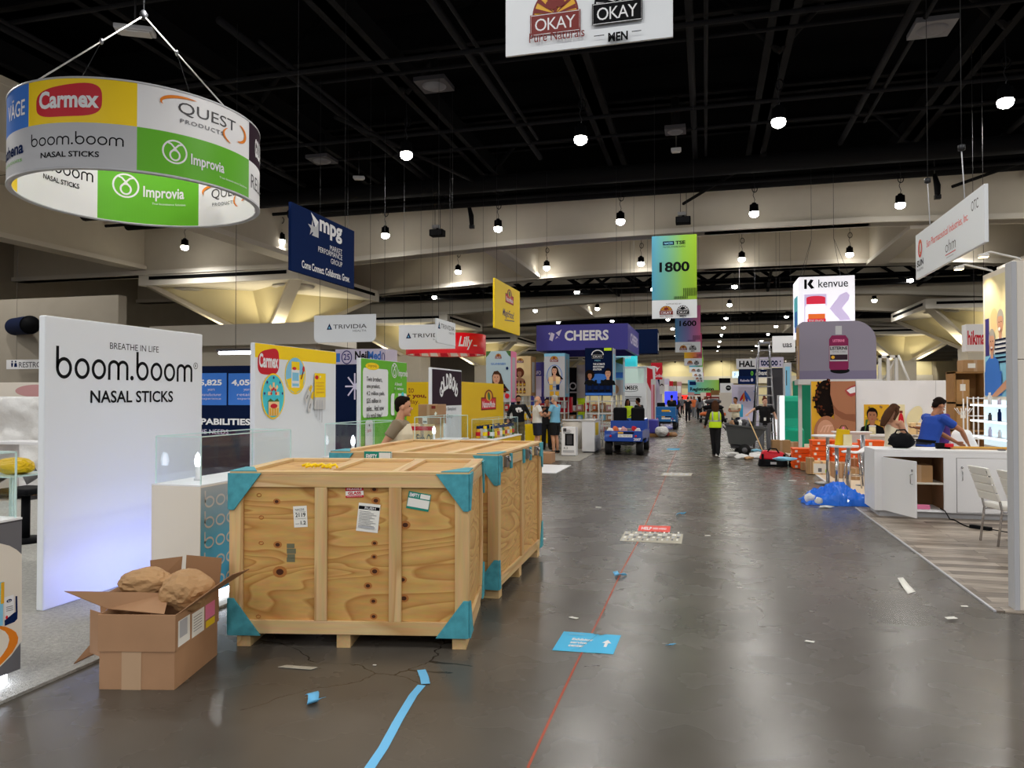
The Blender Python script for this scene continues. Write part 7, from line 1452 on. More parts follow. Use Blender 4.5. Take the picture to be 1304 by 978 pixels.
portrait(s, u0+w_*.34, b0+.92, .36, 'skin', 'hair_grey', 'short', 'tile_blue'); s.rect(u0+.02, b0+.02, u0+w_*.75, b0+.42, 'tile_blue')
s.ell(u0+w_*.34, b0+.82, .05, .035, 'brown_red'); s.ell(u0+w_*.34, b0+.835, .045, .018, 'white'); s.ell(u0+w_*.68, b0+1.125, .05, .03, 'white')
s.poly([(u0+w_*.3, b0), (u0+w_*.95, b0+.28), (u0+w_*.98, b0+.14), (u0+w_*.55, b0)], 'skin')
done(a, r, 'poster')
m = MB(); m.box(WX-.012, WX, y1+.02, y0-.02, .95, b0-.05, 'glow_panel'); m.build('backlit_panel', r)
for k in range(3):
    z = b0-.12-.27*k-.0; m = MB(); m.box(WX-.22, WX-.012, y1, y0-.02, z-.03, z, 'white'); sh_ = m.build('lit_shelf', r); m = MB(); m.box(WX-.225, WX-.22, y1, y0-.02, z-.028, z-.002, 'glow_edge'); m.build('shelf_light', sh_)
    for j in range(3):
        y = y1+.3+.42*j; n_ = MB(); hh = (.16, .1, .2, .13)[(j+k) % 4]; zz = z+.001; n_.lathe([(0, 0), (.03, 0), (.03, hh*.7), (.018, hh*.8), (.018, hh), (0, hh)], ('white', 'dark_grey', 'lilac', 'navy')[(j*2+k) % 4], (WX-.12, y, zz), 10); std('product_bottle', f'small {("white", "dark", "lilac", "navy")[(j*2+k) % 4]} bottle, {ORD[j]} from the aisle wall end on the {("top", "middle", "lowest")[k]} lit shelf', 'bottle', n_, 0, 'bottles on the lit shelves')
def arm_lamp(y, label):
    t = thing('arm_lamp', label, 'lamp', (WX, y, zt2)); m = MB(); m.tube([(WX+.1, y, zt2), (WX+.05, y, zt2+.05), (WX-.35, y+.0, zt2+.17), (WX-.45, y, zt2+.14)], .018, 'offwhite', 8); m.build('arm', t)
    m = MB(); m.box(WX-.52, WX-.38, y-.06, y+.06, zt2+.09, zt2+.14, 'offwhite'); m.build('lamp_head', t, .01); m = MB(); m.box(WX-.51, WX-.39, y-.05, y+.05, zt2+.085, zt2+.092, 'glow_warm'); m.build('lamp_lens', t)
    L = bpy.data.lights.new('arm_light', 'SPOT'); L.energy = 60; L.color = (1, .85, .6); L.spot_size = R(110); L.spot_blend = .7; L.shadow_soft_size = .05; o = bpy.data.objects.new('arm_light', L); C.objects.link(o); o.parent = t; o.location = (-.45, 0, .06); o.rotation_euler = V((.35, 0, -1)).to_track_quat('-Z', 'Y').to_euler()
arm_lamp(y0-.25, 'glowing arm lamp on the far corner of the tall couple-poster wall'); arm_lamp(y1+.35, 'arm lamp on top of the tall couple-poster wall, nearer the cream wall end')
# ---- tall white wall with small posters, and the portrait poster beside it
YW = 22
def face_big(s, W, h):
    s.rect(0, 0, W, h, 'gold'); s.ell(W*.34, h*.72, W*.26, h*.3, 'hair_dark'); rn = random.Random(2)
    for k in range(90):
        an = rn.uniform(0, 2*PI); rr = rn.uniform(.55, 1.08); s.ell(W*.34+W*.27*rr*math.cos(an), h*.73+h*.29*rr*math.sin(an), W*.03, h*.02, ('hair_auburn', 'hair_dark', 'hair_brown', 'hair_dark')[k % 4], n=8)
    s.poly([(W*.44, h), (W*.43, h*.8), (W*.5, h*.62), (W*.52, h*.42), (W*.4, h*.3), (W*.2, h*.18), (W*.05, 0), (W, 0), (W, h)], 'skin_tan')
    s.poly([(W*.5, h*.64), (W*.6, h*.56), (W*.78, h*.5), (W, h*.5), (W, h*.38), (W*.7, h*.42), (W*.53, h*.5)], 'skin_brown'); s.ell(W*.34, h*.2, W*.29, h*.27, 'skin_tan'); s.ell(W*.32, h*.22, W*.2, h*.19, 'skin')
    s.poly([(W*.76, h*.86), (W*.86, h*.91), (W, h*.95), (W, h*.79), (W*.9, h*.76), (W*.82, h*.79)], 'lips'); s.poly([(W*.8, h*.86), (W*.9, h*.9), (W, h*.92), (W, h*.83), (W*.88, h*.81)], 'white')
    for k in range(3): s.stroke([(W*(.2+.08*k), h*.22), (W*(.27+.07*k), h*.31), (W*(.4+.04*k), h*.33)], .03, 'skin_pale')
    s.poly([(0, 0), (W*.1, h*.09), (W*.4, h*.13), (W*.7, h*.14), (W*.95, h*.07), (W, 0)], 'skin'); s.poly([(W*.6, h*.1), (W*.68, h*.28), (W*.74, h*.3), (W*.76, h*.26), (W*.72, h*.1)], 'skin'); s.ell(W*.72, h*.275, W*.025, h*.035, 'pink')
slab('poster_wall', 'large poster wall of a curly-haired smiling woman touching her shoulder', 1033, 1089, YW, .4, 2.2, 'light_grey', .15, 'poster', extra=lambda s, W, h: (s.rect(0, 0, .06, h, 'offwhite'), face_big(s, W, h)))
def wall_extra(s, W, h):
    a0 = s.uv(1100, 515); b0 = s.uv(1152.5, 554)
    u0, v1 = a0; u1, v0 = b0; w, hh = u1-u0, v1-v0; s.rect(u0, v0, u1, v1, 'gold'); s.rect(u0+w*.62, v0, u1, v1, 'cream')
    rn = random.Random(8)
    for k in range(40): s.ell(u0+w*rn.uniform(.02, .6), v0+hh*rn.uniform(.05, .95), .03, .03, ('yellow', 'wood_shelf', 'yellow_deep')[k % 3], n=8)
    portrait(s, u0+w*.2, v0+hh*.62, hh*.42, 'skin_tan', 'hair_dark', 'short', 'ink'); s.poly([(u0, v0), (u0+w*.1, v0+hh*.5), (u0+w*.04, v0+hh*.5)], 'leaf'); s.ell(u0+w*.9, v0+hh*.38, w*.07, hh*.34, 'red'); s.rect(u0+w*.86, v0+hh*.72, u0+w*.94, v0+hh*.8, 'brown_red'); s.text('L', u0+w*.88, v0+hh*.4, u0+w*.92, v0+hh*.5, 'white')
    c = s.uv(1164, 530); s.ell(c[0]-.0, c[1], .3, .16, 'cream', rot=1.1); s.rect(s.uv(1191, 500)[0], 0, s.uv(1191.5, 500)[0], h, 'light_grey')
slab('booth_wall', 'tall white booth wall with a small golden poster, behind the woman with the phone', 1090, 1215, YW, .012, 2.21, 'white', .15, extra=wall_extra)
m = MB(); x0, x1 = DY(1094, 556, 21).x, DY(1150, 556, 21).x; m.box(x0, x1, 20.8, 21.3, .75, .8, 'white'); m.box(x0+.05, x1-.05, 20.85, 21.3, .012, .75, 'offwhite'); std('console', 'low white console below the small golden poster', 'console', m, .01)
m = MB(); x = DY(1111, 551, 21).x; m.lathe([(0, .8), (.08, .8), (.08, 1.0), (0, 1.0)], 'cream', (x, 21, 0), 14); m.lathe([(0, 1.0), (.085, 1.0), (.085, 1.03), (0, 1.03)], 'white', (x, 21, 0), 14); std('jar', 'white lidded jar on the low white console', 'jar', m)
t = thing('console', 'white sloping-front console between the woman and the man in blue', 'console', (DY(1163, 570, 15.5).x, 15.6, .012)); x0, x1 = DY(1150, 570, 15.4).x, DY(1176, 570, 15.4).x; m = MB(); m.prism([V((x0, 15.4, .012)), V((x0, 15.95, .012)), V((x0, 15.95, 1.0)), V((x0, 15.4, .9))], (x1-x0, 0, 0), 'white'); m.build('cabinet', t, .01); m = MB(); m.prism([V((x0-.03, 15.36, .9)), V((x0-.03, 16, 1.0)), V((x0-.03, 16, 1.05)), V((x0-.03, 15.36, .95))], (x1-x0+.06, 0, 0), 'offwhite'); m.build('worktop', t, .005)
p = DY(1166, 549, 15.75); carton('small tan carton on the white console beside the man in blue', p.x-.1, p.x+.12, 15.7, 15.9, 1.055, 1.28, 'peach')
# ---- stock shelves behind the counter
YS = 18.5; x0, x1 = DY(1215, 540, YS).x, DY(1256, 540, YS).x
t = thing('stock_shelf', 'brown wooden stock shelving behind the counter', 'shelf', ((x0+x1)/2, YS+.3, .012)); m = MB(); m.box(x0, x1, YS+.5, YS+.56, .012, 2.35, 'wood_shelf'); m.build('back_board', t)
for z in (.4, 1.0, 1.62, 2.3): m = MB(); m.box(x0, x1, YS, YS+.5, z, z+.04, 'wood_shelf'); m.build('shelf', t)
for x in (x0, x1-.04): m = MB(); m.box(x, x+.04, YS, YS+.5, .012, 2.35, 'wood_shelf'); m.build('upright', t)
for k, z in enumerate((1.041, 1.661)): carton(('brown carton with paper label on the middle board of the stock shelving', 'brown carton with paper label on the upper board of the stock shelving')[k], x0+.06, x0+.33, YS+.05, YS+.45, z, z+.52-.02*k, 'wood_tan', lambda s, W, h: s.rect(W*.3, h*.5, W*.7, h*.8, 'paper'))
carton('wide tan carton on top of the stock shelving', x0+.2, x0+.7, YS+.05, YS+.45, 2.341, 2.6, 'kraft', lambda s, W, h: s.rect(W*.2, h*.3, W*.5, h*.7, 'paper'))
t = thing('wire_rack', 'white wire rack beside the tall couple-poster wall', 'rack', (DY(1247, 545, 16.5).x, 16.6, .012)); x0, x1 = DY(1240, 545, 16.4).x, DY(1254, 545, 16.4).x
for x in (x0, x1):
    for y in (16.4, 16.75): m = MB(); m.tube([(x, y, .012), (x, y, 1.78)], .014, 'white', 6); m.build('upright', t)
for z in (.5, .95, 1.4, 1.75):
    m = MB(); 
    for k in range(6): m.tube([(x0, 16.4+.07*k, z), (x1, 16.4+.07*k, z)], .008, 'white', 5)
    m.tube([(x0, 16.4, z), (x0, 16.75, z)], .01, 'white', 5); m.tube([(x1, 16.4, z), (x1, 16.75, z)], .01, 'white', 5); m.build('wire_shelf', t)
# moulded white chair, purple bag, wire basket
t = thing('shell_chair', 'white moulded shell chair with wire legs behind the counter', 'chair', (DY(1233, 550, 13.4).x, 13.4, .012)); x = DY(1233, 550, 13.4).x
vs_ = []; m = MB()
n = 10
for i in range(n+1):
    tt = i/n
    for j in range(n+1):
        u = j/n*2-1; wd = .22*(1-.35*max(0, tt-.7)/.3*abs(u)); 
        if tt < .45: y, z = .22-.44*tt/.45, .78+.02*abs(u)**2*2
        else: k_ = (tt-.45)/.55; y, z = -.22-.1*k_, .78+.46*k_-.09*abs(u)**3*k_
        vs_.append((x+u*wd, 13.4-y, z+.03*u*u))
m.add(vs_, [(i*(n+1)+j, i*(n+1)+j+1, (i+1)*(n+1)+j+1, (i+1)*(n+1)+j) for i in range(n) for j in range(n)], 'white', True); o = m.build('shell', t); sd_ = o.modifiers.new('Solid', 'SOLIDIFY'); sd_.thickness = .012
for q in (-1, 1):
    for y in (-1, 1): m = MB(); m.tube([(x+q*.08, 13.4+y*.06, .78), (x+q*.2, 13.4+y*.2, .012)], .012, 'chrome', 8); m.build('leg', t)
m = MB(); q = DY(1229, 562, 14.3); m.crumple((q.x+.02, 14.3, .95), (.13, .1, .14), 'cloth_purple', 5, .1, 3, False); o = m.build('bag'); tag(o, 'purple cloth bag on a stand behind the counter by the shell chair', 'bag'); m = MB(); m.box(q.x-.12, q.x+.15, 14.22, 14.38, .012, .82, 'offwhite'); std('bag_stand', 'small white stand under the purple bag', 'stand', m)
m = MB(); q = DY(1227, 528, 15.6)
for k in range(4): m.lathe([(.08+.02*k, q.z+.035*k), (.088+.02*k, q.z+.035*k)], 'white', (q.x, 15.6, 0), 18)
for k in range(12): an = 2*PI*k/12; m.tube([(q.x+.07*math.cos(an), 15.6+.07*math.sin(an), q.z), (q.x+.15*math.cos(an), 15.6+.15*math.sin(an), q.z+.12)], .006, 'white', 5)
m.tube([(q.x, 15.6, .012), (q.x, 15.6, q.z+.3)], .012, 'white', 6); m.lathe([(0, .012), (.2, .012), (.18, .03), (0, .03)], 'white', (q.x, 15.6, 0), 16); std('basket_stand', 'white wire basket on a thin stand behind the man in blue', 'basket', m)
# ---- overhead signs of this booth
Yk = 26; a_ = DY(1017, 353, Yk); b_ = DY(1089, 408, Yk)
t = thing('hanging_sign', 'bright white hanging light box picturing a red-capped bottle', 'hanging sign', ((a_.x+b_.x)/2, Yk+.6, 3.75)); zb, ztp = 3.75, a_.z; m = MB(); m.box(a_.x, b_.x, Yk, Yk+1.6, zb, ztp, 'lightbox'); m.build('light_box', t, .02)
a = MB(); s = Sheet(a, (a_.x, Yk), (b_.x, Yk), zb, .003, .004); s.textpx('kenvue', 1042, 356, 1080, 365, 'ink', bold=.01)
s.rectpx(1024, 356, 1027.5, 368, 'ink'); c0 = s.uv(1028, 362); s.poly([(c0[0], c0[1]), (c0[0]+.1, c0[1]+.16), (c0[0]+.2, c0[1]+.13), (c0[0]+.12, c0[1]), (c0[0]+.22, c0[1]-.13), (c0[0]+.12, c0[1]-.16)], 'ink')
c = s.uv(1039, 395); s.rectpx(1024, 375, 1053, 420, 'lb_lilac'); s.rect(c[0]-.33, 0, c[0]+.33, c[1]+.1, 'lightbox'); s.ell(c[0], c[1]+.1, .33, .1, 'lightbox'); s.rect(c[0]-.29, c[1]+.2, c[0]+.29, c[1]+.4, 'lb_red'); s.ell(c[0], c[1]+.4, .29, .07, 'lb_red'); s.rect(c[0]-.29, c[1]+.15, c[0]+.29, c[1]+.2, 'lightbox'); s.rect(c[0]-.24, c[1]-.3, c[0]+.28, c[1]-.12, 'lb_orange'); s.rect(c[0]-.26, c[1]-.45, c[0]+.3, c[1]-.28, 'lb_red'); s.text('TYLENOL', c[0]-.22, c[1]-.41, c[0]+.26, c[1]-.31, 'white', bold=.03)
c = s.uv(1057, 393); s.poly([(c[0]-.02, c[1]), (c[0]+.3, c[1]+.45), (c[0]+.5, c[1]+.54), (c[0]+.6, c[1]+.42), (c[0]+.56, c[1]+.26), (c[0]+.36, c[1]), (c[0]+.56, c[1]-.26), (c[0]+.62, c[1]-.38), (c[0]+.3, c[1]-.4)], 'lb_lilac'); done(a, t)
a = MB(); s = Sheet(a, (a_.x, Yk+1.6), (a_.x, Yk), zb, .003, .004); s.rect(.3, .4, 1.3, 1.4, 'cyan'); s.rect(.5, .2, 1.1, .9, 'tile_blue'); done(a, t, 'side_artwork')
for x, y in ((a_.x+.15, Yk+.1), (b_.x-.15, Yk+.1), (a_.x+.15, Yk+1.5), (b_.x-.15, Yk+1.5)):
    m = MB(); ap = V(((a_.x+b_.x)/2+(-.35 if x < (a_.x+b_.x)/2 else .35), Yk+.8, ztp+1.4)); m.tube([(x, y, ztp), ap, (ap.x, ap.y, 10)], .007, 'wire', 5); m.build('hanging_wire', t)
# grey mouthwash sign on legs
Yl = 24; xl, xr = DY(1018, 450, Yl).x, DY(1116, 450, Yl).x; z0, z1 = DY(1060, 483, Yl).z, DY(1060, 409, Yl).z
t = thing('tower_sign', 'grey rounded sign board with crimson mouthwash bottle, below the white light box', 'sign', ((xl+xr)/2, Yl+.4, 2.2)); m = MB(); rad = .62; pts = [V((xl, Yl, z0)), V((xr, Yl, z0))]+[V((xr-rad+rad*math.cos(i*PI/20), Yl, z1-rad+rad*math.sin(i*PI/20))) for i in range(11)]+[V((xl+.12*math.cos(PI/2+i*PI/12)+.12, Yl, z1-.12+.12*math.sin(PI/2+i*PI/12))) for i in range(7)]
m.prism(pts, (0, .8, 0), 'gray_lilac'); m.build('sign_body', t)
a = MB(); s = Sheet(a, (xl, Yl), (xr, Yl), z0, .003, .004); s.rect(.0, .0, s.W, .22, 'lilac') if False else s.rect(0, 0, s.W, .26, 'grey_violet')
c = s.uv(1068, 440); bw = .27
s.ell(c[0]+.03, s.uv(1068, 472)[1], .27, .09, 'ink'); s.rect(c[0]-.09, s.uv(1068, 426)[1], c[0]+.09, s.uv(1068, 415)[1], 'light_grey'); vb, vt = s.uv(1068, 471)[1], s.uv(1068, 427)[1]
s.poly([(c[0]-bw, vb+.06), (c[0]-bw*.85, vb), (c[0]+bw*.85, vb), (c[0]+bw, vb+.06), (c[0]+bw, vt-.12), (c[0]+bw*.7, vt), (c[0]-bw*.7, vt), (c[0]-bw, vt-.12)], 'magenta'); s.rect(c[0]-bw*.94, vb+.26, c[0]+bw*.94, vb+.72, 'light_grey'); s.text('LISTERINE', c[0]-bw*.9, vb+.6, c[0]+bw*.9, vb+.7, 'ink', bold=.04); s.text('TOTAL CARE', c[0]-bw*.7, vb+.52, c[0]+bw*.7, vb+.57, 'mid_grey'); s.rect(c[0]-bw*.9, vb+.3, c[0]+bw*.9, vb+.46, 'plum'); s.ell(c[0]-bw*.6, vb+.38, .05, .05, 'gold', n=12); s.text('LISTERINE', c[0]-bw*.6, vt-.2, c[0]+bw*.6, vt-.12, 'pink', bold=.03); done(a, t)
a = MB(); s = Sheet(a, (xl, Yl+.8), (xl, Yl), z0, .003, .004); s.rect(.02, .02, .78, z1-z0-.15, 'wood_tan')
for k in range(5): s.rect(.08+.12*k, .1+.2*(k % 3), .18+.12*k, .9+.15*(k % 2), ('plum', 'offwhite', 'brown_red', 'light_grey', 'gold')[k])
done(a, t, 'side_picture'); m = MB(); m.box(xl-.05, xr+.15, Yl-.05, Yl+.9, z0-.16, z0, 'offwhite'); m.build('frame_bar', t, .01)
for x in (xl+.05, xr): m = MB(); m.box(x-.05, x+.05, Yl+.3, Yl+.4, .012, z0-.16, 'offwhite'); m.build('post', t)
# white frame tower beyond
t = thing('frame_tower', 'white slotted frame tower right of the grey rounded sign', 'frame', (DY(1128, 480, 30).x, 30, .012)); x0 = DY(1119, 480, 30).x
for k in range(3): m = MB(); m.box(x0+.28*k, x0+.28*k+.1, 30, 30.1, .012, 3.3, 'offwhite'); m.build('post', t)
for z in (1.2, 2.2, 3.2): m = MB(); m.box(x0, x0+.66, 30, 30.1, z, z+.1, 'offwhite'); m.build('rail', t)
m = MB(); m.tube([(x0+.66, 30, 3.3), (x0+1.3, 30, 1.6)], .04, 'offwhite', 6); m.tube([(x0+.1, 30.1, 2.2), (x0+.6, 30.1, 3.2)], .03, 'offwhite', 6); m.build('brace', t)
a_ = DY(1230, 413, 19); b_ = DY(1262, 447, 19); r, a, s = board('hanging_sign', 'white hanging sign with bold red lowercase letters beside the couple poster', 'hanging sign', (a_.x, 19), (b_.x, 19), b_.z, a_.z, .3, 'white'); s.textpx('hikma.', 1232, 421, 1256, 439, 'red', bold=.04); done(a, r); hang(r, [(a_.x+.2, 19.1, a_.z), (b_.x-.1, 19.1, a_.z)])
# ---- teal seat booth
Yt = 27.5; x0, x1 = DY(999.5, 530, Yt).x, DY(1024, 530, Yt).x
t = thing('seat_booth', 'teal curved photo bench with glowing white side, right of the standing woman', 'bench', ((x0+x1)/2, Yt+.5, .012)); zt3 = DY(1030, 504, Yt+.1).z; prof = [(0, .012), (0, .6), (.45, .68), (.6, 1.0), (.62, zt3-.2), (.68, zt3-.05), (.85, zt3), (1.1, zt3), (1.1, .012)]
m = MB(); m.prism([V((x0, Yt+y, z)) for y, z in prof], (x1-x0, 0, 0), 'teal'); m.build('bench_body', t, .02)
m = MB(); m.prism([V((x0-.16, Yt+y*1.02-.02, z*1.01)) for y, z in ((0, .012), (0, zt3), (1.1, zt3), (1.1, .012))], (.15, 0, 0), 'white'); m.build('side_cheek', t, .01); m = MB(); m.box(x0-.17, x0-.02, Yt-.035, Yt-.02, .05, zt3-.02, 'glow_edge'); m.build('light_strip', t)
slab('booth_wall', 'flat green booth wall between teal bench and curly-haired woman poster', 1010, 1033, 29.5, .012, 2.35, 'teal_dark', .15)
# ---- orange trays
def tray_stack(x0, x1, Y, n, names, h=.125):
    for k in range(n):
        z = .012+h*k; t = thing('stacking_tray', f'orange stacking tray, {("bottom", "second", "third", "fourth", "fifth", "top")[k if k < n-1 else 5]} in the stack {names}', 'tray', ((x0+x1)/2, Y+.25, z), 0, 'orange stacking trays')
        m = MB(); m.box(x0, x1, Y, Y+.5, z, z+h-.02, 'bin_orange'); m.build('tray_body', t, .012); m = MB(); m.box(x0-.012, x1+.012, Y-.012, Y+.512, z+h-.035, z+h-.008, 'bin_orange'); m.build('rim', t, .004)
        m = MB(); w = (x1-x0); m.box(x0+w*(.1+.1*(k % 3)), x0+w*(.24+.1*(k % 3)), Y-.006, Y, z+.025, z+h-.045, 'paper'); m.build('tray_label', t)
tx = lambda px, Y: DY(px, 580, Y).x
tray_stack(tx(1010, 19.4), tx(1033.4, 19.4), 19.4, 4, 'nearest the red and black bag'); tray_stack(tx(1034.4, 18.6), tx(1057, 18.6), 18.6, 6, 'behind the white bar table'); tray_stack(tx(1058, 18.7), tx(1081, 18.7), 18.7, 6, 'behind the yellow gift bag'); tray_stack(tx(1098, 17.2), tx(1127, 17.2), 17.2, 6, 'behind the steel post', .14); tray_stack(tx(1081.5, 19.6), tx(1098, 19.6), 19.6, 5, 'farthest back beside the console')
# cartons on the tan carpet
def cpx(label, x0, x1, yb, yt, dep, mt='carton', z0=.012, pr=None):
    p0 = G(x0, yb, z0); p1 = G(x1, yb, z0); zt = DY((x0+x1)/2, yt, p0.y).z; return carton(label, p0.x, p1.x, p0.y, p0.y+dep, z0, zt, mt, pr)
wl = lambda s, W, h: (s.rect(W*.05, h*.1, W*.95, h*.85, 'paper'), s.rect(W*.3, h*.2, W*.5, h*.5, 'mid_grey'), s.rect(W*.7, h*.15, W*.85, h*.4, 'hivis'))
cpx('white-labelled carton with lime mark, front of the small cartons on the tan carpet', 1035, 1057, 604, 588, .4, 'peach', .012, wl); cpx('small brown carton at the left end of the cartons on the tan carpet', 1021, 1029.5, 599, 589, .3, 'kraft')
cpx('small brown carton squeezed beside the white-labelled carton', 1028.5, 1034.5, 602, 590, .2, 'carton'); zc = DY(1032, 590, 17).z; p0 = G(1029, 592, .45)
carton('small carton at the back, seen above the white-labelled carton', tx(1028, 18.1), tx(1037, 18.1), 18.1, 18.4, .012, .38, 'kraft')
cpx('tall brown carton under the chrome stool', 1062, 1079, 609, 590, .5, 'carton'); cpx('brown carton behind the steel post', 1083, 1097, 611, 597, .5, 'kraft'); p = G(1083, 611, .012); 
carton('tan carton at the back, right of the gift bag table', tx(1080, 17.9), tx(1096, 17.9), 17.9, 18.2, .012, .4, 'kraft')
# tables and stools
def bar_table(label, px, Y, zt, w, legs=2, top='white'):
    x = DY(px, 560, Y).x; t = thing('bar_table', label, 'table', (x, Y, .012)); m = MB(); m.lathe([(0, zt-.03), (w, zt-.03), (w, zt), (0, zt)], top, (x, Y, 0), 32); m.build('tabletop', t, .004)
    for k in range(legs): m = MB(); q = (k-.5*(legs-1))*.2; m.tube([(x+q, Y, .03), (x+q, Y, zt-.03)], .035, 'chrome', 12); m.build('leg', t)
    m = MB(); m.lathe([(0, .012), (.26, .012), (.25, .03), (0, .034)], 'steel', (x, Y, 0), 24); m.build('base', t); return x
def stool(label, px, Y, zs=.72):
    x = DY(px, 570, Y).x; t = thing('bar_stool', label, 'stool', (x, Y, .012)); m = MB(); m.tube([(x-.2, Y, zs), (x-.12, Y, zs+.015), (x, Y, zs-.005), (x+.12, Y, zs+.01), (x+.2, Y+.02, zs+.09)], [(.15, .02), (.19, .022), (.2, .022), (.19, .022), (.14, .018)], 'white', 14, ax=(0, 1, 0)); m.build('seat', t)
    for q in (-1, 1):
        for y in (-1, 1): m = MB(); m.tube([(x+q*.1, Y+y*.1, zs), (x+q*.17, Y+y*.17, .012)], .016, 'chrome', 8); m.build('leg', t)
    m = MB(); m.tube([(x+.14*math.cos(a_*PI/4+PI/4)*1.2, Y+.14*math.sin(a_*PI/4+PI/4)*1.2, .28) for a_ in range(9)], .01, 'chrome', 6); m.build('foot_ring', t)
bar_table('white round bar table on twin chrome legs above the orange trays', 1054, 16.3, DY(1054, 554, 16.3).z, .31, 1)
x = bar_table('white-topped chrome table carrying the yellow gift bag, beside the blue sheet', 1073, 14.6, DY(1073, 567, 14.6).z, .27)
zt4 = DY(1073, 567, 14.6).z; t = thing('gift_bag', 'yellow gift bag standing on the chrome table above the blue sheet', 'bag', (x, 14.6, zt4)); m = MB(); m.prism([V((x-.13, 14.55, zt4+.001)), V((x+.1, 14.55, zt4+.001)), V((x+.12, 14.55, zt4+.28)), V((x-.09, 14.55, zt4+.3))], (0, .12, 0), 'yellow_deep'); m.build('bag_body', t, .004); m = MB(); m.box(x+.0, x+.14, 14.5, 14.545, zt4+.001, zt4+.2, 'cream'); m.build('card', t); m = MB(); m.tube([(x-.06, 14.55, zt4+.3), (x-.03, 14.54, zt4+.36), (x+.04, 14.54, zt4+.36), (x+.08, 14.55, zt4+.29)], .006, 'ink', 6); m.build('handle', t)
stool('white moulded stool with chrome legs, right of the yellow gift bag', 1087, 15.4); 
p = G(1099, 619); m = MB(); m.tube([(p.x, p.y, .02), (p.x, p.y, 1.02)], .045, 'steel', 14); o = m.build('stanchion'); tag(o, 'plain steel post standing left of the white counter', 'post'); m = MB(); m.lathe([(0, .012), (.14, .012), (.13, .025), (0, .03)], 'steel', (p.x, p.y, 0), 20); m.build('base', o)
m = MB(); q = DY(1090, 560, 20.2); m.box(q.x-.5, q.x+.4, 20.3, 20.7, .86, .89, 'white'); m.box(q.x-.45, q.x+.35, 20.35, 20.65, .012, .86, 'offwhite'); std('display_table', 'white display table under the curly-haired woman poster', 'table', m)
# ---- crumpled blue sheet
def sheet_heap():
    a0 = G(1022, 641); b0 = G(1108, 644); n = 40; rn = random.Random(21); m = MB(); vs = []
    from mathutils import noise
    for i in range(n+1):
        for j in range(n//2+1):
            u = i/n; v = j/(n//2); x = a0.x+(b0.x+.15-a0.x)*u; y = a0.y-.18+(.75)*v
            en = (math.sin(PI*min(1, u*1.02))**.55)*(math.sin(PI*v)**.6)
            q = V((x*5, y*5, .3)); hgt = .34*en*(.75+.45*noise.noise(q*.8))+.07*en*abs(noise.noise(q*2.2))+.07*noise.noise(q*3.1)*en+.05*abs(noise.noise(q*6))*en
            vs.append((x+.05*noise.noise(q*1.3), y+.07*noise.noise(q*1.1+V((3, 1, 0))), max(.004, hgt)))
    k = n//2+1; m.add(vs, [(i*k+j, (i+1)*k+j, (i+1)*k+j+1, i*k+j+1) for i in range(n) for j in range(n//2)], 'poly_blue', False)
    o = m.build('plastic_sheet'); tag(o, 'crumpled bright blue plastic sheet on the floor left of the white counter', 'plastic sheet')
    sd_ = o.modifiers.new('Solid', 'SOLIDIFY'); sd_.thickness = .004
sheet_heap()
for k, (px, py, w, lab) in enumerate(((1031, 634, .08, 'crumpled white paper tag stuck on the left end of the blue sheet'), (1042, 637, .06, 'smaller white paper tag on the blue sheet'), (1052, 645, .12, 'clear crumpled plastic strip at the foot of the blue sheet'))):
    q = G(px, py, .1 if k < 2 else .02); m = MB(); m.crumple((q.x, q.y-.03, q.z), (w, .04, w if k < 2 else .02), 'poly_white', 30+k, .2, 2); std('plastic_scrap', lab, 'scrap', m)
# ================================================================== middle right: tilt truck, bags, ladder, far booths
p = G(955, 583); t = thing('tilt_truck', 'grey plastic tilt truck heaped with rubbish in the aisle', 'tilt truck', (1.35, 23.4, 0)); X0, X1 = DY(924, 560, 23.2).x, DY(976, 560, 23.2).x; Y0, Y1 = 23.1, 24.1; zr = DY(950, 543, 23.2).z; zr2 = DY(990, 545, 23.2).z
b4 = [V((X0+.1, Y0+.12, .36)), V((X1-.42, Y0+.12, .3)), V((X1-.42, Y1-.12, .3)), V((X0+.1, Y1-.12, .36))]; t4 = [V((X0, Y0, zr+.05)), V((X1, Y0, zr2-.03)), V((X1, Y1, zr2-.03)), V((X0, Y1, zr+.05))]
m = MB(); vs_ = b4+t4; m.add(vs_, [(3, 2, 1, 0)]+[(i, (i+1) % 4, 4+(i+1) % 4, 4+i) for i in range(4)], 'tilt_grey'); o = m.build('tub', t); sd_ = o.modifiers.new('Solid', 'SOLIDIFY'); sd_.thickness = .03
m = MB(); m.tube(t4+[t4[0]], .03, 'tilt_grey', 8); m.build('rim', t); m = MB(); m.box(X0+.15, X1-.5, Y0+.2, Y1-.2, .22, .31, 'dark_grey'); m.build('chassis', t, .01)
for y in (Y0+.1, Y1-.1): m = MB(); m.tube([(X1-.62, y-.04, .18), (X1-.62, y+.04, .18)], .18, 'rubber', 20); wl_ = m.build('wheel', t); m = MB(); m.tube([(X1-.62, y-.045, .18), (X1-.62, y+.045, .18)], .08, 'mid_grey', 12); m.build('hub', wl_)
for y in (Y0+.25, Y1-.25): m = MB(); m.tube([(X0+.38, y-.03, .1), (X0+.38, y+.03, .1)], .1, 'rubber', 16); m.build('caster', t)
m = MB(); m.tube([(X0+.02, Y0+.2, .75), (X0-.05, Y0+.2, .85), (X0-.05, Y1-.2, .85), (X0+.02, Y1-.2, .75)], .02, 'dark_grey', 8); m.build('push_handle', t)
rn = random.Random(17)
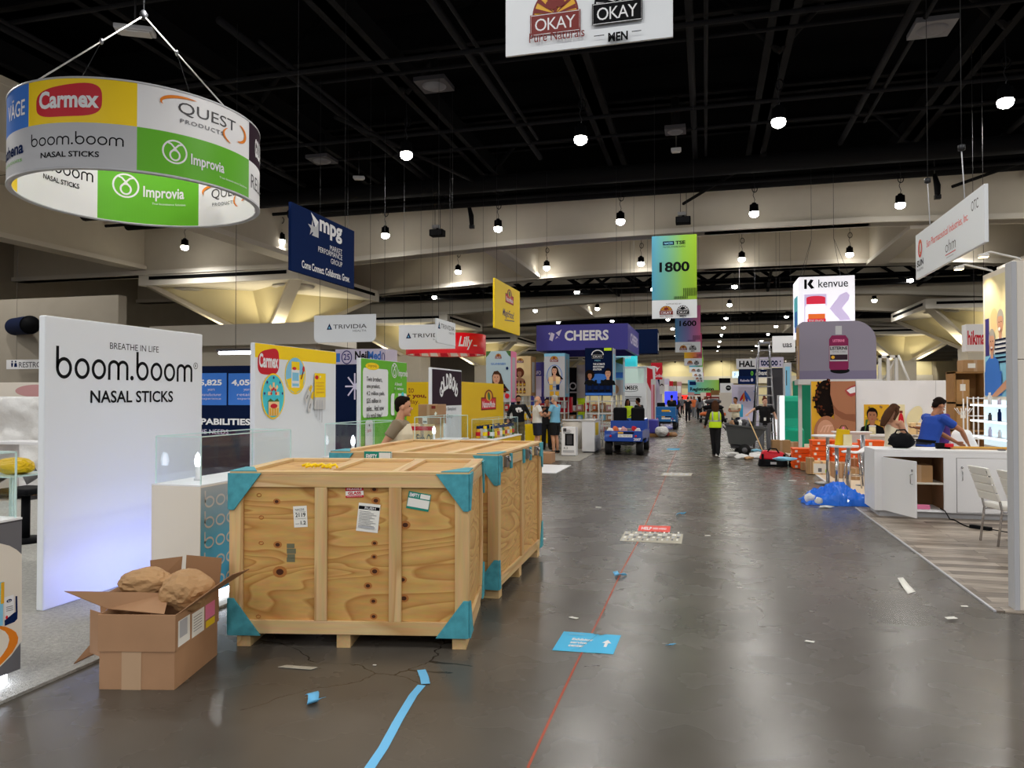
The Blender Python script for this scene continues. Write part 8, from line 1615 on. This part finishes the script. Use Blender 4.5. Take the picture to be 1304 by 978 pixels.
for k, (u, c_, r_, lab) in enumerate(((.1, 'carton', .2, 'folded brown cardboard'), (.22, 'ink', .24, 'black bin bag'), (.4, 'poly_white', .22, 'white plastic bag'), (.55, 'dark_grey', .24, 'dark grey sack'), (.7, 'cloth_grey', .2, 'grey cloth bundle'), (.84, 'ink', .16, 'small black bag'))):
    x = X0+.15+(X1-X0-.45)*u; m = MB(); m.wadded((x, (Y0+Y1)/2, zr+.04), (r_*.55, .3, r_*.7), c_, 40+k); std('rubbish_bag', f'{lab} heaped in the tilt truck', 'rubbish', m, 0, 'rubbish in the tilt truck')
a_ = DY(953, 532, 22.9); b_ = DY(968, 569, 22.6); t = thing('broom', 'pale broom leaning against the tilt truck', 'broom', b_); m = MB(); e_ = V((b_.x+.12, 22.75, .1)); m.tube([V((a_.x, 22.98, a_.z)), e_], .016, 'peach', 8); m.build('handle', t); m = MB(); m.box(e_.x-.16, e_.x+.16, 22.7, 22.8, .0, .1, 'wood_tan'); m.build('brush_head', t, .01)
for k, (px, py, r_, c_, lab) in enumerate(((933, 582, .22, 'poly_white', 'crumpled white plastic left under the tilt truck'), (944, 584, .2, 'poly_white', 'crumpled white plastic in the middle before the tilt truck'), (953, 585, .14, 'kraft', 'brown paper scrap before the tilt truck'), (965, 583, .26, 'poly_white', 'largest crumpled white plastic beside the red and black bag'), (963, 576, .16, 'sky', 'pale blue plastic bag by the tilt truck wheel'))):
    q = G(px, py); m = MB(); m.crumple((q.x, q.y, r_*.3), (r_, r_*.7, r_*.4), c_, 60+k, .25, 2); m.v = [V((v.x, v.y, max(v.z, .001))) for v in m.v]; std('plastic_wrap', lab, 'litter', m)
# red and black tool bags
p0 = G(966, 594); p1 = G(1012, 595)
def tool_bag(label, x0, x1, y, h, d):
    t = thing('tool_bag', label, 'bag', ((x0+x1)/2, y+d/2, 0)); m = MB(); m.prism([V((x0, y, 0)), V((x1, y, 0)), V((x1-.03, y+.05, h*.45)), V((x0+.04, y+.03, h*.5))], (0, d, 0), 'ink'); m.build('bag_base', t, .03); m = MB(); m.prism([V((x0+.03, y+.02, h*.45)), V((x1-.02, y+.02, h*.4)), V((x1-.1, y+.1, h*.9)), V((x0+.12, y+.06, h))], (0, d*.9, 0), 'red'); m.build('bag_top', t, .04)
    m = MB(); m.tube([(x0+(x1-x0)*.3, y+.1, h*.9), (x0+(x1-x0)*.4, y+.05, h*1.15), (x0+(x1-x0)*.6, y+.05, h*1.12), (x0+(x1-x0)*.7, y+.1, h*.85)], .02, 'ink', 6); m.build('handle', t); m = MB(); m.box(x0+(x1-x0)*.4, x0+(x1-x0)*.6, y-.005, y, h*.15, h*.3, 'light_grey'); m.build('tag', t)
    for x in (x0+.1, x1-.1): m = MB(); m.box(x-.03, x+.03, y-.008, y+.01, .02, h*.8, 'ink'); m.build('strap', t)
tool_bag('large red and black tool bag on the floor before the broom', p0.x, p0.x+.72, p0.y, .4, .4); tool_bag('smaller red and black tool bag beside the orange trays', p0.x+.74, p1.x+.0, p0.y+.05, .26, .35)
q = G(1001, 590, .2); m = MB(); m.crumple((q.x, q.y+.25, .285), (.26, .12, .05), 'sky', 3, .2, 2); std('cloth', 'pale blue cloth on the smaller red and black bag', 'cloth', m)
for k, (px, py, h, lab) in enumerate(((996, 577, .4, 'brown carton standing open behind the tool bags'), (1010, 575, .3, 'flattened tan carton behind the tool bags near the teal bench'))): q = G(px, py); carton(lab, q.x-.3, q.x+.25, q.y, q.y+.4, 0, h, ('kraft', 'carton')[k])
# ladder
Yl = 27; bl, br = DY(960, 560, Yl).x, DY(988, 560, Yl).x; tl, tr = DY(968, 440, Yl).x, DY(981, 440, Yl).x; zl = DY(972, 436, Yl).z
t = thing('step_ladder', 'tall aluminium step ladder standing behind the woman in black tee', 'ladder', ((bl+br)/2, Yl+.4, 0))
for a_, b_ in ((bl, tl), (br, tr)):
    m = MB(); m.tube([(a_, Yl, 0), (b_, Yl+.5, zl)], .035, 'steel', 8); m.build('rail', t); m = MB(); m.tube([(a_, Yl+1.3, 0), (b_, Yl+.65, zl)], .03, 'dark_steel', 8); m.build('rear_leg', t)
for k in range(11): u = (k+.7)/11.5; m = MB(); m.box(bl+(tl-bl)*u, br+(tr-br)*u, Yl+.5*u-.05, Yl+.5*u+.05, zl*u-.015, zl*u+.015, 'light_grey'); m.build('step', t)
for k in range(3): u = (k+1)/4; m = MB(); m.tube([(bl+(tl-bl)*u, Yl+.5*u, zl*u), (br+(tr-br)*u, Yl+1.3-.65*u, zl*u)], .015, 'steel', 6); m.build('brace', t)
m = MB(); m.box(tl-.03, tr+.03, Yl+.45, Yl+.72, zl-.02, zl+.06, 'steel'); m.build('top_cap', t, .01)
# far booths right of the aisle
def rs(label, x0, x1, Y, y0, y1, mt, t_=.15, ex=None, hangs=False, name='booth_wall', cat='booth wall', foot=False):
    X0, X1 = DY(x0, 480, Y).x, DY(x1, 480, Y).x; zt = DY(x0, y0, Y).z; zb = .012 if foot else DY(x0, y1, Y).z
    r, a, s = board(name, label, cat, (X0, Y), (X1, Y), zb, zt, t_, mt); s.step = .001; s.l = .003
    if ex: ex(s, s.W, zt-zb); done(a, r)
    if hangs: hang(r, [(X0+.15, Y+.04, zt), (X1-.15, Y+.04, zt)])
rs('dark grey tall booth wall behind the ladder', 978, 999, 34, 470, 560, 'dark_grey', .6, None, False, foot=True)
rs('pale glassy booth end wall right of the dark grey wall', 998, 1008, 33, 462, 560, 'light_grey', .4, lambda s, W, h: [s.rect(W*.2, h*.1, W*.8, h*.95, 'sky'), s.rect(W*.3, h*.7, W*.42, h*.9, 'dark_grey')], foot=True)
rs('white hanging sign with three bold black capitals left of the ladder', 938, 966, 38, 457, 470, 'white', .2, lambda s, W, h: s.text('HAL', W*.12, h*.2, W*.82, h*.8, 'ink', bold=.05), True, 'hanging_sign', 'hanging sign')
rs('pale hanging sign with slanted dark marks behind the ladder', 963, 998, 36, 455, 468, 'lilac', .2, lambda s, W, h: s.text('/ tooloo :', W*.04, h*.15, W*.9, h*.9, 'navy', bold=.05), True, 'hanging_sign', 'hanging sign')
rs('dark board with small green ring and pale lettering behind the ladder', 941, 999, 41, 469, 481, 'leaf', .3, lambda s, W, h: (s.rect(0, 0, W, h, 'navy_dark'), s.rect(0, 0, W, h*.98, 'print_dkgreen') if 'print_dkgreen' in MATS else None, s.text('Advantice', W*.36, h*.25, W*.72, h*.75, 'offwhite', bold=.03), s.arc(W*.29, h*.45, W*.02, h*.2, .04, 'lime')), False, foot=False)
rs('navy board with pale heart mark below the dark green board', 940, 962, 40, 479, 489, 'navy', .3, lambda s, W, h: (s.text('Rabelis', W*.12, h*.3, W*.66, h*.6, 'lilac', bold=.02), s.ell(W*.8, h*.5, W*.07, h*.22, 'lilac', n=12)))
rs('lilac booth wall with a flame-coloured logo left of the ladder', 932, 966, 42, 490, 545, 'lilac', .3, lambda s, W, h: ([s.ell(W*.5+W*.06*(k-1.5), h*.74, W*.05, h*.13, ('red', 'orange', 'purple_blue', 'tile_blue')[k], rot=.35*(k-1.5)) for k in range(4)], s.text('T', W*.8, h*.76, W*.9, h*.86, 'tile_blue'), s.text('A', W*.8, h*.6, W*.95, h*.72, 'tile_blue', bold=.05)), foot=True)
rs('white booth sign with a black oval, right of the Registration sign', 917, 934, 48, 488, 500, 'white', .2, lambda s, W, h: (s.ell(W*.62, h*.5, W*.2, h*.28, 'ink'), s.text('olly', W*.5, h*.42, W*.74, h*.6, 'white')), True, 'hanging_sign', 'hanging sign')
rs('small glowing pale blue hanging box right of the aisle', 933, 941, 50, 473, 481, 'glow_panel', .6, lambda s, W, h: s.text('F', W*.3, h*.2, W*.6, h*.8, 'tile_blue'), True, 'hanging_sign', 'hanging sign')
rs('white hanging sign with grey letters above the ladder', 984, 1013, 31, 428, 449, 'white', .2, lambda s, W, h: s.text('uas', W*.45, h*.3, W*.85, h*.55, 'dark_grey', bold=.02), True, 'hanging_sign', 'hanging sign')
rs('teal-blue notice panel with white lines behind the tilt truck', 934, 946, 37, 515, 531, 'decal_blue', .08, lambda s, W, h: [s.rect(W*.2, h*(.75-.14*k), W*(.7-.1*(k % 2)), h*(.8-.14*k), 'white') for k in range(4)])
m = MB(); q = DY(940, 531, 37); m.box(q.x-.03, q.x+.03, 37.03, 37.09, 0, q.z+.1, 'steel'); m.box(q.x-.2, q.x+.2, 36.95, 37.2, 0, .03, 'steel'); std('sign_post', 'steel post holding the teal-blue notice panel', 'post', m)
rs('glowing white product display with a pink mark behind the woman in black', 980, 991, 29.5, 533, 566, 'lightbox', .4, lambda s, W, h: [s.text('&', W*.45, h*.3, W*.8, h*.55, 'pink', bold=.05)], foot=True, name='display_case', cat='display')
rs('cream booth wall beyond the man in the cream shirt', 916, 932, 56, 500, 535, 'warm_white', .3, None, foot=True); rs('brown booth front at the far right of the aisle', 905, 917, 75, 497, 530, 'wood_shelf', .4, lambda s, W, h: [s.rect(W*.1, h*.5, W*.9, h*.8, 'warm_white')], foot=True); rs('red booth front at the far right of the aisle', 899, 906, 92, 500, 525, 'red', .4, lambda s, W, h: [s.rect(W*.2, h*.5, W*.8, h*.8, 'warm_white')], foot=True)
q = G(907, 538); t = thing('load_trolley', 'dark trolley piled with black bundles beyond the safety-vest woman', 'trolley', (q.x+.2, q.y, 0)); m = MB(); m.box(q.x-.9, q.x+1.0, q.y, q.y+.9, .2, .28, 'dark_steel'); m.build('deck', t, .01)
for x in (q.x-.75, q.x+.85): m = MB(); m.tube([(x, q.y+.1, .1), (x, q.y+.16, .1)], .1, 'rubber', 14); m.tube([(x, q.y+.74, .1), (x, q.y+.8, .1)], .1, 'rubber', 14); m.build('wheel', t)
for k, (dz, c_, lab) in enumerate(((.5, 'cloth_orange', 'orange bundle at the bottom of the dark trolley'), (.95, 'ink', 'black bundle in the middle of the dark trolley'), (1.35, 'dark_grey', 'dark grey bundle on top of the dark trolley'))): m = MB(); m.crumple((q.x+.05, q.y+.45, dz+.05), (.85-.15*k, .4, .2), c_, 80+k, .1, 3, False); std('cloth_bundle', lab, 'bundle', m)
t = thing('portal_frame', 'red-topped machine frame behind the loaded trolley', 'frame', (DY(905, 520, 58).x, 58, 0)); xa, xb = DY(901, 520, 58).x, DY(916, 520, 58).x
for x in (xa, xb): m = MB(); m.box(x-.05, x+.05, 58, 58.1, 0, 1.7, 'brown_red'); m.build('post', t)
m = MB(); m.box(xa-.05, xb+.05, 58, 58.1, 1.6, 1.72, 'brown_red'); m.build('crossbar', t); m = MB(); m.ell((xa+.15, 57.98, 1.5), (.07, .05, .07), 'red_lamp', 10, 6); m.build('red_lamp', t)

# ================================================================== marks and scraps on the aisle floor
def floor_strip(pts, w, mt, name, label, cat, z=.002, th=.0):
    pts = [V(p) for p in pts]; m = MB(); L = []; Rr = []
    for i, p in enumerate(pts):
        d = (pts[min(i+1, len(pts)-1)]-pts[max(i-1, 0)]).normalized(); n = V((-d.y, d.x, 0))*w/2; L.append(V((p.x, p.y, z))+n); Rr.append(V((p.x, p.y, z))-n)
    k = len(pts); m.add(L+Rr, [(i, k+i, k+i+1, i+1) for i in range(k-1)], mt); return std(name, label, cat, m)
floor_strip([G(672, 978), G(701, 915), G(735, 843), G(766, 782), G(792, 727), G(813, 689), G(832, 645), G(848.6, 604.5), G(863, 570), G(872, 552)], .014, 'rust_line', 'floor_line', 'thin rust-red painted line running down the concrete aisle', 'floor line', .0015)
def quad_px(pts, mt, z=.003): return [G(*q, z) for q in pts]
def decal(name, label, pts, mt, draw=None):
    c = [G(*q, .003) for q in pts]; m = MB(); t = thing(name, label, 'floor sign', sum(c, V())/4); m.add(c, [(0, 1, 2, 3)], mt); m.build('sticker', t, recalc=False)
    if draw:
        a = MB(); s = Sheet(a, (0, 0), (1, 0), 0, .0008, .0015); tl_, tr_, br_, bl_ = c
        s.p = lambda u, v: (bl_*(1-u)+br_*u)*(1-v)+(tl_*(1-u)+tr_*u)*v+V((0, 0, s.l)); draw(s); a.build('print', t, recalc=False)
def d1(s):
    for k, tx in enumerate(('Exhibitor', 'service', 'center')): s.text(tx, .22, .56-.17*k, (.58, .5, .48)[k], .68-.17*k, 'white', bold=.06)
    s.poly([(.74, .5), (.82, .68), (.9, .5), (.845, .5), (.845, .3), (.795, .3), (.795, .5)], 'white'); s.rect(.12, .83, .4, .87, 'sky'); s.poly([(.5, 1.0), (.56, .93), (.6, .95), (.66, .9), (.75, .98), (.76, 1.0)], 'concrete'); s.stroke([(.3, .02), (.42, .12), (.6, .9)], .006, 'dark_grey')
decal('floor_sticker', 'torn bright blue floor sticker pointing to the exhibitor service center', [(718, 804), (791, 809), (781, 833), (703, 828)], 'decal_blue', d1)
decal('floor_sticker', 'red floor sticker with white lettering above a worn printed plan', [(814, 669), (854, 670), (853, 678), (812, 676)], 'decal_red', lambda s: (s.text('HELP', .1, .25, .42, .75, 'white', bold=.05), s.text('DESK AHEAD', .46, .35, .88, .65, 'white', bold=.03)))
def d3(s):
    for i in range(12):
        for j in range(4): s.rect(.03+.08*i, .06+.24*j, .03+.08*i+(.03+.035*((i*3+j) % 3)/2), .06+.24*j+.16, ('light_grey', 'mid_grey', 'paper')[(i+j*2) % 3])
decal('floor_sticker', 'worn pale printed floor plan stuck below the red sticker', [(796, 676.5), (870, 680), (868, 692.5), (789, 688.5)], 'paper_dull', d3)
decal('floor_sticker', 'small pale floor sticker farther down the aisle', [(845, 602), (882, 602.5), (880, 606), (841, 605.5)], 'paper_dull', lambda s: [s.rect(.05+.18*i, .2, .17+.18*i, .8, 'light_grey') for i in range(5)])
decal('floor_sticker', 'distant blue floor marking in the middle of the aisle', [(850, 571), (866, 571), (865, 573), (849, 573)], 'decal_blue', None)
# tape and scraps
floor_strip([G(467, 984), G(488, 953), G(508, 916), G(526, 886), G(537, 873)], .052, 'tape_blue', 'floor_tape', 'long pale blue tape strip on the floor before the near crate', 'tape', .003)
floor_strip([G(542, 872), G(540.5, 864), G(536.5, 854)], .056, 'tape_blue', 'floor_tape', 'short folded end piece of the pale blue floor tape', 'tape', .006)
def curl(px, py, s, mt, label, seed, name='tape_scrap', cat='tape'):
    q = G(px, py); rn = random.Random(seed); m = MB(); pts = []
    for i in range(9): u = i/8; pts.append(V((q.x+s*(u-.5), q.y+s*.5*math.sin(u*5+seed), .004+.35*s*abs(math.sin(u*4.2+seed)))))
    L = [p+V((.02, s*.28, 0)) for p in pts]; Rr = [p-V((.02, s*.28, 0)) for p in pts]; k = len(pts); m.add(L+Rr, [(i, k+i, k+i+1, i+1) for i in range(k-1)], mt, True); o = std(name, label, cat, m); o.modifiers.new('Solid', 'SOLIDIFY').thickness = .002
curl(400, 895, .1, 'tape_blue', 'curled scrap of blue tape left of the long tape strip', 1); curl(789, 734, .1, 'tape_blue', 'curled scrap of blue tape beside the rust line', 2); curl(867, 656, .12, 'tape_blue', 'small blue tape scrap beyond the red floor sticker', 3); curl(854, 823, .035, 'tape_blue', 'tiny blue tape scrap right of the blue floor sticker', 4)
m = MB(); p = [G(1143, 740), G(1150, 740), G(1166, 754), G(1156, 757)]; m.add([p[0]+V((0, 0, .03)), p[1]+V((0, 0, .035)), p[2]+V((0, 0, .004)), p[3]+V((0, 0, .004)), (p[0]+p[3])/2+V((0, 0, .008)), (p[1]+p[2])/2+V((0, 0, .012))], [(0, 4, 5, 1), (4, 3, 2, 5)], 'paper', True); o = std('paper_scrap', 'white curled paper strip on the aisle floor before the plank flooring', 'paper', m); o.modifiers.new('Solid', 'SOLIDIFY').thickness = .002
for k, (px, py, w, mt, lab) in enumerate(((1211, 787, .05, 'paper', 'flat cream paper scrap near the cream wall end'), (731, 787, .035, 'paper', 'tiny white scrap above the blue floor sticker'), (727, 786, .02, 'paper', 'tinier white scrap beside the one above the blue sticker'), (1009, 612, .09, 'paper', 'white paper scrap beside the white edging of the tan carpet'), (1031, 817, .035, 'paper', 'small white scrap in the middle of the open aisle floor'), (901, 682, .04, 'paper', 'white speck of paper right of the worn floor plan'), (1162, 676, .04, 'cyan', 'small turquoise scrap on the plank flooring'), (762, 646, .05, 'paper', 'white speck left of the red floor sticker'), (692, 686, .03, 'paper', 'white speck near the far crate skid'), (379, 850, .13, 'paper_dull', 'faded strip mark on the floor before the near crate'), (1228, 772, .03, 'paper', 'white speck at the edge of the plank flooring'), (477, 847, .012, 'paper', 'pinhead white speck below the near crate'))):
    q = G(px, py, .004 if px < 1180 else .016); m = MB(); rn = random.Random(k); ang = rn.uniform(-.4, .7)
    L_ = w; W_ = w*(.2 if k == 9 else .55); T_ = M_((q.x, q.y, q.z), ang); m.T = T_; m.prism([V((-L_, -W_*.6, 0)), V((L_*.8, -W_, 0)), V((L_, W_*.7, 0)), V((-L_*.7, W_, 0))], (0, 0, .003), mt); std('paper_scrap', lab, 'scrap', m)
# ================================================================== behind the first panel: wrapped booth, rest-room sign, duct
Yw = 11.5; xa, xb = DY(-60, 520, Yw).x, DY(60, 520, Yw).x
def wrapped():
    from mathutils import noise
    m = MB(); n = 40; vs = []; z1 = DY(20, 505, Yw).z
    for i in range(n+1):
        for j in range(n+1):
            u, v = i/n, j/n; x = xa+(xb-xa)*u; z = .03+(z1-.03)*v; q = V((x*2.2, z*2.2, 1)); y = Yw-.12-.10*noise.noise(q)-.06*abs(noise.noise(q*2.5))
            vs.append((x, y, z))
    k = n+1; m.add(vs, [(i*k+j, (i+1)*k+j, (i+1)*k+j+1, i*k+j+1) for i in range(n) for j in range(n)], 'poly_white', True); o = m.build('plastic_cover'); tag(o, 'white plastic film draped over the booth behind the first tall panel', 'plastic film'); o.modifiers.new('Solid', 'SOLIDIFY').thickness = .004
wrapped()
slab('booth_wall', 'pale pink and white booth wall behind the plastic film', xa, xb, Yw+.05, .012, DY(20, 487, Yw).z, 'warm_white', .12, px=False, extra=lambda s, W, h: [s.ell(W*.86, h*.92, .5, .12, 'cloth_rose')])
pz = DX(30, 463, -24); r, a, s = board('wall_sign', 'white RESTROOMS sign with two figures on the far left wall', 'sign', (DY(8, 460, 21).x, 21), (DY(75, 460, 21).x, 21), DY(30, 470, 21).z, DY(30, 458, 21).z, .06, 'white')
s.textpx('RESTROOMS', 24, 461, 70, 467.5, 'mid_grey', bold=.02)
for px in (15.5, 20): c = s.uv(px, 460.5); s.ell(c[0], c[1], .035, .035, 'navy', n=10); s.poly([(c[0]-.05, c[1]-.05), (c[0]+.05, c[1]-.05), (c[0]+(.03 if px < 18 else .07), c[1]-.19), (c[0]-(.03 if px < 18 else .07), c[1]-.19)], 'navy')
done(a, r); hang(r, [(DY(20, 460, 21).x, 21.03, DY(30, 458, 21).z)], 7)
m = MB(); a_ = DY(8, 415, 21.6); c_ = DY(32, 413, 20.4); m.tube([V((a_.x, 21.95, a_.z)), V((c_.x, 20.6, c_.z))], [.32, .32], 'navy_dark', 24, False); m.tube([V((a_.x, 21.95, a_.z)), V((c_.x, 20.6, c_.z))], [.29, .29], 'ink', 24, True); std('duct_end', 'dark navy round duct end high on the left wall above the RESTROOMS sign', 'duct', m)
m = MB(); x0, x1 = DY(-90, 450, 22).x, DY(150, 450, 22).x; m.box(x0-4, x1, 22, 22.4, 0, 5.4, 'block'); struct(m, 'wall_left')
# furniture glimpsed behind the dark pedestal
t = thing('display_table', 'clear acrylic table with white top, seen behind the dark pedestal', 'table', (-7.2, 7.6, .02)); c_ = DY(8, 590, 6.3)
xq, yq = c_.x, 6.3
m = MB(); m.box(xq-.5, xq+.12, yq-.05, yq+.5, .93, .945, 'acrylic_edge'); m.build('tabletop', t)
for x in (xq-.45, xq+.1): 
    for y in (yq, yq+.45): m = MB(); m.box(x-.01, x+.01, y-.01, y+.01, .02, .93, 'acrylic_edge'); m.build('leg', t)
m = MB(); m.wadded((xq-.12, yq+.2, 1.03), (.24, .16, .1), 'yellow_deep', 9); std('folded_cloth', 'crumpled yellow cloth on the clear acrylic table', 'cloth', m)
t = thing('display_table', 'white counter table in front of the plastic film', 'table', (DY(36, 590, 10.5).x, 10.5, .012)); xx = DY(36, 590, 10.5).x; m = MB(); m.box(xx-.55, xx+.5, 10.3, 10.8, .95, 1.0, 'white'); m.build('tabletop', t, .005)
for x in (xx-.5, xx+.45): m = MB(); m.box(x-.02, x+.02, 10.35, 10.75, .012, .95, 'white'); m.build('leg', t)
t = thing('pallet', 'dark low platform under the white counter table', 'platform', (xx, 10.5, .012)); m = MB(); m.box(xx-.48, xx+.43, 10.2, 10.9, .1, .16, 'wood_shelf'); m.build('deck', t)
for x in (xx-.4, xx, xx+.35): m = MB(); m.box(x-.04, x+.04, 10.2, 10.9, .012, .1, 'dark_grey'); m.build('runner', t)
q = DY(37, 650, 7.3); xx, yy = q.x-.05, 7.3
t = thing('lounge_chair', 'chrome-framed chair with black base behind the dark pedestal', 'chair', (xx, yy, .02)); m = MB(); m.tube([(xx-.22, yy-.1, .78), (xx-.2, yy-.18, .95), (xx, yy-.22, .98), (xx+.2, yy-.18, .95), (xx+.22, yy-.1, .78)], [(.012, .1)]*5, 'steel', 10); m.build('backrest', t); m = MB(); m.box(xx-.22, xx+.22, yy-.2, yy+.22, .6, .68, 'ink'); m.build('seat', t, .03); m = MB(); m.tube([(xx, yy, .06), (xx, yy, .6)], .05, 'ink', 12); m.build('column', t); m = MB(); m.lathe([(0, .02), (.24, .02), (.22, .06), (0, .07)], 'ink', (xx, yy, 0), 24); m.build('base', t)
# ================================================================== camera, ambient fill, exposure
cd = bpy.data.cameras.new('camera'); cam = bpy.data.objects.new('camera', cd); C.objects.link(cam)
cd.sensor_width = 36; cd.lens = 36*F/1304; cam.location = EYE; cam.rotation_euler = (R(90)+PITCH, 0, YAW); cd.clip_end = 500
bpy.context.scene.camera = cam
w = bpy.data.worlds.new('bounce_fill'); w.use_nodes = True; w.node_tree.nodes['Background'].inputs[0].default_value = (.86, .9, 1, 1); w.node_tree.nodes['Background'].inputs[1].default_value = .46  # even world glow added to stand in for light bounced around the hall
bpy.context.scene.world = w
vs = bpy.context.scene.view_settings; vs.view_transform = 'Standard'; vs.look = 'None'; vs.exposure = .1; vs.gamma = 1; vs.use_curve_mapping = False
bpy.context.scene.cycles.max_bounces = 6; bpy.context.scene.cycles.transparent_max_bounces = 12; bpy.context.scene.cycles.sample_clamp_indirect = 6
